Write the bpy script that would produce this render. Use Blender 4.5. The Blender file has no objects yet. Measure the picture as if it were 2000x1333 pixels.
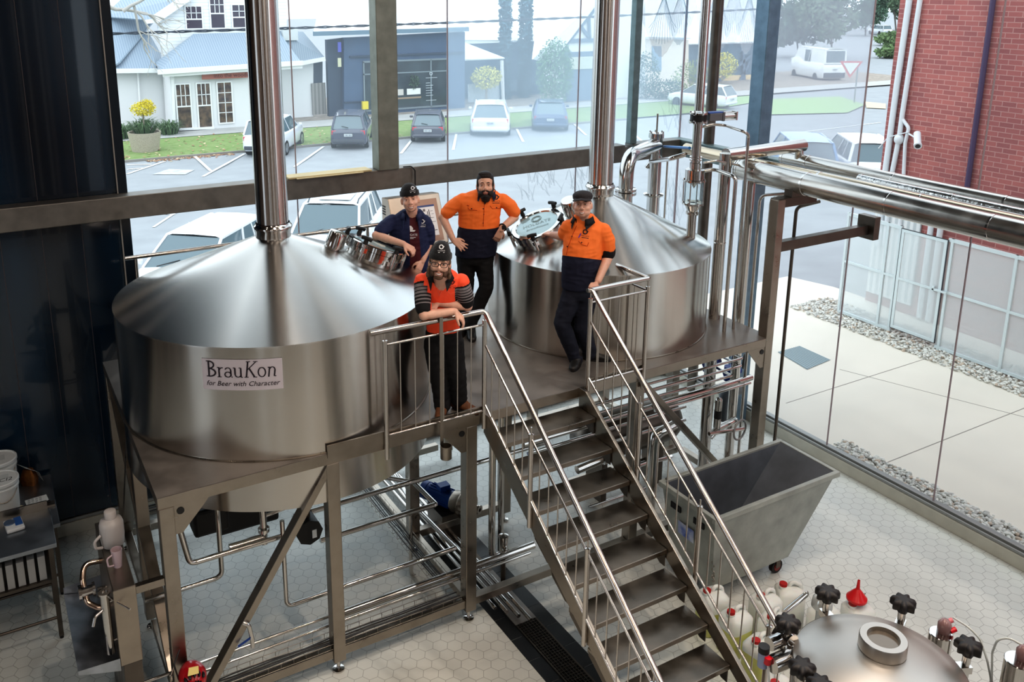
import bpy, bmesh, math, random
from mathutils import Vector as V, Matrix, Quaternion
random.seed(7)
PI = math.pi
scene = bpy.context.scene
COL = scene.collection
# ---------------------------------------------------------------- camera model
FPX, PPX, PPY = 1734.20114, 944.549633, 408.788246
CR = Matrix(((0.86505389, -0.11589228, 0.48810936), (-0.50163715, -0.21237815, 0.83860342), (0.0064761, -0.97029094, -0.24185441)))  # world <- cam (x right, y down, z fwd)
CR = CR.to_quaternion().to_matrix()
EYE = V((-0.87, -6.29, 5.84))
FWD = V((0.488, 0.8386, 0)).normalized()      # horizontal viewing direction
RGT = V((0.8386, -0.488, 0)).normalized()
def ray(u, v):
    return CR @ V(((u - PPX) / FPX, (v - PPY) / FPX, 1.0))
def at(u, v, x=None, y=None, z=None):
    """point of the plane x=, y= or z= that the photograph shows at pixel u, v"""
    r = ray(u, v)
    t = ((x - EYE.x) / r.x) if x is not None else ((y - EYE.y) / r.y) if y is not None else ((z - EYE.z) / r.z)
    return EYE + r * t
def at_d(u, v, P, d=0.0):
    """point on the upright plane through P facing the viewer, moved back by d"""
    r = ray(u, v)
    t = ((V(P) - EYE).dot(FWD) + d) / r.dot(FWD)
    return EYE + r * t
def proj(P):
    q = CR.transposed() @ (V(P) - EYE)
    return (FPX * q.x / q.z + PPX, FPX * q.y / q.z + PPY)
# ---------------------------------------------------------------- mesh builder
def frame_of(d):
    d = V(d).normalized()
    a = V((0, 0, 1)) if abs(d.z) < 0.95 else V((1, 0, 0))
    u = a.cross(d).normalized(); w = d.cross(u)
    return u, w, d
class B:
    def __init__(s):
        s.v = []; s.f = []; s.m = []; s.s = []
    def add(s, vs, fs, m=0, sm=False):
        o = len(s.v); s.v.extend(V(p) for p in vs)
        for f in fs:
            s.f.append(tuple(o + i for i in f)); s.m.append(m); s.s.append(sm)
        return s
    def box(s, lo, hi, m=0):
        x0, y0, z0 = lo; x1, y1, z1 = hi
        return s.add([(x0,y0,z0),(x1,y0,z0),(x1,y1,z0),(x0,y1,z0),(x0,y0,z1),(x1,y0,z1),(x1,y1,z1),(x0,y1,z1)],
                     [(0,3,2,1),(4,5,6,7),(0,1,5,4),(1,2,6,5),(2,3,7,6),(3,0,4,7)], m)
    def obox(s, c, size, rot=None, m=0):
        hx, hy, hz = size[0]/2, size[1]/2, size[2]/2; R = rot or Matrix.Identity(3); c = V(c)
        p = [c + R @ V((sx*hx, sy*hy, sz*hz)) for sx,sy,sz in ((-1,-1,-1),(1,-1,-1),(1,1,-1),(-1,1,-1),(-1,-1,1),(1,-1,1),(1,1,1),(-1,1,1))]
        return s.add(p, [(0,3,2,1),(4,5,6,7),(0,1,5,4),(1,2,6,5),(2,3,7,6),(3,0,4,7)], m)
    def bar(s, p0, p1, w, h, up=(0,0,1), m=0):
        p0, p1 = V(p0), V(p1); d = (p1 - p0); L = d.length; d.normalize()
        u = V(up); side = d.cross(u)
        if side.length < 1e-4: side = d.cross(V((1,0,0)))
        side.normalize(); u = side.cross(d)
        R = Matrix((side, d, u)).transposed()
        return s.obox((p0+p1)/2, (w, L, h), R, m)
    def ring(s, c, u, w, r, n, r2=None):
        r2 = r if r2 is None else r2
        return [V(c) + u*(r*math.cos(2*PI*i/n)) + w*(r2*math.sin(2*PI*i/n)) for i in range(n)]
    def cyl(s, p0, p1, r0, r1=None, n=20, caps=True, m=0, mc=None):
        r1 = r0 if r1 is None else r1; p0, p1 = V(p0), V(p1); u, w, d = frame_of(p1-p0)
        a = s.ring(p0,u,w,r0,n); b = s.ring(p1,u,w,r1,n)
        s.add(a+b, [(i,(i+1)%n,n+(i+1)%n,n+i) for i in range(n)], m, True)
        if caps:
            mc = m if mc is None else mc
            if r0 > 1e-5: s.add(a, [tuple(range(n-1,-1,-1))], mc)
            if r1 > 1e-5: s.add(b, [tuple(range(n))], mc)
        return s
    def lathe(s, prof, o=(0,0,0), axis=(0,0,1), n=32, m=0, sharp=0.6, a0=0, a1=2*PI):
        """profile of (radius, height); corners sharper than `sharp` rad get split so that they stay crisp"""
        u, w, d = frame_of(axis); o = V(o); full = abs(a1-a0-2*PI) < 1e-6
        if abs(V(axis).normalized().z) > .999: u, w, d = V((1,0,0)), V((0,1,0)), V((0,0,1))*(1 if axis[2]>0 else -1)
        k = n if full else n+1
        def rg(r, h): return [o + d*h + u*(r*math.cos(a0+(a1-a0)*i/n)) + w*(r*math.sin(a0+(a1-a0)*i/n)) for i in range(k)]
        runs = [[prof[0]]]
        for i in range(1, len(prof)):
            runs[-1].append(prof[i])
            if i < len(prof)-1:
                d0 = V(prof[i])-V(prof[i-1]); d1 = V(prof[i+1])-V(prof[i])
                if d0.length > 1e-9 and d1.length > 1e-9 and d0.angle(d1) > sharp: runs.append([prof[i]])
        for r in runs:
            vs = []; fs = []
            for (rr, h) in r: vs += rg(max(rr,1e-5), h)
            for j in range(len(r)-1):
                for i in range(n):
                    i2 = (i+1) % k
                    fs.append((j*k+i, j*k+i2, (j+1)*k+i2, (j+1)*k+i))
            s.add(vs, fs, m, True)
        return s
    def tube(s, pts, r, n=10, fil=0.0, caps=True, m=0, rr=None):
        pts = [V(p) for p in pts]
        if fil > 0 and len(pts) > 2:
            q = [pts[0]]
            for i in range(1, len(pts)-1):
                a, b, c = pts[i-1], pts[i], pts[i+1]
                da, dc = (a-b), (c-b); ang = da.angle(dc) if da.length>1e-6 and dc.length>1e-6 else PI
                if ang > 3.05: q.append(b); continue
                t = min(fil/math.tan(ang/2), da.length*.49, dc.length*.49)
                A = b + da.normalized()*t; Cc = b + dc.normalized()*t
                for k in range(7):
                    e = k/6; q.append(A*(1-e)**2 + b*(2*e*(1-e)) + Cc*e*e)
            q.append(pts[-1]); pts = q
        vs = []; fs = []; prev = None; N = len(pts)
        for i, p in enumerate(pts):
            d = (pts[min(i+1,N-1)] - pts[max(i-1,0)])
            if d.length < 1e-9: d = V((0,0,1))
            d.normalize()
            if prev is None: u, w, _ = frame_of(d)
            else:
                u = prev - d*prev.dot(d)
                if u.length < 1e-6: u, w, _ = frame_of(d)
                u.normalize(); w = d.cross(u)
            prev = u; R = rr[i] if rr and len(rr) == N else r
            vs += s.ring(p,u,w,R,n)
        for j in range(N-1):
            for i in range(n): fs.append((j*n+i, j*n+(i+1)%n, (j+1)*n+(i+1)%n, (j+1)*n+i))
        s.add(vs, fs, m, True)
        if caps: s.add(vs[:n], [tuple(range(n-1,-1,-1))], m); s.add(vs[-n:], [tuple(range(n))], m)
        return s
    def sph(s, c, r, n=16, k=10, m=0, rot=None, z0=-1.0, z1=1.0):
        rx, ry, rz = (r,r,r) if isinstance(r,(int,float)) else r; c = V(c); R = rot or Matrix.Identity(3)
        vs = []; fs = []; t0 = math.asin(z0); t1 = math.asin(z1)
        for j in range(k+1):
            t = t0 + (t1-t0)*j/k
            for i in range(n):
                a = 2*PI*i/n; vs.append(c + R @ V((rx*math.cos(t)*math.cos(a), ry*math.cos(t)*math.sin(a), rz*math.sin(t))))
        for j in range(k):
            for i in range(n): fs.append((j*n+i, j*n+(i+1)%n, (j+1)*n+(i+1)%n, (j+1)*n+i))
        return s.add(vs, fs, m, True)
    def torus(s, c, axis, R, r, n=32, k=10, m=0):
        u, w, d = frame_of(axis); c = V(c); vs = []; fs = []
        for i in range(n):
            a = 2*PI*i/n; e = u*math.cos(a) + w*math.sin(a)
            for j in range(k):
                b = 2*PI*j/k; vs.append(c + e*(R + r*math.cos(b)) + d*(r*math.sin(b)))
        for i in range(n):
            for j in range(k): fs.append((i*k+j, ((i+1)%n)*k+j, ((i+1)%n)*k+(j+1)%k, i*k+(j+1)%k))
        return s.add(vs, fs, m, True)
    def prism(s, poly, o, ux, uy, dep, m=0):
        o = V(o); ux, uy, dep = V(ux), V(uy), V(dep); n = len(poly)
        a = [o + ux*p[0] + uy*p[1] for p in poly]; b = [p + dep for p in a]
        ar = sum(poly[i][0]*poly[(i+1)%n][1]-poly[(i+1)%n][0]*poly[i][1] for i in range(n))
        flip = (ux.cross(uy).dot(dep) * ar) < 0
        fs = [tuple(range(n-1,-1,-1)), tuple(range(n,2*n))] + [(i,(i+1)%n,n+(i+1)%n,n+i) for i in range(n)]
        if flip: fs = [tuple(reversed(f)) for f in fs]
        return s.add(a+b, fs, m)
    def quad(s, a, b, c, d, m=0): return s.add([a,b,c,d], [(0,1,2,3)], m)
    def poly(s, pts, m=0): return s.add(pts, [tuple(range(len(pts)))], m)
    def xform(s, M):
        s.v = [M @ p for p in s.v]; return s
    def mesh(s, name, mats, smooth=None):
        me = bpy.data.meshes.new(name); me.from_pydata([tuple(p) for p in s.v], [], s.f)
        for mt in (mats if isinstance(mats,(list,tuple)) else [mats]): me.materials.append(mt)
        me.polygons.foreach_set('material_index', s.m)
        me.polygons.foreach_set('use_smooth', [bool(x) if smooth is None else smooth for x in s.s])
        me.update(); return me
    def build(s, name, mats, parent=None, bevel=0.0, seg=2, smooth=None, **tags):
        o = bpy.data.objects.new(name, s.mesh(name, mats, smooth)); COL.objects.link(o)
        if bevel:
            b = o.modifiers.new('bevel','BEVEL'); b.width = bevel; b.segments = seg; b.limit_method = 'ANGLE'; b.angle_limit = 0.7
        hang(o, parent); 
        if tags: tag(o, **tags)
        return o
def world_of(p):
    M = Matrix.Identity(4)
    while p is not None:
        M = p.matrix_basis.copy() if p.parent is None else p.matrix_parent_inverse @ p.matrix_basis
        if p.parent is None: return M
        return world_of(p.parent) @ M
    return M
def hang(o, parent):
    """parent o, keeping its geometry where its world coordinates put it (unless parent['local'])"""
    if parent is None: return
    o.parent = parent
    if not parent.get('local'): o.matrix_parent_inverse = world_of(parent).inverted()
    else: o['local'] = True
def tag(o, label=None, cat=None, group=None, kind=None):
    if label: o['label'] = label
    if cat: o['category'] = cat
    if group: o['group'] = group
    if kind: o['kind'] = kind
    return o
def thing(name, label, cat, loc=(0,0,0), group=None, local=False, rz=0.0):
    o = bpy.data.objects.new(name, None); COL.objects.link(o); o.location = V(loc); o.rotation_euler = (0,0,rz)
    o.empty_display_size = .1
    if local: o['local'] = True
    return tag(o, label, cat, group)
def struct(b, name, mats, **k):
    o = b.build(name, mats, **k); o['kind'] = 'structure'; return o
def dup(root, loc, rz=None, label=None, group=None, mats=None):
    def cp(o, parent):
        c = o.copy(); COL.objects.link(c)
        if parent is not None: c.parent = parent
        for ch in [x for x in bpy.data.objects if x.parent == o]: cp(ch, c)
        return c
    r = cp(root, None); r.location = V(loc)
    if rz is not None: r.rotation_euler = (0,0,rz)
    if label: r['label'] = label
    if group: r['group'] = group
    return r
def text_polys(body, size=1.0, shear=0.0, spacing=1.0, bold=0.0):
    """letters of the built-in font as flat triangles in the xy plane, centred on x: (verts, faces)"""
    cu = bpy.data.curves.new('lettering','FONT'); cu.body = body; cu.size = size; cu.align_x = 'CENTER'; cu.shear = shear
    cu.space_character = spacing; cu.offset = bold; cu.resolution_u = 3
    ob = bpy.data.objects.new('lettering', cu); COL.objects.link(ob)
    me = bpy.data.meshes.new_from_object(ob.evaluated_get(bpy.context.evaluated_depsgraph_get()))
    vs = [v.co.copy() for v in me.vertices]; fs = [tuple(p.vertices) for p in me.polygons]
    bpy.data.objects.remove(ob); bpy.data.curves.remove(cu); bpy.data.meshes.remove(me)
    return vs, fs
def put_text(b, body, o, ux, uy, size, m=0, **k):
    vs, fs = text_polys(body, size, **k); o, ux, uy = V(o), V(ux), V(uy)
    return b.add([o + ux*p.x + uy*p.y for p in vs], fs, m)
# ---------------------------------------------------------------- materials
def rgb(r, g, b):
    f = lambda c: (c/255/12.92) if c/255 <= .04045 else ((c/255+.055)/1.055)**2.4
    return (f(r), f(g), f(b), 1)
MATS = {}
def mat(name, col=(200,200,200), rough=.5, metal=0.0, noise=0.0, nscale=8.0, nstretch=(1,1,1), bump=0.0, bscale=60.0, spec=None, trans=0.0, alpha=1.0, emit=0.0, aniso=0.0, rnoise=0.0, coat=0.0, sheen=0.0, col2=None, sss=0.0):
    if name in MATS: return MATS[name]
    m = bpy.data.materials.new(name); m.use_nodes = True; nt = m.node_tree; N = nt.nodes; L = nt.links
    p = N['Principled BSDF']; c = rgb(*col)
    p.inputs['Base Color'].default_value = c; p.inputs['Roughness'].default_value = rough; p.inputs['Metallic'].default_value = metal
    if spec is not None: p.inputs['Specular IOR Level'].default_value = spec
    if trans: p.inputs['Transmission Weight'].default_value = trans
    if alpha < 1: p.inputs['Alpha'].default_value = alpha
    if coat: p.inputs['Coat Weight'].default_value = coat
    if sheen: p.inputs['Sheen Weight'].default_value = sheen
    if sss:
        p.inputs['Subsurface Weight'].default_value = sss; p.inputs['Subsurface Radius'].default_value = (.01,.004,.002)
    if emit:
        p.inputs['Emission Color'].default_value = c; p.inputs['Emission Strength'].default_value = emit
    if aniso:
        p.inputs['Anisotropic'].default_value = aniso; p.inputs['Anisotropic Rotation'].default_value = .25
        t = N.new('ShaderNodeTangent'); t.direction_type = 'RADIAL'; t.axis = 'Z'; L.new(t.outputs[0], p.inputs['Tangent'])
    if noise or bump or rnoise or col2:
        tc = N.new('ShaderNodeTexCoord'); mp = N.new('ShaderNodeMapping'); L.new(tc.outputs['Object'], mp.inputs[0]); mp.inputs['Scale'].default_value = nstretch
        nz = N.new('ShaderNodeTexNoise'); nz.inputs['Scale'].default_value = nscale; nz.inputs['Detail'].default_value = 5; L.new(mp.outputs[0], nz.inputs['Vector'])
        if noise or col2:
            mx = N.new('ShaderNodeMix'); mx.data_type = 'RGBA'
            c2 = rgb(*col2) if col2 else tuple(min(1,x*(1+noise)) for x in c[:3]) + (1,)
            c1 = c if col2 else tuple(x*(1-noise) for x in c[:3]) + (1,)
            mr = N.new('ShaderNodeMapRange'); mr.inputs[1].default_value = .3; mr.inputs[2].default_value = .7; L.new(nz.outputs[0], mr.inputs[0])
            L.new(mr.outputs[0], mx.inputs[0]); mx.inputs[6].default_value = c1; mx.inputs[7].default_value = c2; L.new(mx.outputs[2], p.inputs['Base Color'])
        if rnoise:
            mr2 = N.new('ShaderNodeMapRange'); mr2.inputs[1].default_value = .3; mr2.inputs[2].default_value = .7; mr2.inputs[3].default_value = max(.02,rough-rnoise); mr2.inputs[4].default_value = rough+rnoise
            L.new(nz.outputs[0], mr2.inputs[0]); L.new(mr2.outputs[0], p.inputs['Roughness'])
        if bump:
            nb = N.new('ShaderNodeTexNoise'); nb.inputs['Scale'].default_value = bscale; nb.inputs['Detail'].default_value = 3; L.new(mp.outputs[0], nb.inputs['Vector'])
            bm = N.new('ShaderNodeBump'); bm.inputs['Strength'].default_value = bump; bm.inputs['Distance'].default_value = .01; L.new(nb.outputs[0], bm.inputs['Height']); L.new(bm.outputs[0], p.inputs['Normal'])
    MATS[name] = m; return m
def glass_mat(name, tint=(.93,.97,.97), haze=0.0, refl=1.0, hcol=(.82,.92,.98), hscale=.35):
    """thin pane: clear, a Fresnel reflection and, where the photograph's pane is fogged, a milky film"""
    if name in MATS: return MATS[name]
    m = bpy.data.materials.new(name); m.use_nodes = True; nt = m.node_tree; N = nt.nodes; L = nt.links; N.clear()
    out = N.new('ShaderNodeOutputMaterial'); tr = N.new('ShaderNodeBsdfTransparent'); tr.inputs[0].default_value = (*tint,1)
    gl = N.new('ShaderNodeBsdfGlossy'); gl.inputs['Roughness'].default_value = .02
    fr = N.new('ShaderNodeLayerWeight'); fr.inputs[0].default_value = .12
    ml = N.new('ShaderNodeMath'); ml.operation = 'MULTIPLY'; L.new(fr.outputs['Fresnel'], ml.inputs[0]); ml.inputs[1].default_value = refl
    mx = N.new('ShaderNodeMixShader'); L.new(ml.outputs[0], mx.inputs[0]); L.new(tr.outputs[0], mx.inputs[1]); L.new(gl.outputs[0], mx.inputs[2])
    last = mx
    if haze:
        tl = N.new('ShaderNodeBsdfTranslucent'); tl.inputs[0].default_value = (*hcol,1)
        tc = N.new('ShaderNodeTexCoord'); nz = N.new('ShaderNodeTexNoise'); nz.inputs['Scale'].default_value = hscale; nz.inputs['Detail'].default_value = 3; L.new(tc.outputs['Object'], nz.inputs['Vector'])
        mr = N.new('ShaderNodeMapRange'); mr.inputs[1].default_value = .3; mr.inputs[2].default_value = .7; mr.inputs[3].default_value = haze*.8; mr.inputs[4].default_value = min(1,haze*1.2); L.new(nz.outputs[0], mr.inputs[0])
        m2 = N.new('ShaderNodeMixShader'); L.new(mr.outputs[0], m2.inputs[0]); L.new(mx.outputs[0], m2.inputs[1]); L.new(tl.outputs[0], m2.inputs[2]); last = m2
    L.new(last.outputs[0], out.inputs[0]); MATS[name] = m; return m
STEEL = mat('frame_steel', (158,150,140), .33, 1.0, noise=.10, nscale=6, rnoise=.08)
STEELD = mat('frame_steel_dark', (108,101,94), .38, 1.0, noise=.12, nscale=6, rnoise=.08)
TANK = mat('brushed_tank_steel', (198,194,188), .2, 1.0, aniso=.88, noise=.04, nscale=2)
CHROME = mat('polished_pipe', (205,202,198), .13, 1.0, rnoise=.04)
CLAD = mat('pipe_cladding', (196,192,186), .22, 1.0, noise=.06, nscale=5, rnoise=.05)
DECK = mat('deck_plate', (146,140,134), .42, .6, noise=.15, nscale=4, bump=.06, bscale=90, rnoise=.12)
BLACK = mat('black_plastic', (22,22,23), .45)
RUBBER = mat('black_rubber', (28,27,27), .7)
WHITEP = mat('white_plastic', (225,228,228), .4)
# ================================================================ ROOM
def hex_floor():
    m = bpy.data.materials.new('hexagon_floor_tiles'); m.use_nodes = True; nt = m.node_tree; N = nt.nodes; L = nt.links
    p = N['Principled BSDF']; tc = N.new('ShaderNodeTexCoord'); sp = N.new('ShaderNodeSeparateXYZ'); L.new(tc.outputs['Object'], sp.inputs[0])
    def mth(op, a, b=None):
        n = N.new('ShaderNodeMath'); n.operation = op
        for i, x in enumerate((a, b)):
            if x is None: continue
            if isinstance(x,(int,float)): n.inputs[i].default_value = x
            else: L.new(x, n.inputs[i])
        return n.outputs[0]
    S = .132
    px = mth('DIVIDE', sp.outputs[1], S); py = mth('DIVIDE', sp.outputs[0], S)
    def cell(ox, oy):
        ax = mth('SUBTRACT', mth('FLOORED_MODULO', mth('SUBTRACT', px, ox), 1.0), .5)
        ay = mth('SUBTRACT', mth('FLOORED_MODULO', mth('SUBTRACT', py, oy), 1.7320508), .8660254)
        return mth('ABSOLUTE', ax), mth('ABSOLUTE', ay), mth('ADD', mth('MULTIPLY', ax, ax), mth('MULTIPLY', ay, ay))
    a = cell(0,0); b = cell(.5,.8660254)
    def dist(c): return mth('MAXIMUM', c[0], mth('ADD', mth('MULTIPLY', c[0], .5), mth('MULTIPLY', c[1], .8660254)))
    d = mth('MINIMUM', dist(a), dist(b))
    mr = N.new('ShaderNodeMapRange'); mr.inputs[1].default_value = .475; mr.inputs[2].default_value = .493; L.new(d, mr.inputs[0])
    nz = N.new('ShaderNodeTexNoise'); nz.inputs['Scale'].default_value = 1.3; nz.inputs['Detail'].default_value = 6; L.new(tc.outputs['Object'], nz.inputs['Vector'])
    mx = N.new('ShaderNodeMix'); mx.data_type = 'RGBA'; L.new(nz.outputs[0], mx.inputs[0]); mx.inputs[6].default_value = rgb(192,195,190); mx.inputs[7].default_value = rgb(222,224,218)
    m2 = N.new('ShaderNodeMix'); m2.data_type = 'RGBA'; L.new(mr.outputs[0], m2.inputs[0]); L.new(mx.outputs[2], m2.inputs[6]); m2.inputs[7].default_value = rgb(156,157,153)
    L.new(m2.outputs[2], p.inputs['Base Color'])
    r2 = N.new('ShaderNodeMapRange'); r2.inputs[3].default_value = .28; r2.inputs[4].default_value = .5; L.new(nz.outputs[0], r2.inputs[0]); L.new(r2.outputs[0], p.inputs['Roughness'])
    bm = N.new('ShaderNodeBump'); bm.inputs['Strength'].default_value = .25; bm.inputs['Distance'].default_value = .004; bm.invert = True; L.new(mr.outputs[0], bm.inputs['Height']); L.new(bm.outputs[0], p.inputs['Normal'])
    return m
PY, PX_ = 3.45, 8.12          # glass planes
ZC = 9.2
struct(B().box((-7,-10,-.12),(8.05,3.4,0)), 'floor', hex_floor())
def reflection_bands(name, axis, seed):  # light and dark bands added to unseen walls to streak the tanks' reflections
    m = bpy.data.materials.new(name); m.use_nodes = True; N = m.node_tree.nodes; L = m.node_tree.links; p = N['Principled BSDF']; p.inputs['Roughness'].default_value = .7
    tc = N.new('ShaderNodeTexCoord'); sp = N.new('ShaderNodeSeparateXYZ'); L.new(tc.outputs['Object'], sp.inputs[0]); ad = N.new('ShaderNodeMath'); ad.operation = 'ADD'; L.new(sp.outputs[axis], ad.inputs[0]); ad.inputs[1].default_value = seed
    nz = N.new('ShaderNodeTexNoise'); nz.noise_dimensions = '1D'; L.new(ad.outputs[0], nz.inputs['W']); nz.inputs['Scale'].default_value = 1.1; nz.inputs['Detail'].default_value = 3
    cr = N.new('ShaderNodeValToRGB'); L.new(nz.outputs[0], cr.inputs[0]); cr.color_ramp.interpolation = 'CONSTANT'; e = cr.color_ramp.elements
    e[0].position = 0; e[0].color = rgb(24,20,18); e[1].position = .40; e[1].color = rgb(120,84,62)
    for pos, c in ((.45,(34,28,26)),(.5,(176,160,150)),(.535,(60,48,42)),(.58,(222,214,206)),(.615,(90,66,52)),(.66,(30,28,28))): x = e.new(pos); x.color = rgb(*c)
    L.new(cr.outputs[0], p.inputs['Base Color']); return m
WALLM = reflection_bands('reflection_bands_back', 0, 3.7)
struct(B().box((-7,-10,ZC),(8.3,3.6,ZC+.2)), 'ceiling', mat('ceiling_panel', (78,72,66), .8))
b = B(); xs = [-7,-5.2,-4.4,-2.6,-2.2,1.45,1.8,4.3,4.5,6.1,6.6,8.3]      # unseen wall, open slots added for bright streaks on the tanks
for i in range(0, len(xs), 2): b.box((xs[i],-10.2,0),(xs[i+1],-10,ZC))
for i in range(1, len(xs)-1, 2): b.box((xs[i],-10.2,6.5),(xs[i+1],-10,ZC)); b.box((xs[i],-10.2,0),(xs[i+1],-10,.4))
struct(b, 'wall_back', WALLM)
struct(B().box((-7.2,-10,0),(-7,-3.2,ZC)).box((-7.2,-1.0,0),(-7,3.6,ZC)).box((-7.2,-3.2,6),(-7,-1,ZC)).box((-7.2,-3.2,0),(-7,-1,.5)), 'wall_left', reflection_bands('reflection_bands_left', 1, 11.3))
# dark cladding at the left of the glass wall
DARK = mat('dark_glossy_cladding', (6,16,28), .16, noise=.7, nscale=.9, nstretch=(1.4,1,.22), col2=(18,48,70), rnoise=.06, coat=.5)  # bluer second tone paints in the panels' teal reflections
DARKS = mat('dark_cladding_joint', (74,66,68), .5)
b = B()
x = .355
while x > -6.9:
    b.box((x-.366,PY-.06,.2),(x,PY+.04,ZC)); b.box((x-.372,PY-.062,.2),(x-.366,PY+.0,ZC), 1); x -= .372
struct(b, 'wall_front', [DARK, DARKS])
b = B().box((.355,PY-.11,.2),(.365,PY+.05,ZC)).box((.365,PY-.10,.2),(.455,PY+.05,ZC), 1)
struct(b, 'trim_1', [mat('pale_edge_strip', (170,165,158), .4), mat('dark_edge_fin', (12,26,38), .3)])
# sills and baseboards
SILLM = mat('sill_limestone', (190,188,176), .5, noise=.08, nscale=5)
ALU = mat('anodised_sill', (150,152,150), .5, .4)
b = B().box((-7,3.36,0),(8.02,3.47,.15)).box((-7,3.375,.15),(8.02,3.40,.185),1).box((-7,3.42,.15),(8.02,3.50,.2),1)
struct(b, 'baseboard_front', [SILLM, ALU], bevel=.006)
b = B().box((8.02,-10,0),(8.16,3.47,.15)).box((8.035,-10,.15),(8.06,3.4,.185),1).box((8.09,-10,.15),(8.17,3.47,.2),1)
struct(b, 'baseboard_right', [SILLM, ALU], bevel=.006)
b = B().box((8.17,-10,-.05),(8.42,3.7,.03)).box((-7,3.5,-.05),(8.42,3.78,.03))
struct(b, 'trim_2', mat('blue_grey_flashing', (104,134,160), .7), bevel=.01)
# panes: x of the joints in the front wall, y of those in the right wall
GL0 = glass_mat('pane_clear', haze=.03); GL1 = glass_mat('pane_light_haze', haze=.10); GL2 = glass_mat('pane_fogged', haze=.40, hcol=(.70,.85,.96), hscale=.5); GL3 = glass_mat('pane_misty', haze=.46, hcol=(.70,.85,.96), hscale=.6)
fx = [.455, 2.30, 4.27, 6.26, 8.12]; k = 1
JM = mat('silicone_joint', (158,142,144), .5)
zmid = 3.62
for i in range(4):
    for (z0, z1, g) in ((.2, zmid, (GL0, GL0, GL1, GL1)[i]), (zmid, ZC, (GL0, GL1, GL2, GL2)[i])):
        b = B().quad((fx[i]+.006,PY,z0),(fx[i+1]-.006,PY,z0),(fx[i+1]-.006,PY,z1),(fx[i]+.006,PY,z1))
        o = struct(b, 'window_%d' % k, g); o['label'] = 'frameless glass pane of the front window wall'; k += 1
ry = [3.45, 1.86, .39, -1.08, -2.55, -4.02, -5.5]
for i in range(6):
    for (z0, z1, g) in ((.2, zmid, (GL1, GL1, GL0, GL0, GL0, GL0)[i]), (zmid, ZC, (GL2, GL3, GL0, GL0, GL0, GL0)[i])):
        b = B().quad((PX_,ry[i]-.006,z0),(PX_,ry[i+1]+.006,z0),(PX_,ry[i+1]+.006,z1),(PX_,ry[i]-.006,z1))
        o = struct(b, 'window_%d' % k, g); o['label'] = 'frameless glass pane of the right window wall'; k += 1
b = B()
for x in fx[1:4]: b.box((x-.005,PY-.01,.2),(x+.005,PY+.01,ZC))
for y in ry[1:]: b.box((PX_-.01,y-.005,.2),(PX_+.01,y+.005,ZC))
b.box((PX_-.012,PY-.012,.2),(PX_+.012,PY+.012,ZC))
struct(b, 'trim_3', JM)
# galvanised steel: beams along both window walls, the columns that stand on them and the corner column
GALV = mat('galvanised_beam', (126,122,116), .48, .75, noise=.16, nscale=9, rnoise=.08)
GALV2 = mat('galvanised_beam_top', (150,160,146), .5, .5, noise=.12, nscale=9)
b = B().box((-6.9,3.18,3.51),(6.9,3.38,3.75)).box((7.05,3.18,3.51),(7.9,3.38,3.75))
b.box((6.9,3.22,3.55),(7.05,3.34,3.71))
struct(b, 'trim_4', GALV, bevel=.008)
GALVG = mat('galvanised_beam_green', (118,134,134), .45, .6, noise=.15, nscale=9)
b = B().box((7.9,-10,3.51),(8.06,3.38,3.75)); struct(b, 'trim_5', GALVG, bevel=.008)
b = B().box((3.2,3.14,3.75),(3.46,3.34,ZC)); struct(b, 'trim_6', mat('galvanised_column', (132,134,124), .45, .6, noise=.16, nscale=7), bevel=.008)
b = B().box((7.0,3.2,3.75),(7.11,3.31,ZC)); struct(b, 'trim_7', GALVG, bevel=.008)
b = B().box((7.78,1.62,0),(7.98,1.84,ZC)); b.bar((7.88,1.73,5.75),(7.88,.6,7.0),.16,.16); struct(b, 'trim_8', mat('galvanised_column_blue', (112,134,150), .42, .6, noise=.15, nscale=8), bevel=.01)
# round post near the glass corner
pA = at(1391,180,y=2.75); b = B().cyl((pA.x,2.75,0),(pA.x,2.75,ZC-.01),.075,n=20); struct(b, 'trim_9', STEELD)
# floor drain of black tiles, steel tray and grating
t = thing('floor_drain', 'long floor drain with steel grating between black tiles under the stairs', 'drain', (3.13,-2,0))
BT = mat('black_floor_tile', (24,25,27), .35, noise=.2, nscale=4)
for (xa, xb) in ((2.88,3.02),(3.25,3.40)):
    b = B(); y = -7.0
    while y < 1.9: b.box((xa,y,-.02),(xb,y+.295,.004)); y += .3
    b.build('tile_border', BT, t)
b = B().box((3.0,-7,-.03),(3.27,2.0,.002)); b.build('channel', mat('drain_shadow', (12,11,11), .6), t)
b = B()
b.box((3.02,-7,0),(3.035,-.26,.012)); b.box((3.235,-7,0),(3.25,-.26,.012)); b.box((3.02,.55,0),(3.25,1.9,.008))
y = -3.2
while y < -.26: b.box((3.02,y,.002),(3.25,y+.006,.01)); y += .032
x = 3.05
while x < 3.23: b.box((x,-7,.002),(x+.006,-.26,.01)); x += .03
b.box((3.02,-1.35,0),(3.25,-1.32,.013))
b.build('grate', mat('grate_steel', (96,88,80), .4, 1.0), t)
b = B().box((3.02,-.26,0),(3.25,.55,.012)); b.build('cover_plate', DECK, t)
# timber offcut lying on the beam
pt = thing('timber_board', 'pale timber offcut lying on the beam beside the column', 'timber board', (2.55,3.28,3.76))
W = mat('raw_pine', (214,196,150), .6, noise=.18, nscale=3, nstretch=(1,12,12))
b = B().box((2.12,3.16,3.752),(3.12,3.36,3.772)).box((2.2,3.12,3.752),(3.0,3.17,3.762)); b.build('plank', W, pt, bevel=.003)
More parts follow.
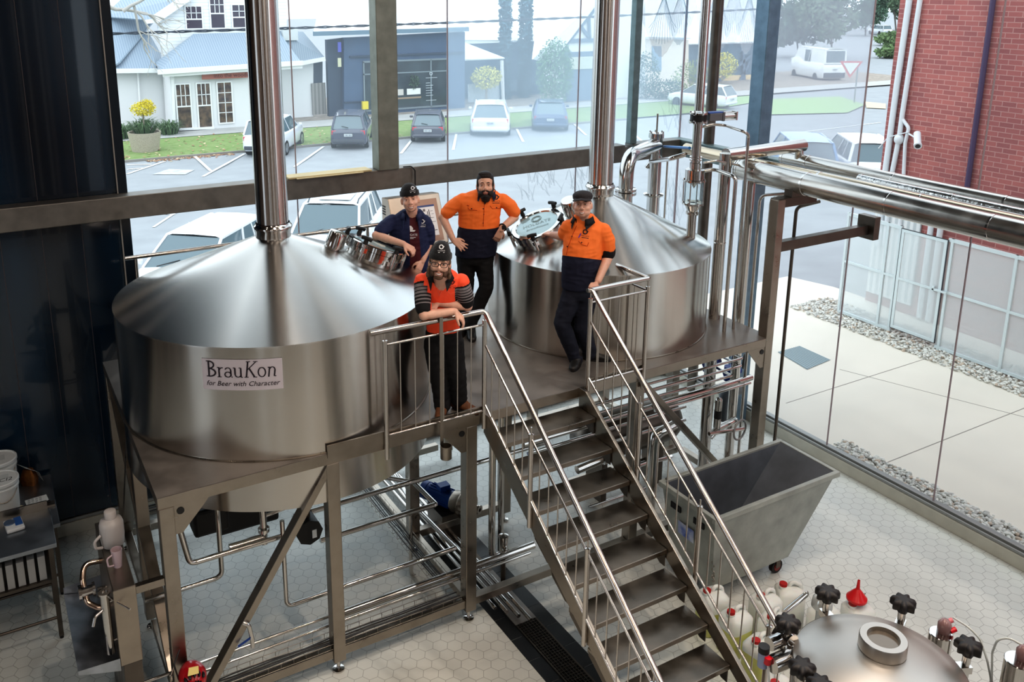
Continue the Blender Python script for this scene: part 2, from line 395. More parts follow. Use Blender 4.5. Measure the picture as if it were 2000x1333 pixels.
# cable running down from the column foot
cb = B().tube([(3.52,3.16,3.765),(3.62,3.15,3.765),(3.66,3.13,3.72),(3.66,3.13,3.45),(3.66,3.2,2.5)],.008,8,fil=.04)
cb.build('cable', BLACK, label='thin black cable hanging from the beam behind the man in navy', cat='cable')
# ================================================================ BREWING VESSELS, PLATFORM, STAIRS
PH = 2.14
def cone_hit(u, v, c, z0, r0, z1, r1):
    """first point where the sight line of pixel u, v meets the cone from (z0, r0) up to (z1, r1) round c; and its outward normal"""
    d = ray(u, v); best = None; k = (r1-r0)/(z1-z0)
    t = 2.0; prev = None
    while t < 25:
        p = EYE + d*t; rr = math.hypot(p.x-c[0], p.y-c[1]); f = rr - (r0 + k*(p.z-z0))
        if prev is not None and prev > 0 >= f and z0-.05 <= p.z <= z1+.05: best = p; break
        prev = f; t += .004
    if best is None: best = EYE + d*9
    a = math.atan2(best.y-c[1], best.x-c[0]); n = V((math.cos(a), math.sin(a), -k)).normalized()
    return best, n
def star_knob(b, c, ax, r, h, lobes=5, m=0):
    """moulded star grip: lobed disc with domed top on a stem"""
    u, w, d = frame_of(ax); n = lobes*8; rows = [(.72,0),(1,.12*h),(1.0,.62*h),(.86,.92*h),(.45,h)]
    vs = []; fs = []
    for (k, hh) in rows:
        for i in range(n):
            a = 2*PI*i/n; q = k*r*(.85+.15*math.cos(lobes*a)); vs.append(V(c)+d*hh+(u*math.cos(a)+w*math.sin(a))*q)
    for j in range(len(rows)-1):
        for i in range(n): fs.append((j*n+i, j*n+(i+1)%n, (j+1)*n+(i+1)%n, (j+1)*n+i))
    b.add(vs, fs, m, True); b.add(vs[-n:], [tuple(range(n))], m, True); b.add(vs[:n], [tuple(range(n-1,-1,-1))], m)
def manway(par, P, n, R, angs, lettered=False, amber=None):
    """round hatch: neck, hinged ring lid with a glass disc, clamp bolts with black T grips"""
    u, w, d = frame_of(n)
    b = B().lathe([(R*.93,-.12),(R*.93,.035),(R*1.0,.035),(R*1.0,.075),(R*.97,.078)], P, d, 48); nk = b.build('hatch_neck', CHROME, par)
    b = B().lathe([(R*.97,.08),(R*1.03,.08),(R*1.03,.125),(R*.99,.135),(R*.84,.135),(R*.80,.118)], P, d, 48); ring = b.build('hatch_ring', CHROME, par)
    b = B().lathe([(R*.82,.122),(.001,.124)], P, d, 40); b.build('hatch_glass', mat('hatch_glass', (172,196,200), .08, .25, noise=.06, nscale=6), ring)
    if lettered:
        b = B(); uu = RGT.copy(); uu = (uu - d*uu.dot(d)).normalized(); ww = d.cross(uu)
        put_text(b, 'HOLGATE', P + d*.127 + ww*(-.01), uu, ww, .07); put_text(b, 'brewhouse', P + d*.127 + ww*(-.085), uu, ww, .055, shear=.3)
        b.torus(P + d*.127 + ww*.11, d, .055, .004, 24, 6); b.torus(P + d*.127 + ww*.11, d, .04, .003, 24, 6)
        b.build('etched_lettering', mat('etched_lettering', (152,176,180), .4), ring)
    for a in angs:
        e = u*math.cos(a) + w*math.sin(a); q = P + e*(R*1.09)
        b = B().cyl(q - d*.02, q + d*.15, .015, n=10); b.obox(q + d*.07 - e*.02, (.05,.05,.045), Matrix((u,w,d)).transposed()); bolt = b.build('clamp_bolt', CHROME, par)
        b = B(); sd = d.cross(e); b.cyl(q + d*.13, q + d*.175, .026, .02, n=12); b.tube([q + d*.185 - sd*.05, q + d*.19, q + d*.185 + sd*.05], .019, 10)
        b.build('clamp_handle', BLACK, bolt)
    return ring
def vessel(c, R, zr, zt, rc, zb, name, label):
    """cylindrical kettle: shell, conical lid, flue with collar, lower shell below the deck"""
    t = thing('brewing_tank', label, 'brewing tank', (c[0], c[1], PH))
    b = B().lathe([(R,zb),(R,PH+.0),(R,zr-.004)], (c[0],c[1],0), n=128); b.build('shell', TANK, t)
    k = (zt-zr)/(R-rc)
    b = B().lathe([(R+.006,zr-.012),(R+.006,zr),(R*.75,zr+k*R*.25),(R*.5,zr+k*R*.5),(rc,zt)], (c[0],c[1],0), n=128, sharp=.9); b.build('cone_lid', mat('spun_cone_steel', (206,204,200), .24, 1.0, aniso=.93, noise=.03, nscale=2), t)
    b = B().lathe([(R,zb),(R*.5,zb-.09),(.12,zb-.18)], (c[0],c[1],0), n=96); b.build('bottom', TANK, t)
    b = B().lathe([(R+.012,PH+.001),(R+.012,PH+.008),(R,PH+.012)], (c[0],c[1],0), n=96); b.build('weld_rim', STEEL, t)
    f = B().lathe([(rc-.012,zt+.1),(rc-.012,ZC-.02)], (c[0],c[1],0), n=48).build('flue', mat('flue_steel', (206,202,198), .2, 1.0, aniso=.93), t)
    B().lathe([(rc+.004,zt-.012),(rc+.004,zt+.06),(rc+.014,zt+.075),(rc+.02,zt+.09),(rc+.014,zt+.105),(rc+.004,zt+.112),(rc-.002,zt+.13)], (c[0],c[1],0), n=48, sharp=2).build('flue_collar', CHROME, f)
    return t
C1, R1, ZR1, ZT1, RC1 = (1.40,1.425), 1.405, 3.125, 3.63, .155
C2, R2, ZR2, ZT2, RC2 = (5.13,1.43), 1.243, 3.06, 3.605, .147
tank1 = vessel(C1, R1, ZR1, ZT1, RC1, 1.69, 'mash', 'large left brewing tank with lettered plate, conical lid and tall flue')
tank2 = vessel(C2, R2, ZR2, ZT2, RC2, 1.93, 'kettle', 'right brewing tank with conical lid and glass hatch beside the standing man in cap')
# hatches
P, n = cone_hit(727,501,C1,ZR1,R1,ZT1,RC1)
P1H, N1H = P, n
h1 = manway(tank1, P, n, .28, [.3,1.35,2.4,3.45,4.5,5.5])
u, w, d = frame_of(n)
P, n = cone_hit(1056,456,C2,ZR2,R2,ZT2,RC2); P2H, N2H = P, n
manway(tank2, P, n, .285, [.5,1.75,3.0,4.25,5.5], lettered=True)
# lamp housings on the cones
P, n = cone_hit(650,484,C1,ZR1,R1,ZT1,RC1)
B().lathe([(.068,-.05),(.068,.01),(.084,.012),(.084,.15),(.078,.162),(.03,.168),(.001,.168)], P, n, 32).build('lamp_housing', CHROME, tank1)
P, n = cone_hit(1119,420,C2,ZR2,R2,ZT2,RC2)
B().lathe([(.068,-.05),(.068,.02),(.088,.03),(.088,.19),(.08,.205),(.04,.212),(.001,.213)], P, n, 32).build('lamp_housing', CHROME, tank2)
# orange reflection patches are left to the renderer; name plate on the left tank
def serif_glyphs():
    """strokes (x0,y0,x1,y1,w) and bowls (cx,cy,rx,ry,a0,a1,w) of the seven serif letters; x height 0.62, cap 1"""
    return {
    'B': ([(.16,0,.16,1,.11),(0,.03,.16,.03,.05),(0,.97,.16,.97,.05)], [(.16,.75,.33,.22,-90,90,.1),(.16,.27,.42,.245,-90,90,.11)], .68),
    'r': ([(.14,0,.14,.62,.1),(.02,.02,.28,.02,.045),(.02,.6,.14,.6,.05)], [(.34,.36,.2,.23,75,175,.09)], .44),
    'a': ([(.44,.1,.44,.45,.1),(.46,.03,.54,.04,.06)], [(.26,.43,.18,.17,0,160,.08),(.25,.18,.19,.16,0,360,.085)], .58),
    'u': ([(.12,.2,.12,.6,.1),(.48,.02,.48,.6,.1),(0,.6,.12,.6,.05),(.36,.6,.48,.6,.05),(.48,.02,.6,.02,.05)], [(.3,.2,.18,.17,180,360,.085)], .64),
    'K': ([(.16,0,.3,1,.1),(.04,.02,.3,.02,.045),(.18,.98,.44,.98,.045),(.22,.45,.78,.97,.055),(.36,.56,.66,.03,.1),(.62,.98,.9,.98,.04),(.58,.02,.82,.02,.045)], [], .84),
    'o': ([], [(.28,.31,.22,.29,0,360,.085)], .58),
    'n': ([(.1,0,.18,.6,.09),(.06,.58,.18,.6,.05),(.44,.02,.5,.42,.09),(.46,.025,.56,.03,.05)], [(.34,.4,.16,.2,0,150,.08)], .66)}
def plate_text(poly_fn, word, size):
    G = serif_glyphs(); x = 0; out = []
    for ch in word:
        st, bw, adv = G[ch]
        for (x0,y0,x1,y1,wd) in st:
            d = V((x1-x0,y1-y0,0)).normalized(); nn = V((-d.y,d.x,0))*wd/2
            k = 4
            pts = [(V((x0,y0,0))*(1-i/k)+V((x1,y1,0))*(i/k)) for i in range(k+1)]
            for i in range(k): out.append([pts[i]-nn,pts[i+1]-nn,pts[i+1]+nn,pts[i]+nn])
            for q in out[-k:]:
                for j in range(4): q[j] = V((q[j].x+x,q[j].y,0))
        for (cx,cy,rx,ry,a0,a1,wd) in bw:
            k = 16
            for i in range(k):
                A = [math.radians(a0+(a1-a0)*(i+e)/k) for e in (0,1)]; q = []
                for a, o in ((A[0],-1),(A[1],-1),(A[1],1),(A[0],1)):
                    th = wd/2*(.55+.45*abs(math.cos(a))); q.append(V((x+cx+(rx+o*th)*math.cos(a), cy+(ry+o*th)*math.sin(a),0)))
                out.append(q)
        x += adv
    return [[V(((p.x-x/2)*size, p.y*size, 0)) for p in q] for q in out]
def on_shell(px_, pz, r=R1+.004, a0=None):
    a = a0 + px_/R1; return V((C1[0]+r*math.cos(a), C1[1]+r*math.sin(a), pz))
pc = at(463,749,y=.06); A0 = math.atan2(pc.y-C1[1], pc.x-C1[0]); ZP = pc.z
b = B(); k = 14
for i in range(k):
    xa, xb = -.315+.63*i/k, -.315+.63*(i+1)/k
    b.quad(on_shell(xa,ZP-.13,R1+.003,A0),on_shell(xb,ZP-.13,R1+.003,A0),on_shell(xb,ZP+.13,R1+.003,A0),on_shell(xa,ZP+.13,R1+.003,A0))
plate = b.build('name_plate', mat('name_plate', (214,206,212), .38, .35), tank1); plate['label'] = 'pale plate lettered BrauKon for Beer with Character'
b = B()
for q in plate_text(None, 'BrauKon', .135): b.poly([on_shell(p.x*.93, ZP-.02+p.y, R1+.006, A0) for p in q])
vs, fs = text_polys('for Beer with Character', .058, shear=.28)
b.add([on_shell(p.x, ZP-.092+p.y, R1+.006, A0) for p in vs], fs)
b.build('lettering', mat('plate_lettering', (34,24,36), .5), plate)
# ---------------------------------------------------------------- platform
t = thing('steel_platform', 'stainless steel platform on legs carrying both brewing tanks', 'platform', (3.2,1.4,0))
PL, PR, PB = 0.0, 6.47, 2.85
def deck_poly():
    b = B(); N = 96
    # deck plate with the two round openings: strips from each opening to the plate edge
    def seg(x0, x1, c, r):
        for i in range(N):
            a0, a1 = 2*PI*i/N, 2*PI*(i+1)/N
            def edge(a):
                dx, dy = math.cos(a), math.sin(a); k = min(((x1-c[0])/dx if dx>1e-9 else (x0-c[0])/dx if dx<-1e-9 else 1e9), ((PB-c[1])/dy if dy>1e-9 else (0-c[1])/dy if dy<-1e-9 else 1e9))
                return (c[0]+dx*k, c[1]+dy*k)
            p0 = (c[0]+r*math.cos(a0), c[1]+r*math.sin(a0)); p1 = (c[0]+r*math.cos(a1), c[1]+r*math.sin(a1)); e0, e1 = edge(a0), edge(a1)
            b.quad((*p0,PH),(*e0,PH),(*e1,PH),(*p1,PH))
            # corner fill
            for cx in (x0, x1):
                for cy in (0, PB):
                    if (abs(e0[0]-cx)<1e-6) != (abs(e1[0]-cx)<1e-6) and (abs(e0[1]-cy)<1e-6) != (abs(e1[1]-cy)<1e-6) : b.poly([(*e0,PH),(cx,cy,PH),(*e1,PH)])
    seg(PL, 3.3, C1, R1); seg(3.3, PR, C2, R2)
    return b
deck_poly().build('deck_plate', DECK, t)
b = B()
b.box((PL,0,PH-.10),(PR,.05,PH-.002)).box((PL,PB-.05,PH-.1),(PR,PB,PH-.002)).box((PL,.05,PH-.1),(PL+.05,PB-.05,PH-.002)).box((PR-.05,.05,PH-.1),(PR,PB-.05,PH-.002))
b.box((3.0,.05,PH-.1),(3.06,PB-.05,PH-.002)).box((3.6,.05,PH-.1),(3.66,PB-.05,PH-.002))
b.build('edge_beam', STEEL, t, bevel=.004)
for (xa, xb) in ((1.33,2.80),(3.95,4.62)): B().box((xa,-.012,PH-.035),(xb,.004,PH+.075)).build('kick_plate', STEEL, t)
legs = [(.06,.055),(1.375,.055),(2.685,.055),(4.62,.055),(6.43,.055),(.06,1.43),(2.69,1.27),(3.82,1.27),(6.4,1.43),(.06,2.8),(1.4,2.8),(2.69,2.8),(3.9,2.8),(5.2,2.8),(6.4,2.8)]
for (x, y) in legs:
    lw = .055; top = 3.69 if (x, y) == (6.43,.055) else PH-.1
    b = B().box((x-lw,y-lw-.004,.12),(x+lw,y+lw+.004,top)); lg = b.build('leg', STEEL, t, bevel=.006)
    b = B().cyl((x,y,.012),(x,y,.13),.016,n=12).lathe([(.001,.022),(.03,.02),(.052,.012),(.055,0)],(x,y,0),n=20); b.build('foot', CHROME, lg)
def bracing(p0, p1, w=.1, h=.06, name='diagonal_brace', up=(0,1,0)): return B().bar(p0,p1,h,w,up).build(name, STEEL, t, bevel=.004)
bracing((1.345,.05,PH-.13),(.16,.05,.16)); bracing((4.66,.05,PH-.13),(6.32,.05,.2)); bracing((.06,2.72,PH-.13),(.06,.16,.2), up=(1,0,0))
bracing((.06,1.5,PH-.13),(.06,2.7,.3), up=(1,0,0))
for y in (.055, 1.27, 2.8):
    for (xa, xb) in ((.115,1.32),(1.43,2.63),(2.74,4.56) if y == .055 else (2.74,3.76),(4.67,6.37)):
        if y == 1.27 and xa < 2: continue
        B().box((xa,y-.04,.16),(xb,y+.04,.24)).build('floor_beam', STEEL, t, bevel=.004)
for x in (.06, 2.69, 6.4):
    for (ya, yb) in ((.11,1.2),(1.49 if x != 2.69 else 1.33,2.74)): B().box((x-.04,ya,.16),(x+.04,yb,.24)).build('floor_beam', STEEL, t, bevel=.004)
for (x, y, sx) in ((.06,.055,1),(2.685,.055,-1),(6.43,.055,-1),(.06,2.8,1)):    # gusset plates with a drilled hole
    s = sx; b = B().prism([(0,0),(.26,0),(.22,-.05),(.05,-.24),(0,-.24)], (x+s*.055,y-.05,PH-.1), (s,0,0), (0,0,1), (0,.012,0))
    b.cyl((x+s*.1,y-.052,PH-.15),(x+s*.1,y-.056,PH-.15),.028,n=20,m=1); b.build('gusset', [STEEL, BLACK], t)
# upper arms of the right post that carry the pipes
B().bar((6.43,.055,3.16),(8.0,.055,3.16),.09,.11).build('pipe_arm', STEELD, t, bevel=.005)
B().box((7.93,-.06,3.05),(8.03,.17,3.32)).build('arm_bracket', STEELD, t, bevel=.005)
B().box((6.38,-.0,3.6),(6.98,.11,3.7)).build('pipe_arm', STEELD, t, bevel=.005)
B().box((6.58,.0,3.7),(6.76,.11,3.78)).build('pipe_saddle', STEELD, t, bevel=.004)
# ---------------------------------------------------------------- staircase
SL = .19/.263
def sy(k): return -.274 - .263*(k-1)
st = thing('staircase', 'open tread steel staircase climbing to the platform', 'staircase', (3.35,-1.5,0))
TREAD = mat('tread_steel', (150,143,134), .36, 1.0, noise=.14, nscale=5, rnoise=.1, bump=.05, bscale=120)
for k in range(1, 11):
    z = PH - .19*k; y = sy(k)
    b = B().box((2.845,y,z-.03),(3.855,y+.275,z)).box((2.845,y-.004,z-.045),(3.855,y+.004,z)); b.box((2.845,y+.262,z-.045),(3.855,y+.275,z-.02))
    tr = b.build('tread', TREAD, st, bevel=.003)
    for (xa, s) in ((3.855,-1),(2.845,1)): B().prism([(0,0),(.25,0),(.25,-.03),(.06,-.14),(0,-.14)], (xa,y+.01,z-.03), (0,1,0), (0,0,1), (s*.008,0,0)).build('tread_bracket', STEELD, tr)
for (xa, xb) in ((2.805,2.84),(3.86,3.895)):
    # side plate of the flight
    y0, y1 = .0, -3.0; zf = lambda y: PH - .19 + (y+.274)*SL
    poly = [(0,PH-.0),(-.10,PH-.0),(y1,zf(y1)+.135),(y1,max(0,zf(y1)-.16)),(-.0,zf(0)-.2)]
    b = B().prism(poly, (xa,0,0), (0,1,0), (0,0,1), (xb-xa,0,0)); b.build('side_plate', STEEL, st, bevel=.003)
# ---------------------------------------------------------------- railings
RAIL = mat('satin_rail', (196,190,184), .2, 1.0, rnoise=.04)
def post(par, x, y, z0, z1, zr, lean=None):
    b = B().cyl((x,y,z0),(x,y,z1),.021,n=16).lathe([(.021,z1),(.0235,z1),(.0235,z1+.012),(.012,z1+.016),(.001,z1+.016)],(x,y,0),n=16); p = b.build('post', RAIL, par)
    B().cyl((x,y,z1),(x,y,zr),.007,n=8).build('rail_stem', RAIL, p)
def level_rail(par, xa, xb, y, zdeck, nb, z_top, ends=(0,0)):
    B().tube([(xa+.02,y,zdeck+.86),(xb-.02,y,zdeck+.86)],.011,10).build('mid_rail', RAIL, par)
    B().tube([(xa+.02,y,zdeck+.045),(xb-.02,y,zdeck+.045)],.011,10).build('bottom_rail', RAIL, par)
    for i in range(nb):
        x = xa + (xb-xa)*(i+1)/(nb+1); B().cyl((x,y,zdeck+.045),(x,y,zdeck+.86),.006,n=8).build('baluster', RAIL, par)
HR = .985
YR = -.035
lr = thing('railing', 'left railing: level guard in front of the leaning man, then down the stairs', 'railing', (2.3,YR,PH))
post(lr, 1.845, YR, PH-.17, PH+.89, PH+HR); post(lr, 2.79, YR, PH-.13, PH+.89, PH+HR)
level_rail(lr, 1.845, 2.79, YR, PH, 6, PH+HR)
def slope_pt(x, y, h): return V((x, y, PH - .19 + (y+.274)*SL + h))   # h above the nosing line
def flight(par, x, posts, ytop, hr_h, start):
    yb = -3.1
    B().tube(start + [slope_pt(x,yb,hr_h)], .024, 14, fil=.05).build('handrail', RAIL, par)
    B().tube([slope_pt(x,ytop-.02,.70), slope_pt(x,yb,.70)], .011, 10).build('mid_rail', RAIL, par)
    B().tube([slope_pt(x,ytop-.02,.135), slope_pt(x,yb,.135)], .011, 10).build('bottom_rail', RAIL, par)
    for y in posts:
        q = slope_pt(x,y,0); post(par, x, y, q.z-.12, q.z+.73, q.z+hr_h)
    ys = [ytop] + list(posts) + [yb]
    for i in range(len(ys)-1):
        n = max(1, round((ys[i]-ys[i+1])/.125)-1)
        for j in range(n):
            y = ys[i] + (ys[i+1]-ys[i])*(j+1)/(n+1); B().cyl(slope_pt(x,y,.135), slope_pt(x,y,.70), .006, n=8).build('baluster', RAIL, par)
flight(lr, 2.79, (-.80,-1.60,-2.4), -.035, .80, [V((1.72,YR,PH+HR)), V((2.79,YR,PH+HR))])
rr_ = thing('railing', 'right railing: down the stairs from the return beside the man in cap', 'railing', (3.95,YR,PH))
XR = 3.93
post(rr_, XR, YR, PH-.13, PH+.89, PH+HR); post(rr_, 4.62, YR, PH-.17, PH+.89, PH+HR); post(rr_, 4.62, .35, PH, PH+.89, PH+HR)
level_rail(rr_, XR, 4.62, YR, PH, 5, PH+HR)
B().tube([(4.62,YR+.02,PH+.86),(4.62,.33,PH+.86)],.011,10).build('mid_rail', RAIL, rr_)
B().cyl((4.62,.16,PH+.02),(4.62,.16,PH+.86),.006,n=8).build('baluster', RAIL, rr_)
B().tube([(4.62,.45,PH+HR),(4.62,YR,PH+HR),(XR-.04,YR,PH+HR)],.024,14,fil=.01).build('handrail', RAIL, rr_)
flight(rr_, XR, (-.80,-1.60,-2.4), -.035, .80, [V((XR-.03,YR,PH+HR)), V((XR,YR-.02,PH+HR))])
# ================================================================ PIPEWORK AND PLANT
def z_row(x, y, v):
    lo, hi = -1.0, 9.0
    for _ in range(50):
        m = (lo+hi)/2
        if proj((x,y,m))[1] > v: lo = m
        else: hi = m
    return (lo+hi)/2
def clad_pipe(label, pts, r, bands, mt=CLAD, name='insulated_pipe', fil=.0, cat='pipe'):
    t = thing(name, label, cat, pts[0]); B().tube(pts, r, 28, fil=fil).build('pipe_run', mt, t)
    for (p, d) in bands: B().lathe([(r,-.012),(r+.004,-.01),(r+.004,.01),(r,.012)], p, d, 28).build('joint_band', CHROME, t)
    return t
Yd = V((0,1,0))
xA = 6.67; qA = at(1530,349,x=xA); ys = at(1447,331,x=xA).y
tA = clad_pipe('thickest insulated steel pipe running over the dark post', [(xA,ys,qA.z),(xA,-6.0,qA.z)], .122, [((xA,y,qA.z),Yd) for y in (ys-.02,.55,-.1,-1.1,-2.1,-3.1)])
B().cyl((xA,ys+.015,qA.z),(xA,ys-.0,qA.z),.128,n=28).build('end_cap', CHROME, tA)
B().tube([(xA,ys-.16,qA.z-.1),(xA,ys-.16,0.0)],.056,24).build('down_pipe', CHROME, tA)
xC = 6.98; qC = at(1463,318,x=xC)
clad_pipe('middle beige-reflecting steel pipe between the thick pipe and the thin pair', [(xC,at(1340,286,x=xC).y,qC.z),(xC,-6.0,qC.z)], .07, [((xC,y,qC.z),Yd) for y in (.9,0,-1.2,-2.4)], mat('clad_beige_reflection', (206,190,166), .24, 1.0))  # beige of its reflections is painted into the pipe colour
for i, dx in enumerate((0,.09)):
    xT = 7.12+dx; q = at(1700,366-i*7,x=xT); y0 = at(1584+i*4,340-i*3,x=xT).y
    tt = B().tube([(xT-.02,y0+.0,q.z-.1),(xT,y0-.01,q.z),(xT,-6.0,q.z)],.017,10,fil=.03).build('thin_pipe', CHROME, label=('lower thin steel pipe of the pair behind the thick pipe','upper thin steel pipe of the pair behind the thick pipe')[i], cat='pipe')
xD = 7.33; qD = at(1800,376,x=xD); y0 = at(1678,347,x=xD).y
clad_pipe('foil wrapped pipe with crinkled skin starting short beside the rear pipe', [(xD,y0,qD.z),(xD,-6.0,qD.z)], .052, [((xD,y0-.03,qD.z),Yd),((xD,-1.3,qD.z),Yd)], mat('crinkled_foil', (208,208,206), .2, 1.0, bump=.4, bscale=22, rnoise=.1), 'foil_wrapped_pipe')
xB = 7.55; qB = at(1700,343,x=xB); y0 = at(1530,307,x=xB).y
eE = at(1566,284,x=xB)
tB = clad_pipe('rearmost insulated steel pipe fed by the chrome cross duct', [(xB,y0,qB.z),(xB,-6.0,qB.z)], .082, [((xB,y,qB.z),Yd) for y in (y0-.03,eE.y-.12,-.5,-1.7)])
v3 = at(1418,303,y=eE.y)
tE = thing('chrome_duct', 'bright mitred chrome duct crossing above the pipes to a vertical riser', 'pipe', (v3.x,v3.y,PH))
B().tube([(v3.x-.0,v3.y,v3.z-.0),(xB+.02,eE.y,eE.z)],.075,24).build('cross_duct', CHROME, tE)
B().tube([(xB-.03,eE.y,eE.z-.02),(xB-.03,eE.y,qB.z+.03)],.05,20).build('drop_leg', CHROME, tE)
B().tube([(v3.x,v3.y,v3.z+.02),(v3.x,v3.y,.0)],.068,24).build('riser', CHROME, tE)
B().lathe([(.068,-.01),(.073,0),(.068,.01)],(v3.x,v3.y,3.05),n=24).build('joint_band', CHROME, tE)
# filling line with butterfly valve and sight glass on the right tank
P, n = cone_hit(1349,462,C2,ZR2,R2,ZT2,RC2); vx, vy = P.x, P.y
Z = lambda v: z_row(vx, vy, v)
t = thing('sight_glass_line', 'vertical steel line with actuated valve and glass sight chamber on right tank', 'pipe assembly', P)
B().cyl((vx,vy,Z(216)),(vx,vy,ZC-.02),.05,n=24).build('upper_pipe', CHROME, t)
B().cyl((vx,vy,Z(318)),(vx,vy,Z(239)),.05,n=24).build('middle_pipe', CHROME, t)
def flange(par, z, r, th=.018, bolts=6):
    f = B().lathe([(.03,z-th/2),(r,z-th/2),(r,z+th/2),(.03,z+th/2)],(vx,vy,0),n=28).build('flange', CHROME, par)
    for i in range(bolts):
        a = 2*PI*i/bolts+.3; B().cyl((vx+r*.86*math.cos(a),vy+r*.86*math.sin(a),z-.02),(vx+r*.86*math.cos(a),vy+r*.86*math.sin(a),z+.022),.011,n=6).build('bolt', CHROME, f)
flange(t, Z(221), .098); flange(t, Z(238), .098)
zv = (Z(221)+Z(238))/2; d = V((.9,-.12,0)).normalized()
vb = B().cyl((vx,vy,Z(236)),(vx,vy,Z(223)),.088,n=24).build('valve_body', BLACK, t)
R3 = Matrix((d, V((0,0,1)).cross(d), V((0,0,1)))).transposed(); c = V((vx,vy,zv))
ab = B().obox(c+d*.20,(.17,.09,.085),R3).obox(c+d*.30,(.03,.1,.1),R3).build('actuator', mat('grey_cast', (104,104,108),.45,.4), vb, bevel=.006)
B().obox(c+d*.20+V((0,0,.047)),(.2,.085,.014),R3).build('actuator_cover', mat('blue_enamel', (38,74,148), .35), ab, bevel=.003)
b = B().cyl(c+d*.32,c+d*.47,.036,n=20).obox(c+d*.475,(.014,.095,.095),R3)
for s in (-1,1):
    for s2 in (-1,1): b.cyl(c+d*.31+R3@V((0,s*.038,s2*.038)),c+d*.475+R3@V((0,s*.038,s2*.038)),.006,n=8)
b.build('air_cylinder', CHROME, ab)
# ferrules, chamber, glass
for v in (307, 312): flange(t, Z(v), .068, .012, 0)
B().lathe([(.052,Z(320)),(.06,Z(318)),(.06,Z(331))][::-1],(vx,vy,0),n=28).build('reducer', CHROME, t)
B().lathe([(.06,Z(330)),(.105,Z(331)),(.105,Z(350)),(.06,Z(351))][::-1],(vx,vy,0),n=32).build('chamber', CHROME, t)
flange(t, Z(352), .125); flange(t, Z(397), .118)
g = B().cyl((vx,vy,Z(396)),(vx,vy,Z(353)),.098,n=32,caps=False).build('sight_glass', glass_mat('sight_tube', haze=.12), t)
B().lathe([(.001,Z(368)),(.03,Z(360)),(.03,Z(353))],(vx,vy,0),n=20).build('spray_cone', CHROME, t)
for i in range(4):
    a = PI/2*i+.5; B().cyl((vx+.115*math.cos(a),vy+.115*math.sin(a),Z(400)),(vx+.115*math.cos(a),vy+.115*math.sin(a),Z(350)),.007,n=8).build('tie_rod', CHROME, t)
B().lathe([(.05,Z(415)),(.09,Z(399))],(vx,vy,0),n=28).build('funnel', CHROME, t); flange(t, Z(416), .07, .02, 4)
B().cyl((vx,vy,P.z-.08),(vx,vy,Z(415)),.05,n=24).build('lower_pipe', CHROME, t)
# small bore lines that join it
dp = at_d(1414,648,(6.2,1.4,2.1)); dp = at(1414,648,z=PH)
def px3(u, v, P): return at_d(u, v, P)
hub = V((vx,vy,0))
q = [px3(1372,248,hub),px3(1392,243,hub),px3(1416,245,hub),px3(1455,258,(dp.x,dp.y,0)),px3(1464,266,(dp.x+.1,dp.y,0)),V((at(1432,643,z=PH).x,at(1432,643,z=PH).y,PH))]
q[4] = V((q[5].x,q[5].y,z_row(q[5].x,q[5].y,264)))
B().tube(q,.016,10,fil=.06).build('small_pipe', CHROME, label='slim bent pipe from below the valve down to the deck, rightmost of two', cat='pipe')
q = [px3(1376,334,hub),px3(1395,331,hub),V((dp.x,dp.y,z_row(dp.x,dp.y,346))),V((dp.x,dp.y,PH))]
B().tube(q,.021,12,fil=.07).build('small_pipe', CHROME, label='slim bent pipe from beside the sight glass down to the deck, leftmost of two', cat='pipe')
q = [px3(1374,318,hub),px3(1398,314,hub),px3(1458,326,(xA,ys,0))]
B().tube(q,.013,10,fil=.05).build('small_pipe', CHROME, label='slim short pipe from the sight glass top into the thick pipe', cat='pipe')
for i, (ua, va, ub, vb_) in enumerate(((1523,370,1462,640),(1523,376,1482,640))):
    bx = 6.56; yy = .42-.16*i; zt = z_row(bx,yy,382+i*4); e = V((bx+.1,yy-.25,zt+.06))
    B().tube([e,(bx,yy,zt),(bx,yy,0)],.017,10,fil=.1).build('small_pipe', CHROME, label=('thin bent tube behind the dark post, second from it','thin bent tube behind the dark post, nearest it')[i], cat='pipe')
xl = 6.92; yl = at(1555,412,x=xl).y; zl = at(1555,412,x=xl).z
B().tube([(xl+.25,yl-.1,zl+.1),(xl,yl,zl+.04),(xl,yl,0)],.019,12,fil=.08).build('small_pipe', STEELD, label='thin dark drain pipe standing alone right of the dark post', cat='pipe')
# vapour condenser behind the right tank
g0 = at(1275,400,y=2.62); f0 = at(1222,372,y=1.95)
t = thing('vapour_condenser', 'upright steel condenser with fat bent pipe behind the right tank', 'condenser', (g0.x,g0.y,PH))
zt = z_row(g0.x,g0.y,266)
B().lathe([(.085,PH),(.085,zt-.02),(.1,zt-.02),(.1,zt+.04),(.085,zt+.05),(.001,zt+.05)],(g0.x,g0.y,0),n=32).build('body', CHROME, t)
B().lathe([(.13,z_row(g0.x,g0.y,379)-.02),(.135,z_row(g0.x,g0.y,379)),(.085,z_row(g0.x,g0.y,379)+.01)],(g0.x,g0.y,0),n=28).build('flange', CHROME, t)
B().cyl((g0.x,g0.y,zt+.05),(g0.x,g0.y,z_row(g0.x,g0.y,222)),.012,n=10).build('vent_rod', STEEL, t)
for i in range(6):
    a = PI/3*i; B().cyl((g0.x+.09*math.cos(a),g0.y+.09*math.sin(a),zt+.0),(g0.x+.09*math.cos(a),g0.y+.09*math.sin(a),zt+.07),.01,n=6).build('bolt', CHROME, t)
zf = f0.z
B().tube([(f0.x,f0.y,zf-.35),(f0.x,f0.y,zf+.42),(g0.x-.0,g0.y-.0,zt-.12)],.088,28,fil=.26).build('bent_pipe', CHROME, t)
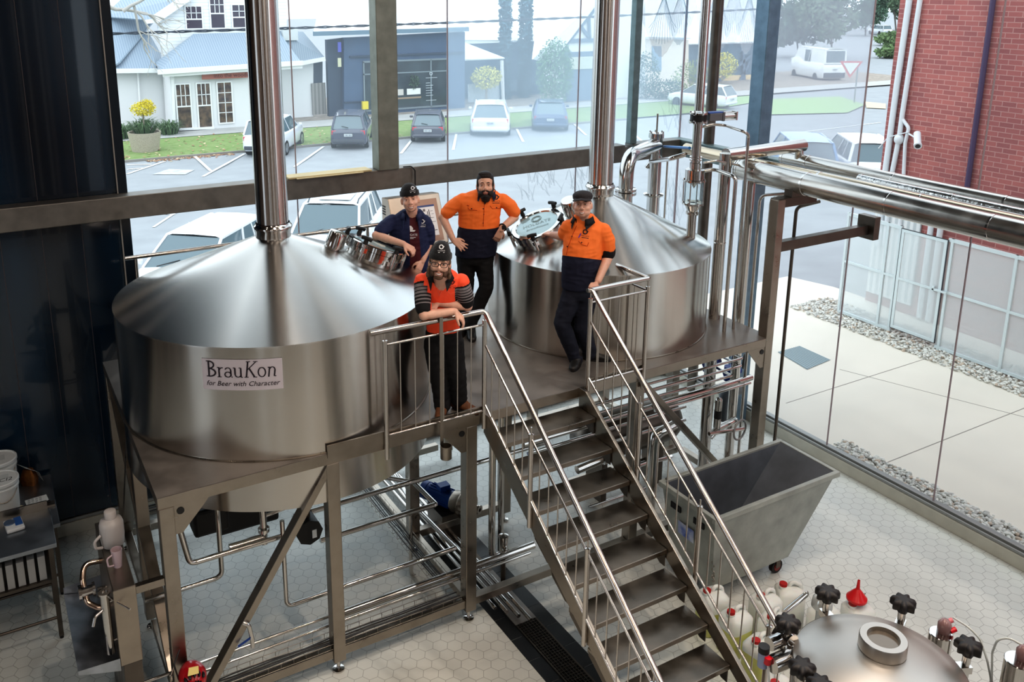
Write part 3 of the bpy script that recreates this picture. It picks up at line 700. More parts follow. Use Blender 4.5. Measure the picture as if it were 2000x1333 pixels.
B().lathe([(.13,zf-.05),(.13,zf-.02)],(f0.x,f0.y,0),n=28).lathe([(.09,zf+.0),(.13,zf),(.13,zf+.025),(.09,zf+.03)],(f0.x,f0.y,0),n=28).build('flange', CHROME, t)
B().tube([(g0.x+.17,g0.y-.05,PH),(g0.x+.17,g0.y-.05,zt-.3),(vx-.05,vy+.1,Z(303))],.014,10,fil=.05).build('side_tube', CHROME, t)
B().tube([(g0.x+.1,g0.y-.05,zt-.14),(vx-.05,vy+.05,Z(290))],.017,10).build('air_hose', mat('blue_hose', (40,120,190), .4), label='blue hose from the condenser to the valve line', cat='hose')
B().tube([px3(1262,328,g0),px3(1272,316,g0),px3(1310,310,hub),px3(1338,302,hub)],.026,12,fil=.04).build('small_pipe', CHROME, label='short bent spout pipe between condenser and sight glass line', cat='pipe')
# control console at the back of the platform
t = thing('control_console', 'tilted stainless console with touch screen behind the two standing men', 'console', (3.2,2.6,PH))
cl = at(757,390,y=2.78); cr_ = at(857,375,y=2.78); zt = (cl.z+cr_.z)/2; x0, x1 = cl.x, cr_.x
bt = at(876,472,x=x1+.0); yb, zb = bt.y, bt.z
prof = [(2.95,zt-.02),(2.78,zt),(yb,zb),(yb+.02,zb-.12),(2.95,zb-.12)]
B().prism(prof,(x0,0,0),(0,1,0),(0,0,1),(x1-x0,0,0)).build('housing', mat('console_steel', (184,168,152), .3, 1.0, noise=.08, nscale=4), t, bevel=.008)
dn = V((0,yb-2.78,zb-zt)); nn = V((0,dn.z,-dn.y)).normalized(); nn = nn if nn.y < 0 else -nn; ux = V((1,0,0)); uy = -dn.normalized(); L_ = dn.length
O = V((0,2.78,zt)) + nn*.004
def face(b, xa, xb, sa, sb, m=0, off=0): b.quad(*[V((xx,0,0)) + O + dn.normalized()*(s*L_) + nn*off for xx, s in ((xa,sb),(xb,sb),(xb,sa),(xa,sa))], m)
wd = x1-x0
b = B(); face(b, x0+wd*.33, x1-.05, .1, .95); b.build('bezel', mat('bezel_steel', (150,120,104), .35, 1.0), t)
b = B(); face(b, x0+wd*.40, x1-.1, .22, .84, 0, .004); sc = b.build('screen', mat('screen_glow', (226,222,220), .3, emit=.25), t)
b = B(); sx0, sx1 = x0+wd*.40, x1-.1; w2 = sx1-sx0
def scr(a, b_, c, d_, m): face(b, sx0+w2*a, sx0+w2*b_, .22+.62*c, .22+.62*d_, m, .006)
scr(0,1,0,.06,0); scr(.05,.95,.82,.84,1)
for (a, b_, c, d_) in ((.45,.62,.3,.55),(.48,.58,.12,.2)): scr(a,b_,c,d_,2)
for (a, b_, c, d_) in ((.2,.45,.25,.262),(.15,.42,.48,.492),(.65,.68,.2,.6),(.72,.75,.15,.5),(.62,.9,.42,.432),(.7,.95,.55,.562),(.3,.31,.3,.7),(.52,.53,.55,.75),(.3,.8,.72,.732),(.78,.9,.2,.21),(.82,.92,.3,.31),(.1,.2,.6,.62)): scr(a,b_,c,d_,1)
b.build('screen_diagram', [mat('screen_bar', (70,90,150), .4), mat('screen_ink', (60,50,52), .4), mat('screen_grey', (130,124,122), .4)], sc)
b = B()
for i in range(4): b.box((x0-.004,2.85,zt-.12-.03*i),(x0,2.93,zt-.105-.03*i))
b.build('vents', BLACK, t)
B().box((x0+wd*.4,2.83,PH),(x0+wd*.6,2.93,zb-.1)).build('pedestal', STEEL, t)
B().box((x0+wd*.3,yb-.02,zb-.34),(x1,2.9,zb-.125)).build('lower_cabinet', mat('console_orange_reflection', (168,110,84), .35, .9), t, bevel=.006)  # orange-brown of a reflection painted into the console steel
# guard rail along the back of the platform
yb_ = 2.82; zr_ = at(670,448,y=yb_).z
t = thing('railing', 'rear guard rail along the back edge behind the men', 'railing', (2.2,yb_,PH))
B().tube([(.3,yb_,zr_),(4.3,yb_,zr_)],.022,12).build('handrail', RAIL, t)
B().tube([(.3,yb_,zr_-.35),(4.3,yb_,zr_-.35)],.012,10).build('mid_rail', RAIL, t)
for x in (.4,1.7,2.9,4.25): B().cyl((x,yb_,PH),(x,yb_,zr_),.018,n=12).build('post', RAIL, t)
# ---------------------------------------------------------------- under the platform
def xpipe(par, u0, v0, u1, v1, y, r, ext=None, m=CHROME, name='pipe', pre=(), post_=(), fil=.07):
    a = at(u0,v0,y=y); c = at(u1,v1,y=y); z = (a.z+c.z)/2
    return B().tube([V(p)+V((a.x,y,z)) for p in pre]+[(a.x,y,z),(c.x,y,z)]+[V(p)+V((c.x,y,z)) for p in post_], r, 12, fil=fil).build(name, m, par)
t = thing('pipework', 'bright pipe loops under the left tank', 'pipework', (1.0,.6,.2))
xpipe(t,371,1101,553,1048,.45,.024,pre=((-.1,0,.6),),post_=((.2,0,0),))
xpipe(t,354,1153,434,1125,.75,.022,pre=((-.3,0,0),),post_=((0,0,.75),))
xpipe(t,560,1187,652,1153,.35,.02,pre=((0,0,.85),),post_=((.1,0,0),))
xpipe(t,382,1293,652,1206,.2,.014,pre=((-.5,0,0),)); xpipe(t,395,1310,652,1222,.16,.012,pre=((-.5,0,0),))
vp = at(516,1050,y=.5)
b = B().cyl((vp.x-.3,.5,vp.z),(vp.x,.5,vp.z),.035,n=18); b.build('pneumatic_valve', CHROME, t)
b = B().cyl((vp.x,.5,vp.z-.06),(vp.x,.5,vp.z+.5),.03,n=16).lathe([(.05,vp.z+.06),(.05,vp.z+.09)],(vp.x,.5,0),n=16); b.build('drain_stub', CHROME, t)
B().tube([(vp.x,.5,vp.z+.2),(vp.x+.2,.5,vp.z+.22),(vp.x+.28,.5,vp.z+.4)],.015,10,fil=.04).build('pipe', CHROME, t)
t2 = thing('pipework', 'bright pipe bank between the two middle legs under the platform', 'pipework', (2.2,.8,.2))
xpipe(t2,672,978,915,912,1.0,.026,pre=((-.5,0,0),),post_=((1.0,0,0),))
xpipe(t2,675,1041,846,988,.75,.026,pre=((-.25,0,0),),post_=((.03,.0,.0),(0,.45,.02),(-.5,1.0,.02)))
xpipe(t2,677,1143,884,1075,.42,.024,pre=((-.25,0,0),),post_=((.03,0,0),(0,.9,0),(.1,1.6,0)))
xpipe(t2,680,1195,915,1111,.22,.036,pre=((-.12,0,0),),post_=((.75,0,0),)); xpipe(t2,680,1208,915,1125,.14,.015,pre=((-.12,0,0),),post_=((.7,0,0),))
for (u, v, y, r, z1) in ((960,1090,.5,.036,1.7),(977,1090,.75,.03,1.6),(803,1130,.9,.02,.7)):
    p = at(u,v,y=y); B().tube([(p.x+.2,y,p.z),(p.x,y,p.z),(p.x,y,z1)],r,14,fil=.1).build('riser', CHROME, t2)
fp = at(983,1085,y=.3)
B().lathe([(.001,fp.z),(.045,fp.z),(.045,fp.z+.2),(.05,fp.z+.2),(.05,fp.z+.22),(.02,fp.z+.235),(.001,fp.z+.235)],(fp.x,.3,0),n=24).build('filter_housing', CHROME, t2)
B().cyl((fp.x,.3,0),(fp.x,.3,fp.z),.025,n=14).build('stand', STEELD, t2)
for i in range(4):
    p = at(1000-9*i,1150+8*i,z=.05); B().tube([(2.92+.07*i,-.05-.1*i,.09),(2.92+.07*i,1.6,.09),(2.92+.07*i,2.6,.09)],.02,10).build('pipe', CHROME, t2)
t3 = thing('pipework', 'dark bank of pipes under the deck behind the stairs', 'pipework', (4.0,.9,1.7))
for (u0,v0,u1,v1,y,r) in ((1159,787,1300,760,.5,.016),(1160,803,1300,776,.5,.016),(1162,822,1300,793,.55,.03),(1166,840,1300,812,.7,.018),(1170,866,1300,838,.8,.02)): xpipe(t3,u0,v0,u1,v1,y,r,pre=((-.9,0,0),),post_=((.3,0,0),))
p = at(1165,903,y=.35); B().tube([(p.x-.25,.35,p.z-.02),(p.x+.15,.35,p.z+.02)],.045,16).lathe([(.06,-.03),(.06,.03)],(p.x+.1,.35,p.z+.01),(1,0,0),16).build('pipe', CHROME, t3)
p = at(1278,850,y=.45); B().tube([(p.x,.45,.0),(p.x,.45,p.z),(p.x+.3,.45,p.z+.05)],.055,18,fil=.12).build('riser', CHROME, t3)
B().tube([at(1190,930,y=.9),at(1260,905,y=.9),at(1300,895,y=.9)],.03,12).build('pipe', CHROME, t3)
for (u0,v0,u1,v1,y,r) in ((1120,965,1240,925,1.0,.022),(1150,990,1260,955,1.0,.018)): xpipe(t3,u0,v0,u1,v1,y,r)
bx_ = at(1306,850,y=1.15); zc_ = at(1240,858,y=.9).z
t = thing('buffer_tank', 'dark horizontal steel vessel with domed end under the right tank', 'tank', (bx_.x-.7,1.15,0))
B().lathe([(.001,.06),(.14,.05),(.23,.0),(.27,-.08),(.28,-.16),(.28,-1.25),(.2,-1.36),(.001,-1.4)][::-1],(bx_.x,1.15,zc_),(1,0,0),40,sharp=2).build('shell', STEELD, t)
for dx in (-.25,-1.1): B().box((bx_.x+dx-.04,1.0,0),(bx_.x+dx+.04,1.3,zc_-.2)).build('leg', STEELD, t)
t4 = thing('pipework', 'valve rack with stacked pipes in the right bay under the deck', 'pipework', (5.6,.6,1.5))
for (u0,v0,u1,v1,y,r,bk) in ((1341,732,1446,699,.55,.016,1),(1344,745,1444,715,.6,.016,1),(1350,757,1426,735,.65,.016,1),(1357,770,1465,738,.42,.036,0),(1360,778,1463,750,.36,.016,0)):
    xpipe(t4,u0,v0,u1,v1,y,r,pre=((-.6,0,0),),post_=(((.03,0,0),(.03,.4,0),) if bk else ((.02,0,0),)),fil=.05)
p = at(1400,835,y=.5); b = B().cyl((p.x,.5,p.z),(p.x,.5,p.z+.34),.042,n=20).sph((p.x,.5,p.z+.34),.042,16,8); b.build('pneumatic_valve', CHROME, t4)
B().cyl((p.x,.5,p.z+.12),(p.x,.5,p.z+.22),.044,n=20).build('valve_band', BLACK, t4)
B().tube([(p.x-.1,.5,p.z-.1),(p.x+.02,.5,p.z-.02),(p.x+.3,.5,p.z+.02)],.04,14,fil=.06).build('pipe', CHROME, t4)
p = at(1427,765,y=.9); B().tube([(p.x-.1,.9,p.z-.35),(p.x-.08,.9,p.z),(p.x+.16,.9,p.z+.02)],.085,18,fil=.14).build('grey_elbow', mat('grey_paint', (112,118,122), .5), t4)
for i, (u, v) in enumerate(((1392,708),(1432,726))):
    p = at(u,v,y=.95); b = B().cyl((p.x-.06,.95,p.z-.1),(p.x-.06,.95,p.z+.08),.07,n=18).cyl((p.x-.13,.95,p.z),(p.x+.1,.95,p.z),.05,n=16); b.build('blue_valve', mat('valve_blue', (26,56,140), .4), t4)
p = at(1453,706,y=.8); hw = B().torus((p.x,.8,p.z),(.6,-.8,0),.085,.012,28,8); hw.bar((p.x-.06,.76,p.z),(p.x+.06,.84,p.z),.014,.014); hw.bar((p.x,.8,p.z-.08),(p.x,.8,p.z+.08),.014,.014); hw.build('handwheel', BLACK, t4)
p = at(1445,840,y=.3); B().torus((p.x,.3,p.z),(.2,-1,0),.12,.012,28,8).build('hose_loop', mat('grey_hose', (150,150,150), .4), t4)
p = at(1455,850,y=.3)
B().tube([at(1385,848,y=.3),at(1452,838,y=.3)],.022,10).build('pipe', CHROME, t4)
# pump with blue motor
p = at(866,970,z=.42); ax = V((.45,-.89,0)).normalized(); c = V((p.x,p.y,.42)); u_, w_, _ = frame_of(ax)
t = thing('pump', 'centrifugal pump with blue finned motor under the platform', 'pump', (p.x,p.y,.2))
b = B().cyl(c-ax*.2,c+ax*.14,.095,n=28)
for i in range(18):
    a = 2*PI*i/18; e = u_*math.cos(a)+w_*math.sin(a); b.bar(c-ax*.16+e*.098, c+ax*.1+e*.098, .006,.022, e)
b.cyl(c-ax*.27,c-ax*.2,.1,.1,n=28); b.obox(c+V((0,0,.12)),(.12,.1,.06)); b.build('motor', mat('motor_blue', (24,72,150), .38), t)
B().lathe([(.11,0),(.12,.02),(.12,.1),(.1,.12)],c+ax*.14,ax,28).build('lantern', STEEL, t)
B().lathe([(.05,.12),(.15,.12),(.155,.14),(.155,.2),(.14,.22),(.04,.225),(.04,.32),(.05,.32),(.05,.34),(.02,.34)],c+ax*.14,ax,36).build('pump_head', mat('pump_steel', (170,160,150), .25, 1.0), t)
B().tube([c+ax*.3+V((0,0,.12)),c+ax*.3+V((0,0,.6))],.03,14).build('outlet', CHROME, t)
B().box((p.x-.12,p.y-.2,.0),(p.x+.12,p.y+.15,.31)).build('plinth', STEELD, t)
# wire cable trays
def wire_tray(label, p0, p1, w=.16, h=.05, n=None):
    p0, p1 = V(p0), V(p1); d = (p1-p0); L0 = d.length; d.normalize(); s = d.cross(V((0,0,1))).normalized(); b = B()
    for (a, z) in ((-w/2,h),(-w/2,0),(-w/6,0),(w/6,0),(w/2,0),(w/2,h)): b.tube([p0+s*a+V((0,0,z)),p1+s*a+V((0,0,z))],.0028,6)
    for i in range(int(L0/.11)+1):
        q = p0+d*(i*.11); b.tube([q-s*w/2+V((0,0,h)),q-s*w/2,q+s*w/2,q+s*w/2+V((0,0,h))],.0026,6)
    o = b.build('cable_tray', STEEL, label=label, cat='cable tray')
    bb = B(); random.seed(int(p0.x*97+p0.y*31))
    for k in range(5):
        off = (k-2)*w/7; bb.tube([p0+d*(L0*i/8)+s*(off+random.uniform(-.012,.012))+V((0,0,.012+.008*(k%2))) for i in range(9)],.006,6)
    bb.build('cables', mat('cable_grey', (52,52,54), .5), o)
wire_tray('wire cable tray lying on the front floor beam between the legs', (.2,.10,.255), (2.6,.10,.255))
wire_tray('wire cable tray running back beside the drain under the platform', (2.45,.2,.42), (2.45,2.6,.42))
wire_tray('wire cable tray at the rear under the left tank', (.2,2.2,.75), (3.7,2.2,.75))
# dark control boxes seen below the left tank
for i, (u, v, y) in enumerate(((408,1010,1.3),(480,1000,1.6),(598,1030,.5))):
    p = at(u,v,y=y); t = thing('motor_box', ('black gearbox under the left tank, nearest the corner leg','black gearbox under the left tank, middle one','black drive unit with white label beside the brace')[i], 'gearbox', (p.x,y,p.z))
    r = (.16,.3,.1)[i]
    b = B().box((p.x-r,y-.12,p.z-.12),(p.x+r,y+.12,p.z+.14)) if i < 2 else B().cyl((p.x,y-.1,p.z),(p.x,y+.1,p.z),.12,n=8)
    b.build('housing', BLACK, t, bevel=.03)
    B().cyl((p.x,y,p.z+.1),(p.x,y,1.66),.04,n=14).build('mount', STEELD, t)
    if i == 2: B().box((p.x+.02,y-.105,p.z-.06),(p.x+.06,y-.1,p.z+.02)).build('sticker', WHITEP, t)
# long handled ladle hooked on the left railing
p0 = at(862,622,y=YR-.04); p1 = at(868,872,y=YR-.04)
t = thing('sample_ladle', 'long flat-handled sampling ladle hanging over the left railing', 'ladle', (p1.x,YR-.06,p1.z))
B().box((p0.x-.016,YR-.04,p1.z+.02),(p0.x+.016,YR-.034,p0.z+.0)).box((p0.x-.016,YR-.04,p0.z),(p0.x+.016,YR+.03,p0.z+.006)).build('handle', STEEL, t)
c = V((p1.x+.0,YR-.07,p1.z-.1))
b = B().lathe([(.001,0),(.05,0),(.05,.12),(.046,.12),(.046,.006),(.001,.006)],c,n=24); b.build('cup', STEEL, t)
# ================================================================ LOOSE THINGS INSIDE
# galvanised waste bin
GBIN = mat('galvanised_bin', (164,168,162), .5, .4, noise=.22, nscale=5, rnoise=.1)
GBIN2 = mat('galvanised_bin_inside', (112,118,126), .5, .5, noise=.2, nscale=4)
t = thing('tipping_bin', 'galvanised steel tipping bin on castors beside the stairs', 'bin', (5.4,-.7,0))
top = [(4.68,-1.07),(6.36,-1.07),(6.36,-.33),(4.68,-.33)]; bot = [(4.80,-.98),(5.86,-.98),(5.86,-.42),(4.80,-.42)]; zt, zb = 1.07, .2
b = B()
for i in range(4):
    j = (i+1)%4; b.quad((*bot[i],zb),(*bot[j],zb),(*top[j],zt),(*top[i],zt))
b.poly([(*p,zb) for p in bot][::-1]); b.build('outer_skin', GBIN, t)
b = B(); s = .018
ti = [(4.68+s,-1.07+s),(6.36-s,-1.07+s),(6.36-s,-.33-s),(4.68+s,-.33-s)]; bi = [(4.80+s,-.98+s),(5.5,-.98+s),(5.5,-.42-s),(4.80+s,-.42-s)]
for i in range(4):
    j = (i+1)%4; b.quad((*ti[i],zt),(*ti[j],zt),(*bi[j],zb+.03),(*bi[i],zb+.03))
b.poly([(*p,zb+.03) for p in bi]); b.build('inner_skin', GBIN2, t)
b = B(); 
b.box((4.655,-1.095,zt-.05),(6.385,-1.05,zt+.006)).box((4.655,-.35,zt-.05),(6.385,-.305,zt+.006)).box((4.655,-1.05,zt-.05),(4.70,-.35,zt+.006)).box((6.34,-1.05,zt-.05),(6.385,-.35,zt+.006))
b.build('rim', GBIN, t, bevel=.005)
for y in (-.92,-.6): B().box((4.69,y,.86),(4.705,y+.14,.92)).build('lifting_slot', mat('slot_shadow', (14,14,15), .7), t)
b = B().quad((4.716,-.78,.62),(4.716,-.56,.62),(4.708,-.56,.76),(4.708,-.78,.76)); b.build('blue_white_label', mat('bin_label', (200,208,220), .4, col2=(40,80,170), nscale=9), t)
b = B().tube([(4.72,-.37,.95),(4.75,-.30,1.06),(4.72,-.36,1.12),(4.68,-.42,1.06)],.008,8,fil=.03); b.build('hook', STEEL, t)
b = B()
for i in range(14): b.torus((4.735+.004*i,-1.0,.88-.042*i),(1,0,0) if i%2 else (0,1,0),.017,.005,10,6)
b.build('chain', STEEL, t)
for i, (x, y, fx_) in enumerate(((5.78,-.90,0),(5.78,-.48,0),(4.9,-.9,0),(4.9,-.48,0))):
    b = B().box((x-.05,y-.04,.19),(x+.05,y+.04,.205)).box((x-.03,y-.035,.07),(x+.03,y-.027,.2)).box((x-.03,y+.027,.07),(x+.03,y+.035,.2)); cs = b.build('castor', STEELD, t)
    B().cyl((x,y-.022,.075),(x,y+.022,.075),.075,n=24).build('wheel', RUBBER, cs)
    B().cyl((x,y-.028,.075),(x,y+.028,.075),.045,n=20).build('hub', mat('wheel_red', (120,40,34), .5), cs)
# jerrycans
CANM = mat('natural_jerrycan', (226,230,226), .32, spec=.4, sss=.15); CANY = mat('jerrycan_with_yellow_liquid', (206,206,120), .35)
def rounded(b, w, d, zs, n=6, r=.05, m=0):
    """stack of rounded rectangles: zs = [(z, inset, corner radius)]"""
    vs = []; K = 0
    for (z, ins, rr) in zs:
        ring = []
        for cx, cy, a0 in ((1,1,0),(-1,1,90),(-1,-1,180),(1,-1,270)):
            for i in range(n+1):
                a = math.radians(a0+90*i/n); ring.append(V((cx*(w/2-ins-rr)+rr*math.cos(a), cy*(d/2-ins-rr)+rr*math.sin(a), z)))
        K = len(ring); vs += ring
    fs = [(j*K+i, j*K+(i+1)%K, (j+1)*K+(i+1)%K, (j+1)*K+i) for j in range(len(zs)-1) for i in range(K)]
    b.add(vs, fs, m, True); b.add(vs[:K], [tuple(range(K-1,-1,-1))], m); b.add(vs[-K:], [tuple(range(K))], m); return b
def jerrycan(name, fill, label):
    t = thing('jerrycan', label, 'jerrycan', local=True, group='jerrycans on the floor beside the stairs'); t['group'] = 'jerrycans on the floor beside the stairs'
    if fill > 0: rounded(B(),.25,.23,[(.0,.012,.04),(.012,0,.05),(fill,0,.05)]).build('filled_lower_body', CANY, t)
    rounded(B(),.25,.23,[(max(fill,.0),.0 if fill else .012,.05),(fill+.012,0,.05),(.355,0,.05),(.385,.018,.06),(.405,.05,.05),(.41,.07,.04)]).build('body', CANM, t)
    b = B().tube([(.10,0,.375),(.085,0,.425),(.03,0,.452),(-.005,0,.44),(-.012,0,.40)],.019,10,fil=.03); b.build('handle', CANM, t)
    c = B().cyl((-.07,0,.395),(-.07,0,.415),.04,n=20).build('neck', CANM, t)
    b = B(); n = 28; vs = []
    for z, r in ((.412,.036),(.442,.036)):
        for i in range(n*2): a = PI*i/n; vs.append((-.07+(r-(.003 if i%2 else 0))*math.cos(a),(r-(.003 if i%2 else 0))*math.sin(a),z))
    N2 = 2*n; b.add(vs,[(i,(i+1)%N2,N2+(i+1)%N2,N2+i) for i in range(N2)],0,False); b.add(vs[N2:],[tuple(range(N2))])
    b.build('red_cap', mat('red_cap', (176,32,30), .4), t)
    return t
cans = [(4.60,-1.19,.15,.24,'jerrycan with greenish contents, nearest the bin'),(4.58,-1.50,.35,.25,'jerrycan two thirds full of yellow liquid beside the stair rail'),(4.84,-1.70,.7,0,'small empty jerrycan, nearest behind the yellow one'),(4.99,-1.47,.3,0,'empty jerrycan in the middle of the row behind the handrail'),
        (5.28,-1.50,-.2,0,'empty jerrycan lying furthest back in the group, its cap uppermost'),(4.26,-2.25,.9,0,'white jerrycan at the bottom edge below the star knobs'),(5.32,-1.85,.5,0,'empty jerrycan half hidden by the clear dome beside the round lid'),(5.63,-1.98,.1,0,'white jerrycan under the red funnel'),
        (4.50,-1.86,.5,.3,'jerrycan full of yellow liquid at the foot of the stairs')]
c0 = None
for (x, y, rz, fill, lab) in cans:
    c = jerrycan('jerrycan', fill, lab); c.location = (x,y,0); c.rotation_euler = (0,0,rz-.35)
t = thing('funnel', 'red plastic funnel upside down on a jerrycan', 'funnel', (5.60,-1.97,.46), local=True)
RED = mat('funnel_red', (206,24,30), .3)
B().lathe([(.085,0),(.09,.0),(.09,.022),(.082,.03),(.04,.085),(.018,.11)],(0,0,0),n=32).build('bowl', RED, t)
B().lathe([(.018,.10),(.011,.2),(.009,.2),(.012,.13)],(0,0,0),n=20).build('spout', RED, t)
B().torus((.1,0,.01),(0,1,.3),.018,.003,16,6).build('wire_loop', STEEL, t)
# yeast tank with round lid and star knobs in the foreground
c = V((2.898,-3.957,0)); RL, zl = .438, 2.4
t = thing('lidded_tank', 'round steel tank in the foreground with star knobs and sight glass lid', 'tank', c)
LID = mat('satin_lid', (186,182,176), .42, 1.0, aniso=.4, noise=.08, nscale=2)
B().lathe([(RL*.97,0.0),(RL*.97,zl-.07)],c,n=64).build('body', LID, t)
B().lathe([(RL*.98,zl-.075),(RL*1.0,zl-.07),(RL*1.0,zl-.012),(RL*.985,zl)],c,n=72).build('lid_rim', CHROME, t)
ld = B().lathe([(RL*.985,zl-.002),(RL*.97,zl+.006),(RL*.86,zl+.012),(RL*.75,zl+.03),(RL*.55,zl+.052),(RL*.3,zl+.064),(.001,zl+.068)],c,n=72,sharp=2).build('lid', LID, t)
sg = at(1726,1245,z=zl+.14)
B().lathe([(.118,zl+.02),(.104,zl+.06),(.116,zl+.065),(.12,zl+.07),(.12,zl+.13),(.116,zl+.138),(.082,zl+.138),(.080,zl+.112)],(sg.x,sg.y,0),n=40).build('sight_glass_ring', mat('ring_satin', (186,182,176), .38, 1.0), ld)
B().cyl((sg.x,sg.y,zl+.11),(sg.x,sg.y,zl+.114),.082,n=32).build('sight_glass_pane', mat('sight_pane', (112,104,94), .12, .3), ld)
for (u, v) in ((1630,1172),(1759,1190),(1545,1218),(1878,1262),(1558,1305),(1590,1345)):
    q = at(u,v,z=zl+.12); e = V((q.x-c.x,q.y-c.y,0)).normalized(); q = c + e*(RL*1.075)
    b = B().cyl(q+V((0,0,zl-.12)),q+V((0,0,zl+.065)),.021,n=16); b.obox(q-e*.02+V((0,0,zl-.02)),(.09,.05,.04),Matrix((e,V((0,0,1)).cross(e),V((0,0,1)))).transposed()); bl = b.build('clamp_bolt', CHROME, t)
    b = B(); star_knob(b, q+V((0,0,zl+.085)), (0,0,1), .070, .058, 7); b.cyl(q+V((0,0,zl+.06)),q+V((0,0,zl+.09)),.026,.03,n=16)
    kb = b.build('star_knob', mat('knob_black', (30,27,27), .5), bl); B().cyl(q+V((0,0,zl+.137)),q+V((0,0,zl+.1415)),.021,n=20).build('knob_cap', mat('knob_cap', (74,66,66), .5), kb)
# damped hinge on the left of the lid
h = at(1540,1243,z=zl); e1 = V((-.9,.05,0)).normalized(); ez = V((0,0,1))
hg = thing  # (plain alias kept short)
q0 = V((h.x,h.y,zl-.0))
hin = B().cyl(q0,q0+e1*.14,.038,n=24).cyl(q0+V((.0,-.07,-.06)),q0+V((0,-.07,-.06))+e1*.19,.048,n=24).build('hinge_cylinder', CHROME, t)
B().cyl(q0+V((-.03,-.05,.0)),q0+V((-.03,.05,.0)),.05,n=24).cyl(q0+V((-.03,-.065,0)),q0+V((-.03,-.05,0)),.014,n=6).build('hinge_barrel', CHROME, hin)
q1 = q0+e1*.2+V((0,-.02,-.04))
sn = B().cyl(q1+V((0,0,-.06)),q1+V((0,0,.05)),.028,n=20).build('sensor_body', mat('sensor_clear', (150,160,190), .2, spec=.6), hin)
B().cyl(q1+V((0,0,.03)),q1+V((0,0,.065)),.03,n=20).build('sensor_cap', BLACK, sn); B().cyl(q1+V((.0,-.03,-.02)),q1+V((0,-.034,.02)),.02,n=16).build('red_dot', mat('sensor_red', (210,20,40), .3), sn)
B().tube([q1+V((.0,-.03,0)),q1+V((0,-.05,-.1)),q1+V((.02,-.06,-.5)),q1+V((.05,-.05,-1.2))],.006,8).build('sensor_cable', WHITEP, sn)
q2 = at(1532,1197,z=zl-.08); B().tube([q2,q2+V((.20,.02,.03))],.016,12).torus(q2+V((.2,.02,.03)),(0,1,0),.018,.007,16,8).build('latch_arm', CHROME, t)
# clear dome lamp behind the lid
p = at(1605,1185,z=zl-.1); B().lathe([(.06,0),(.06,.02),(.055,.05),(.035,.085),(.001,.095)],p,n=28,sharp=2).cyl(p-V((0,0,.16)),p,.03,n=16).build('clear_dome', mat('dome_clear', (196,200,198), .1, .4), t)
B().tube([p-V((0,0,.14)),c+V((.1,.42,zl-.2))],.015,8).build('dome_arm', CHROME, t)
# air vent filters: a round plate with clear cup, red fittings and clear hose
def vent(label, p, r, hose):
    t = thing('vent_valve', label, 'valve', (p.x,p.y,0))
    b = B().lathe([(r,0),(r,p.z-.004),(r-.004,p.z),(.001,p.z)],(p.x,p.y,0),n=36); b.build('stand_pipe', CHROME, t)
    cu = B().lathe([(.036,p.z),(.036,p.z+.05),(.02,p.z+.075),(.001,p.z+.08)],(p.x+.025,p.y+.0,0),n=24,sharp=2).build('clear_cup', mat('cup_smoke', (142,112,112), .12, spec=.7), t)
    for d, cm in ((V((.03,-.032,.02)),'sensor_red'),(V((.05,.005,.045)),'pink_fitting')):
        q = p+d; B().cyl(q,q+V((.03,-.012,.012)),.014,n=14).build('fitting', mat(cm, (214,120,130) if 'pink' in cm else (210,20,40), .3), cu)
    if hose: B().tube(hose,.006,10,fil=.09).build('clear_hose', mat('clear_hose', (206,212,210), .15, spec=.8), cu)
pv = at(1838,1237,z=zl-.03)
hb = at(1930,1333,z=0.9)
def arc(a, b_, top, n=14):
    return [V(a).lerp(V(b_), i/n) + V((0,0,top*math.sin(PI*i/n)**.8)) for i in range(n+1)]
h0 = pv+V((.1,.0,.06))
vent('steel vent valve with smoked cup, right of the round lid', pv, .062, [h0, at(1895,1228,z=zl+.05), at(1915,1250,z=zl), at(1928,1290,z=zl-.1), at(1935,1325,z=zl-.25), at(1936,1400,z=zl-.5)])
pv2 = at(1992,1290,z=zl-.05)
vent('steel vent valve cut off by the right picture edge', pv2, .075, [at(1999,1262,z=zl+.02), at(1970,1246,z=zl+.03), at(1948,1250,z=zl), at(1938,1275,z=zl-.1), at(1937,1325,z=zl-.25), at(1938,1400,z=zl-.5)])
# ---------------------------------------------------------------- tables at the left
def table(name, label, x0, x1, y0, y1, z, lip, shelf):
    t = thing(name, label, 'table', ((x0+x1)/2,(y0+y1)/2,0))
    B().box((x0,y0,z-.04),(x1,y1,z)).build('table_top', mat('table_steel', (166,172,178), .4, 1.0, noise=.15, nscale=5, rnoise=.1), t, bevel=.004)
    if lip: B().box((x0,y1-.015,z),(x1-.02,y1,z+lip)).build('back_lip', STEEL, t)
    for x in (x0+.06,x1-.05):
        for y in (y0+.05,y1-.05):
            lg = B().box((x-.02,y-.02,.03),(x+.02,y+.02,z-.04)).build('leg', STEELD, t); B().cyl((x,y,0),(x,y,.05),.018,.014,n=12).build('leg_foot', BLACK, lg)
    b = B()
    for y in (y0+.05,y1-.05): b.tube([(x0+.06,y,.22),(x1-.05,y,.22)],.014,10)
    b.tube([(x1-.05,y0+.05,.45),(x1-.05,y1-.05,.45)],.014,10); b.build('stretcher', STEELD, t)
    if shelf: B().box((x0+.05,y0+.05,shelf-.03),(x1-.05,y1-.05,shelf)).build('shelf', STEELD, t)
    return t
table('work_table', 'stainless table with raised back lip at the left edge, nearer of two', -2.0, -.645, 1.64, 2.28, 1.0, .09, .62)
table('work_table', 'stainless table against the dark wall carrying white buckets', -2.0, -.575, 2.30, 3.33, .80, 0, 0)
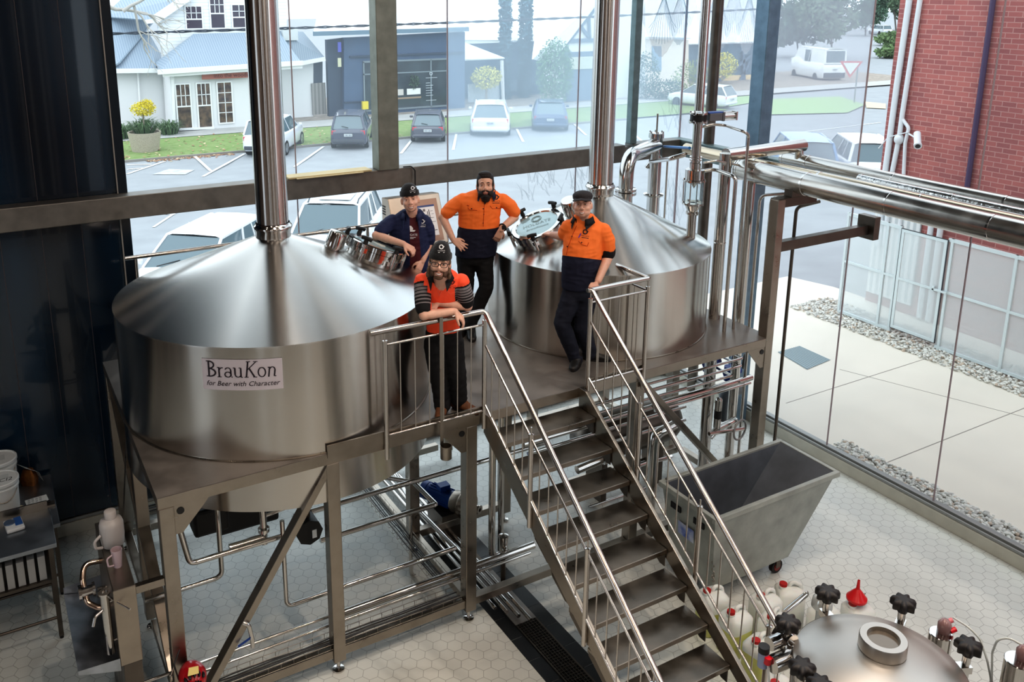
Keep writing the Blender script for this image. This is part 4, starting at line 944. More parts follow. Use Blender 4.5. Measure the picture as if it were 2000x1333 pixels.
# files standing on the shelf
for i in range(5):
    x = -1.15+.085*i; o = B().box((x,1.72,.62),(x+.06,2.0,.86)).build('box_file', mat('file_grey', (168,168,166), .5), bevel=.004)
    tag(o, 'grey box file standing on the lower shelf of the near table', 'box file', 'box files on the lower shelf')
# white buckets
def bucket(p, r, h, label, text=None):
    t = thing('bucket', label, 'bucket', p)
    W2 = mat('white_bucket', (226,230,230), .38)
    B().lathe([(.001,0),(r*.88,0),(r*.9,.01),(r*.98,h*.78),(r*1.03,h*.79),(r*1.03,h*.84),(r*.99,h*.85),(r,h*.93)],p,n=48).build('body', W2, t)
    ld = B().lathe([(r*1.02,h*.9),(r*1.07,h*.92),(r*1.07,h*.985),(r*1.03,h),(r*.97,h),(r*.95,h*.975),(.001,h*.975)],p,n=48).build('lid', W2, t)
    b = B(); b.quad(p+V((-.06,.0,h*.978)),p+V((.08,.0,h*.978)),p+V((.08,.07,h*.978)),p+V((-.06,.07,h*.978)),1)
    if text: put_text(b, text, p+V((0,-.065,h*.979)), (1,0,0), (0,1,0), .085, shear=.2)
    else: b = B(); b.quad(p+V((-.09,-.05,h*.979)),p+V((.06,-.05,h*.979)),p+V((.06,.06,h*.979)),p+V((-.09,.06,h*.979)),1)
    b.build('lid_label', [mat('marker_ink', (40,46,56), .5), mat('paper_label', (206,212,212), .6)], ld)
    B().tube([p+V((r*1.0*math.cos(a),r*1.0*math.sin(a)*1.0,h*.8-.02-.09*math.sin(max(0,(a+2.4)/1.9)*PI))) for a in [(-2.4+1.9*i/12) for i in range(13)]],.004,6).build('bail_handle', STEEL, t)
q = at(42,1000,z=.8); bucket(V((q.x-.15,q.y+.02,.8)), .16, .40, 'white lidded bucket with writing on its lid, front of two on the far table', 'CaCl2')
q2 = at(30,900,z=1.2); bucket(V((q2.x-.15,3.12,.8)), .16, .42, 'white lidded bucket behind the lettered one, at the left edge')
# opened bag
p = at(58,945,z=.8); t = thing('paper_bag', 'opened bronze foil bag with white paper flap beside the buckets', 'bag', p)
b = B(); prof = [(.07,.05,0),(.075,.055,.04),(.07,.045,.09),(.06,.02,.14)]
rounded(b,.15,.11,[(0,.0,.03),(.06,-.005,.03),(.12,.012,.02),(.17,.03,.015)]); b.xform(Matrix.Translation(p) @ Matrix.Rotation(-.5,4,'Z')); b.build('foil_body', mat('bronze_foil', (150,98,52), .3, .7, noise=.3, nscale=14, bump=.5, bscale=30), t)
b = B(); b.add([p+V(x) for x in ((-.1,.03,.24),(-.02,-.08,.22),(.1,-.06,.13),(.13,-.02,.0),(.03,.06,.13))],[(0,1,2,4),(4,2,3)]); b.build('paper_flap', mat('white_paper', (222,226,226), .6), t)
p = at(72,980,z=.8); t = thing('notepad', 'white written note sheet lying on the far table', 'notepad', p)
b = B().obox(p+V((0,.0,.006)),(.2,.13,.012),Matrix.Rotation(.1,3,'Z')); b.build('paper', mat('white_paper', (222,226,226), .6), t)
b = B()
for i in range(5):
    for j in range(4): b.obox(p+V((-.07+.035*j,-.045+.022*i,.0125)),(.022,.005,.001))
b.build('writing', mat('marker_ink', (40,46,56), .5), t)
p = at(86,990,z=.8); t = thing('tool_tray', 'steel tray holding a dark tool near the table corner', 'tray', p); B().obox(p+V((0,0,.012)),(.2,.09,.024)).build('tray', STEEL, t, bevel=.004); B().bar(p+V((-.08,-.02,.03)),p+V((.06,.02,.035)),.03,.016).build('dark_tool', BLACK, t, bevel=.004)
p = at(36,1003,z=.8); o = B().lathe([(.001,0),(.06,0),(.068,.02),(.06,.05),(.03,.06),(.001,.06)],p,n=28,sharp=2).build('sponge', mat('cream_sponge', (196,180,146), .8, noise=.15, nscale=30, bump=.3)); tag(o, 'round cream sponge between bucket and note sheet', 'sponge')
p = at(10,1002,z=.8); o = rounded(B(),.12,.09,[(0,.0,.02),(.03,.0,.02),(.045,.012,.02)]).xform(Matrix.Translation(p)).build('packet', mat('red_white_packet', (214,206,206), .4, col2=(170,40,46), nscale=16)); tag(o, 'small red and white packet at the left edge', 'packet')
p = at(28,1030,z=1.0); t = thing('kitchen_scale', 'small white and blue kitchen scale on the near table', 'scale', p)
R2_ = Matrix.Rotation(.12,3,'Z'); B().obox(p+V((0,0,.018)),(.15,.2,.036),R2_).build('base', WHITEP, t, bevel=.012); B().obox(p+R2_@V((.038,.02,.039)),(.06,.14,.006),R2_).build('blue_panel', mat('scale_blue', (50,96,160), .3), t); B().cyl(p+R2_@V((-.032,.03,.036)),p+R2_@V((-.032,.03,.046)),.046,n=28).build('weighing_plate', mat('scale_plate', (120,140,170), .25, .6), t)
# ---------------------------------------------------------------- sampling station at the platform corner
t = thing('sampling_station', 'tall steel sampling cabinet with drip tray beside the corner leg', 'cabinet', (-.28,.5,0))
B().box((-.365,.0,.82),(-.205,1.0,1.48)).build('cabinet_body', mat('station_steel', (166,156,144), .34, 1.0, noise=.1, nscale=4), t, bevel=.006)
B().box((-.345,.01,0),(-.21,.95,.815)).build('pedestal', STEELD, t, bevel=.006)
B().box((-.205,.0,1.40),(.0,.05,1.46)).build('bracket', STEEL, t)
b = B().add([(-.655,.0,.90),(-.365,.0,.82),(-.365,1.0,.82),(-.655,1.0,.90)],[(0,1,2,3)]); b.add([(-.655,.0,.885),(-.365,.0,.80),(-.365,1.0,.80),(-.655,1.0,.885)],[(3,2,1,0)])
b.add([(-.655,-.005,.91),(-.365,-.005,.90),(-.365,-.005,.79),(-.655,-.005,.875)],[(3,2,1,0)]); b.add([(-.655,1.005,.96),(-.365,1.005,.98),(-.365,1.005,.79),(-.655,1.005,.875)],[(0,1,2,3)]); b.add([(-.657,-.005,.91),(-.657,1.005,.96),(-.657,1.005,.875),(-.657,-.005,.875)],[(0,1,2,3)])
b.build('drip_tray', mat('drip_tray_steel', (176,182,190), .4, 1.0, noise=.2, nscale=7, rnoise=.1), t)
tp = B().cyl((-.415,.10,.90),(-.415,.10,1.42),.032,n=24).lathe([(.032,1.41),(.042,1.415),(.042,1.43),(.024,1.43),(.024,1.36)],(-.415,.10,0),n=24).build('sample_tube', CHROME, t)
B().cyl((-.40,.09,1.40),(-.27,-.10,1.36),.008,n=10).build('tube_lever', CHROME, tp)
B().tube([(-.415,.1,1.3),(-.50,.05,1.28),(-.52,.03,1.22)],.012,10,fil=.03).build('spout', CHROME, tp)
B().cyl((-.365,.1,1.0),(-.415,.1,1.0),.01,n=8).cyl((-.365,.1,1.34),(-.415,.1,1.34),.01,n=8).build('tube_support', CHROME, tp)
vl = B().tube([(-.37,.62,1.36),(-.50,.62,1.38),(-.53,.52,1.30),(-.52,.42,1.16),(-.44,.36,1.12),(-.37,.36,1.12)],.022,14,fil=.08).build('valve_loop', mat('loop_copper_steel', (180,160,146), .16, 1.0), t)
B().cyl((-.56,.47,1.23),(-.46,.47,1.23),.04,n=20).cyl((-.57,.47,1.23),(-.55,.47,1.23),.06,n=20).cyl((-.47,.47,1.23),(-.45,.47,1.23),.055,n=20).build('valve', CHROME, vl)
b = B()
for i in range(3): b.cyl((-.44,.50-.05*i,1.14+.06*i),(-.37,.50-.05*i,1.14+.06*i),.02,n=14)
b.build('tap_row', CHROME, t)
JUG = mat('translucent_jug', (196,192,190), .35, spec=.4)
q = at(222,1090,z=1.48); q = V((-.275,.60,1.48)); t = thing('plastic_jug', 'large cloudy plastic jug upside down on the steel cabinet', 'jug', q)
B().lathe([(.062,0),(.085,.02),(.092,.1),(.092,.2),(.08,.235),(.045,.25),(.045,.31),(.04,.315),(.001,.315)],q,n=36,sharp=1).build('body', JUG, t)
B().tube([q+V((-.085,-.04,.03)),q+V((-.135,-.06,.05)),q+V((-.14,-.06,.11)),q+V((-.088,-.04,.14))],.012,10,fil=.03).build('handle', JUG, t)
q = V((-.285,.30,1.48)); t = thing('measuring_jug', 'small pinkish measuring jug in front of the large cloudy jug', 'jug', q)
B().lathe([(.001,0),(.03,0),(.042,.15),(.039,.15),(.028,.006),(.001,.006)],q,n=28).build('body', mat('pinkish_jug', (206,186,192), .3, spec=.4), t)
B().tube([q+V((-.036,-.02,.12)),q+V((-.075,-.035,.11)),q+V((-.07,-.035,.04)),q+V((-.03,-.02,.03))],.007,8,fil=.02).build('handle', mat('pinkish_jug'), t)
# red cycling helmet hanging from the frame
hc = at(376,1322,y=-.16); t = thing('cycle_helmet', 'red cycling helmet with yellow tag hanging at the corner leg', 'helmet', hc)
b = B().sph(hc, (.105,.14,.105), 32, 14, z0=-.25); b.build('shell', mat('helmet_red', (168,18,30), .25, coat=.6), t)
b = B()
for i in range(-2,3):
    for j in range(2):
        a = i*.42; tt = .35+.55*j; R4 = Matrix.Rotation(a,3,'Y'); q = hc + R4 @ V((0,-.14*math.cos(tt)*1.0,.105*math.sin(tt)+.004)); b.sph(q,(.011,.035,.016),10,6,rot=R4)
b.build('vents', BLACK, t)
b = B(); q = hc+V((-.0,-.08,.095)); b.add([q+V((-.05,-.02,.005)),q+V((.03,-.03,.005)),q+V((.04,.02,.03)),q+V((-.03,.03,.035))],[(0,1,2,3)]); b.build('yellow_tag', mat('yellow_tag', (226,206,130), .6), t)
B().tube([hc+V((-.1,.02,0)),hc+V((-.12,.05,.12)),(.06,-.02,hc.z+.16)],.006,8,fil=.03).build('strap', BLACK, t)
for i in range(2):
    pass
o = B().tube([(.0,.0,hc.z+.1),(.0,-.1,hc.z+.1),(-.04,-.14,hc.z+.05),(-.04,-.13,hc.z-.05)],.007,8,fil=.03).build('wall_hook', STEEL); tag(o, 'bent wire hook on the front left leg above the helmet', 'hook')
# small inspection valve low on the brace
q = at(488,1250,y=-.02); t = thing('drain_valve', 'small drain valve with blue lever low beside the brace', 'valve', q)
B().tube([q+V((-.04,.02,.16)),q+V((0,0,.14)),q+V((.02,0,-.02)),q+V((.02,0,-.08))],.018,12,fil=.04).build('body', CHROME, t); B().bar(q+V((-.1,-.01,-.02)),q+V((.0,-.01,.02)),.02,.006).build('lever', mat('lever_blue', (40,70,140), .4), t)
# ================================================================ OUTSIDE
def G(y): return -.06 if y < 5 else (-.06-.79*(y-5)/8 if y < 13 else (-.85-.65*(y-13)/18 if y < 31 else -1.5))
def gnd(u, v, dz=0.0):
    d = ray(u, v); t = 1.0
    while t < 400:
        p = EYE + d*t
        if p.z <= G(p.y)+dz: return p
        t += .02
    return EYE + d*400
def stripes(name, c1, c2, axis, freq, rough=.6, metal=0.0, lo=.35, hi=.65):
    m = bpy.data.materials.new(name); m.use_nodes = True; N = m.node_tree.nodes; L = m.node_tree.links; p = N['Principled BSDF']
    tc = N.new('ShaderNodeTexCoord'); sp = N.new('ShaderNodeSeparateXYZ'); L.new(tc.outputs['Object'], sp.inputs[0])
    mu = N.new('ShaderNodeMath'); mu.operation = 'MULTIPLY'; L.new(sp.outputs[axis], mu.inputs[0]); mu.inputs[1].default_value = freq
    fr = N.new('ShaderNodeMath'); fr.operation = 'FRACT'; L.new(mu.outputs[0], fr.inputs[0])
    pp = N.new('ShaderNodeMath'); pp.operation = 'PINGPONG'; L.new(mu.outputs[0], pp.inputs[0]); pp.inputs[1].default_value = 1
    mr = N.new('ShaderNodeMapRange'); mr.inputs[1].default_value = lo; mr.inputs[2].default_value = hi; L.new(pp.outputs[0], mr.inputs[0])
    mx = N.new('ShaderNodeMix'); mx.data_type = 'RGBA'; L.new(mr.outputs[0], mx.inputs[0]); mx.inputs[6].default_value = rgb(*c1); mx.inputs[7].default_value = rgb(*c2); L.new(mx.outputs[2], p.inputs['Base Color'])
    p.inputs['Roughness'].default_value = rough; p.inputs['Metallic'].default_value = metal; return m
ASPH = mat('asphalt', (150,154,158), .85, noise=.07, nscale=1.2, bump=.1, bscale=40)
CONC = mat('pale_concrete', (222,215,202), .8, noise=.05, nscale=.8)
GRASS = mat('grass', (112,140,74), .9, noise=.25, nscale=3, col2=(134,150,96))
PATH = mat('footpath', (176,176,174), .85, noise=.06, nscale=2)
def strip(ys, x0, x1, dz=0.0):
    b = B(); vs = []; 
    for y in ys: vs += [(x0,y,G(y)+dz),(x1,y,G(y)+dz)]
    return b.add(vs, [(2*i,2*i+1,2*i+3,2*i+2) for i in range(len(ys)-1)])
struct(strip([-40,3.5,5,13,31,200],-120,300), 'ground', ASPH)
struct(strip([-12,5,6.2],8.42,14,.012), 'pavement', CONC)
b = B().box((9.0,1.80,-.05),(12.3,1.812,-.046)).box((8.8,-.02,-.05),(12.3,-.008,-.046)); q0, q1 = at(1640,722,z=-.048), at(2000,815,z=-.048)
b.bar(q0, q1, .012, .004); struct(b, 'trim_10', mat('concrete_joint', (140,134,126), .8))
t = thing('yard_drain', 'square drain grating set into the pale concrete yard', 'drain', at(1570,697,z=-.05))
pts = [at(u,v,z=-.04) for u,v in ((1519,688),(1562,676),(1622,703),(1576,722))]
b = B().poly(pts[::-1]); b.build('frame', mat('yard_grate', (150,166,170), .6), t)
b = B()
for i in range(12):
    e0, e1 = (i+.2)/12, (i+.6)/12; b.quad(pts[0].lerp(pts[1],e0)+V((0,0,.004)),pts[3].lerp(pts[2],e0)+V((0,0,.004)),pts[3].lerp(pts[2],e1)+V((0,0,.004)),pts[0].lerp(pts[1],e1)+V((0,0,.004)))
b.build('slots', mat('yard_slots', (112,132,138), .7), t)
# pebbles
def pebbles(name, label, x0, x1, y0, y1, n):
    rnd = random.Random(n); b = B()
    ico = [(0,0,1),(.894,0,.447),(.276,.851,.447),(-.724,.526,.447),(-.724,-.526,.447),(.276,-.851,.447),(.724,.526,-.447),(-.276,.851,-.447),(-.894,0,-.447),(-.276,-.851,-.447),(.724,-.526,-.447),(0,0,-1)]
    F = [(0,1,2),(0,2,3),(0,3,4),(0,4,5),(0,5,1),(1,6,2),(2,7,3),(3,8,4),(4,9,5),(5,10,1),(6,7,2),(7,8,3),(8,9,4),(9,10,5),(10,6,1),(11,7,6),(11,8,7),(11,9,8),(11,10,9),(11,6,10)]
    for i in range(n):
        r = rnd.uniform(.016,.036); c = V((rnd.uniform(x0,x1), rnd.uniform(y0,y1), -.04+rnd.uniform(0,.035))); R_ = Matrix.Rotation(rnd.uniform(0,6.3),3,'Z') @ Matrix.Rotation(rnd.uniform(-.5,.5),3,'X'); s = (r*rnd.uniform(.8,1.5), r*rnd.uniform(.7,1.1), r*rnd.uniform(.5,.8))
        b.add([c + R_ @ V((p[0]*s[0],p[1]*s[1],p[2]*s[2])) for p in ico], F, rnd.choice((0,0,0,0,1,1,1,0,2)), True)
    b.build(name, [mat('pebble_white', (222,220,212), .7), mat('pebble_grey', (190,188,182), .7), mat('pebble_brown', (196,178,160), .7)], label=label, cat='pebbles', kind='stuff')
pebbles('pebbles', 'white river pebbles along the foot of the mesh fence', 12.25, 13.3, -3.2, 4.6, 4800)
pebbles('pebbles', 'white river pebbles beside the window wall outside', 8.43, 8.78, -4.5, .6, 2600)
# mesh fence with gate
def mesh_mat(name, a, col):
    m = bpy.data.materials.new(name); m.use_nodes = True; N = m.node_tree.nodes; L = m.node_tree.links; N.clear()
    o = N.new('ShaderNodeOutputMaterial'); tr = N.new('ShaderNodeBsdfTransparent'); d = N.new('ShaderNodeBsdfDiffuse'); d.inputs[0].default_value = rgb(*col); mx = N.new('ShaderNodeMixShader'); mx.inputs[0].default_value = a
    L.new(tr.outputs[0], mx.inputs[1]); L.new(d.outputs[0], mx.inputs[2]); L.new(mx.outputs[0], o.inputs[0]); return m
MESH = mesh_mat('perforated_mesh', .66, (226,234,236)); FRM = mat('fence_frame', (216,226,228), .5, .3)
XF = 12.76
t = thing('mesh_fence', 'pale perforated metal fence across the yard', 'fence', (XF,0,0))
for (y0, y1) in ((2.81,3.9),(-.9,1.965),(-3.8,-.9)):
    B().quad((XF,y0,.0),(XF,y1,.0),(XF,y1,1.9),(XF,y0,1.9)).build('mesh_panel', MESH, t)
    B().box((XF-.02,y0,1.86),(XF+.02,y1,1.92)).box((XF-.02,y0,.98),(XF+.02,y1,1.02)).box((XF-.02,y0,.0),(XF+.02,y1,.05)).build('rail', FRM, t)
for y in (3.9,3.08,2.84,1.9,.86,-.3,-.9,-2.0,-3.2): B().box((XF-.022,y-.022,-.05),(XF+.022,y+.022,1.92)).build('fence_post', FRM, t)
g = thing('mesh_gate', 'mesh gate with dark outline and bolt in the pale fence', 'gate', (XF,2.4,0))
B().quad((XF-.03,1.97,.09),(XF-.03,2.8,.09),(XF-.03,2.8,1.88),(XF-.03,1.97,1.88)).build('mesh_panel', MESH, g)
B().box((XF-.04,1.97,.09),(XF-.015,2.02,1.88)).box((XF-.04,2.75,.09),(XF-.015,2.8,1.88)).box((XF-.04,2.02,.09),(XF-.015,2.75,.14)).box((XF-.04,2.02,1.83),(XF-.015,2.75,1.88)).box((XF-.04,2.02,.98),(XF-.015,2.75,1.02)).build('frame', FRM, g)
B().box((XF-.035,1.955,.08),(XF-.02,1.97,1.89)).box((XF-.035,2.8,.08),(XF-.02,2.815,1.89)).box((XF-.035,1.97,1.88),(XF-.02,2.8,1.892)).box((XF-.035,1.97,.078),(XF-.02,2.8,.09)).build('shadow_gap', mat('gate_gap', (52,58,62), .7), g)
B().box((XF-.07,1.86,.99),(XF-.04,2.12,1.02)).box((XF-.07,2.08,.97),(XF-.04,2.11,1.06)).build('bolt', FRM, g)
# brick building
def brick_mat():
    m = bpy.data.materials.new('red_brick_wall'); m.use_nodes = True; N = m.node_tree.nodes; L = m.node_tree.links; p = N['Principled BSDF']
    tc = N.new('ShaderNodeTexCoord'); sp = N.new('ShaderNodeSeparateXYZ'); cb = N.new('ShaderNodeCombineXYZ'); L.new(tc.outputs['Object'], sp.inputs[0])
    ad = N.new('ShaderNodeMath'); ad.operation = 'ADD'; L.new(sp.outputs[0], ad.inputs[0]); L.new(sp.outputs[1], ad.inputs[1])
    L.new(ad.outputs[0], cb.inputs[0]); L.new(sp.outputs[2], cb.inputs[1])
    bt = N.new('ShaderNodeTexBrick'); L.new(cb.outputs[0], bt.inputs[0]); bt.inputs['Scale'].default_value = 1
    for k, v in (('Color1',rgb(176,104,98)),('Color2',rgb(152,90,88)),('Mortar',rgb(190,142,134))): bt.inputs[k].default_value = v
    bt.inputs['Brick Width'].default_value = .235; bt.inputs['Row Height'].default_value = .085; bt.inputs['Mortar Size'].default_value = .007; bt.inputs['Bias'].default_value = -.1
    nz = N.new('ShaderNodeTexNoise'); nz.inputs['Scale'].default_value = .7; nz.inputs['Detail'].default_value = 4; L.new(tc.outputs['Object'], nz.inputs['Vector'])
    mx = N.new('ShaderNodeMix'); mx.data_type = 'RGBA'; mx.blend_type = 'MULTIPLY'; mx.inputs[0].default_value = .6; L.new(bt.outputs[0], mx.inputs[6])
    cr = N.new('ShaderNodeValToRGB'); L.new(nz.outputs[0], cr.inputs[0]); cr.color_ramp.elements[0].position = .35; cr.color_ramp.elements[0].color = (.72,.7,.78,1); cr.color_ramp.elements[1].position = .65; cr.color_ramp.elements[1].color = (1.1,1.06,1.06,1)
    L.new(cr.outputs[0], mx.inputs[7]); L.new(mx.outputs[2], p.inputs['Base Color']); p.inputs['Roughness'].default_value = .85
    bm = N.new('ShaderNodeBump'); bm.inputs['Strength'].default_value = .4; bm.inputs['Distance'].default_value = .01; bm.invert = True; L.new(bt.outputs['Fac'], bm.inputs['Height']); L.new(bm.outputs[0], p.inputs['Normal'])
    return m
XBK = 13.9
t = thing('brick_building', 'red brick building beyond the mesh fence at the right', 'building', (16,-2,0))
yc = at(1722,310,x=XBK).y
B().box((XBK,-14,-.1),(19,yc,9)).build('wall', brick_mat(), t)
WPIPE = mat('white_downpipe', (220,224,228), .5)
def onwall(u, v, d=.06): return at(u,v,x=XBK-d)
for (pts, r) in (([(1776,0),(1752,165),(1729,336),(1716,480)],.055),([(1797,0),(1762,225),(1757,265),(1742,340),(1728,480)],.045),([(1762,232),(1775,250),(1768,280),(1765,340),(1756,480)],.032)):
    q = [onwall(*p) for p in pts]; B().tube(q,r,14,fil=.08).build('downpipe', WPIPE, t)
q = onwall(1756,272); B().sph(q,(.09,.09,.1),16,8).build('pipe_junction', WPIPE, t)
B().tube([onwall(1941,-10,.05),onwall(1888,372,.05),onwall(1878,450,.05)],.045,14).build('dark_downpipe', mat('dark_downpipe', (66,48,84), .5), t)
t2 = thing('security_camera', 'white security camera on the brick wall beside the downpipes', 'camera', onwall(1790,272))
q = onwall(1792,272,.22); e = V((-.6,-.5,-.45)).normalized()
b = B().cyl(q-e*.16,q+e*.16,.062,n=20).cyl(q+e*.16,q+e*.2,.07,n=20); b.build('housing', WPIPE, t2); B().cyl(q+e*.2,q+e*.203,.045,n=18).build('lens', BLACK, t2)
B().tube([onwall(1775,262,.0),onwall(1776,262,.2),q],.014,8).build('arm', WPIPE, t2)
B().tube([onwall(1716,290,.05),onwall(1735,268,.1),onwall(1775,258,.1)],.01,6).build('cable', WPIPE, t2)
# things behind the mesh: slatted white door panel and pipes
t = thing('slatted_panel', 'white slatted panel against the brick wall behind the fence', 'panel', (XBK,3.6,0))
B().box((XBK-.05,3.2,.15),(XBK-.01,4.15,1.75)).build('panel', stripes('white_slats', (226,228,228), (190,196,198), 1, 16), t)
for i, y in enumerate((2.98,2.80)): B().cyl((XBK-.08,y,0),(XBK-.08,y,2.3),.05,n=12).build('pipe', WPIPE, label=('white pipe behind the mesh fence, left of the pair beside the gate','white pipe behind the mesh fence, right of the pair beside the gate')[i], cat='pipe')
# ---------------------------------------------------------------- street
YK = gnd(480,298).y
b = strip([YK,YK+.12],-60,gnd(1200,228).x,.10); b.add([(-60,YK,G(YK)),(gnd(1200,228).x,YK,G(YK)),(gnd(1200,228).x,YK,G(YK)+.1),(-60,YK,G(YK)+.1)],[(0,1,2,3)]); struct(b, 'trim_11', mat('kerb_stone', (140,136,130), .85))
YP = gnd(430,266).y
struct(strip([YK+.12,YP],-60,40,.09), 'ground_verge', GRASS)
struct(strip([YP,YP+2.2],-60,70,.11), 'ground_footpath', PATH)
struct(strip([YP+2.2,YP+12],-60,70,.1), 'ground_soil', mat('garden_soil', (150,140,130), .9, noise=.25, nscale=3))
b = B()
def mark(pts, w=.11):
    for (p, q) in pts:
        P0, P1 = gnd(*p), gnd(*q); d = (P1-P0).normalized(); s = d.cross(V((0,0,1))).normalized()*w/2; z = V((0,0,.02))
        b.quad(P0-s+z,P0+s+z,P1+s+z,P1-s+z)
mark([((248,341),(322,316)),((248,323),(296,322)),((248,332),(280,329)),((396,346),(478,301)),((374,300),(412,335)),((575,327),(632,287)),((760,275),(778,250)),((783,301),(812,264)),((885,294),(892,258)),((1022,278),(1008,250)),((1145,265),(1114,236)),((1225,252),(1258,280)),((310,418),(342,420))],.13)
mark([((300,445),(345,415)),((1260,280),(1300,300)),((1540,262),(1720,240)),((1580,300),(1720,292))],.09)
struct(b, 'road_marking', mat('road_paint', (226,228,228), .7))
b = B(); bp = [gnd(u,v) + V((0,0,.02)) for u,v in ((297,342),(330,331),(380,333),(362,342))]; b.poly(bp); struct(b, 'road_marking_patch', mat('worn_paint', (205,208,210), .7, col2=(160,164,168), nscale=4))
rnd = random.Random(5); b = B()
for i in range(700):
    k = rnd.random(); 
    if k < .4: x, y, z = rnd.uniform(5.5,9.2), YK - abs(rnd.gauss(0,.22)), .02
    else: x, y, z = rnd.uniform(4.5,18), rnd.uniform(YK,YP), .13
    c = V((x,y,G(y)+z)); a = rnd.uniform(0,6.3); s = rnd.uniform(.05,.1); u_, w_ = V((math.cos(a),math.sin(a),rnd.uniform(-.3,.3)))*s, V((-math.sin(a),math.cos(a),rnd.uniform(-.3,.3)))*s
    b.quad(c-u_,c+w_*.6,c+u_,c-w_*.6,rnd.choice((0,0,1)))
b.build('fallen_leaves', [mat('leaf_brown', (168,126,100), .8), mat('leaf_tan', (206,186,150), .8)], label='fallen autumn leaves scattered on the verge and along the kerb', cat='leaves', kind='stuff')
# ---------------------------------------------------------------- plants
def leaf_ball(b, c, r, n, s, m=0, rnd=None, stretch=1.0):
    rnd = rnd or random.Random(int(c[0]*100)); c = V(c); R_ = (r,r,r) if isinstance(r,(int,float)) else r
    for i in range(n):
        d = V((rnd.gauss(0,1),rnd.gauss(0,1),rnd.gauss(0,1))).normalized()*rnd.uniform(.55,1.05); p = c + V((d.x*R_[0],d.y*R_[1],d.z*R_[2]))
        u_ = V((rnd.gauss(0,1),rnd.gauss(0,1),rnd.gauss(0,1))).normalized()*s; w_ = u_.cross(V((rnd.gauss(0,1),rnd.gauss(0,1),rnd.gauss(0,1)))).normalized()*s*.55
        b.quad(p-u_*stretch,p-w_,p+u_*stretch,p+w_,m)
    return b
def blades(b, c, n, h, spread, w=.03, m=0, seed=1):
    rnd = random.Random(seed); c = V(c)
    for i in range(n):
        a = rnd.uniform(0,6.28); e = V((math.cos(a),math.sin(a),0)); q = c + e*rnd.uniform(0,spread*.5); L0 = h*rnd.uniform(.6,1.1); s = V((-e.y,e.x,0))*w; k = spread*rnd.uniform(.4,1)
        p1 = q + e*k*.4 + V((0,0,L0*.75)); p2 = q + e*k + V((0,0,L0*rnd.uniform(.45,.95)))
        b.add([q-s,q+s,p1+s*.8,p1-s*.8,p2],[(0,1,2,3),(3,2,4)],m)
    return b
GRN = mat('shrub_green', (84,110,72), .8); YEL = mat('yellow_foliage', (222,206,60), .8); DKG = mat('dark_foliage', (66,92,72), .85)
p = gnd(285,298); t = thing('planter', 'big round concrete planter with strappy plants and yellow topped shrub', 'planter', p)
B().lathe([(.001,0),(.56,0),(.72,.95),(.64,.95),(.6,.8),(.001,.8)],p,n=40).build('pot', mat('exposed_aggregate', (176,166,152), .9, noise=.25, nscale=40, bump=.5, bscale=30), t)
blades(B(),p+V((0,0,.85)),260,.75,.85,.025,0,3).build('strappy_leaves', GRN, t)
B().tube([p+V((0,0,.8)),p+V((.02,0,1.6)),p+V((0,0,1.75))],.035,8).build('stem', mat('grey_bark', (150,140,126), .9), t)
leaf_ball(leaf_ball(B(),p+V((.05,0,1.98)),(.55,.5,.33),900,.05),p+V((.2,0,2.2)),(.3,.3,.2),250,.05).build('yellow_crown', YEL, t)
for i, (u, v, n) in enumerate(((325,262,200),(240,270,240))):
    p = gnd(u,v) - V((0,.7,0)); o = blades(B(),p,n,.9,.8,.03,0,11+i).build('strappy_shrub', GRN); tag(o, ('dark strappy shrub against the bay window behind the planter','dark strappy shrub left of the planter by the dark cladding')[i], 'shrub')
# cone topped garden boulder and small step mats are skipped; street tree with bare branches
t = thing('bare_tree', 'bare winter branches in front of the white house gable', 'tree', at(215,40,y=34))
b = B(); rnd = random.Random(21)
def branch(p, d, L0, r, k):
    pts = [p]; 
    for i in range(4):
        d = (d + V((rnd.gauss(0,.22),rnd.gauss(0,.15),rnd.gauss(0,.2)))).normalized(); pts.append(pts[-1]+d*L0/4)
    b.tube(pts, r, 6, rr=[r*(1-.13*i) for i in range(5)], caps=False)
    if k > 0:
        for i in range(3): branch(pts[rnd.randint(2,4)], (d+V((rnd.gauss(0,.6),rnd.gauss(0,.2),rnd.gauss(-.25,.6)))).normalized(), L0*rnd.uniform(.5,.75), r*.5, k-1)
P0 = at(205,10,y=34); branch(P0, V((1,.05,-.35)), 1.8, .1, 3); branch(at(240,22,y=34), V((.9,0,.3)), 1.6, .09, 3); branch(at(262,12,y=34), V((.2,0,-1)), 2.2, .06, 2)
b.build('branches', mat('pale_bark', (182,178,170), .9), t)
B().tube([P0, P0+V((-3,0,-1.2)), V((P0.x-3.6,34,G(34)))],.22,10,fil=.8).build('trunk', mat('pale_bark'), t)
# ---------------------------------------------------------------- buildings across the street
def pw(pts, Y): 
    q = [at(u,v,y=Y) for u,v in pts]; return [(p.x,p.z) for p in q]
def wall(par, name, pts, Y, m, dep=.3): return B().prism(pw(pts,Y),(0,Y,0),(1,0,0),(0,0,1),(0,dep,0)).build(name, m, par)
def slab(par, name, pts, m, th=.08):
    """roof plane from (u, v, depth) corners"""
    q = [at(u,v,y=Y) for (u,v,Y) in pts]; n = (q[1]-q[0]).cross(q[2]-q[0]).normalized(); n = n if n.z > 0 else -n
    k = len(q); b = B().add(q+[p-n*th for p in q],[tuple(range(k)),tuple(range(2*k-1,k-1,-1))]+[(i,(i+1)%k,k+(i+1)%k,k+i) for i in range(k)]); return b.build(name, m, par)
WHITE = mat('white_render', (226,228,230), .8); WTRIM = mat('white_trim', (238,240,242), .6); WBOARD = stripes('white_weatherboard', (238,241,244), (206,214,220), 2, 11, lo=.8, hi=.95)
ROOFM = stripes('blue_grey_corrugated', (150,164,178), (134,150,166), 0, 16.0, .5)
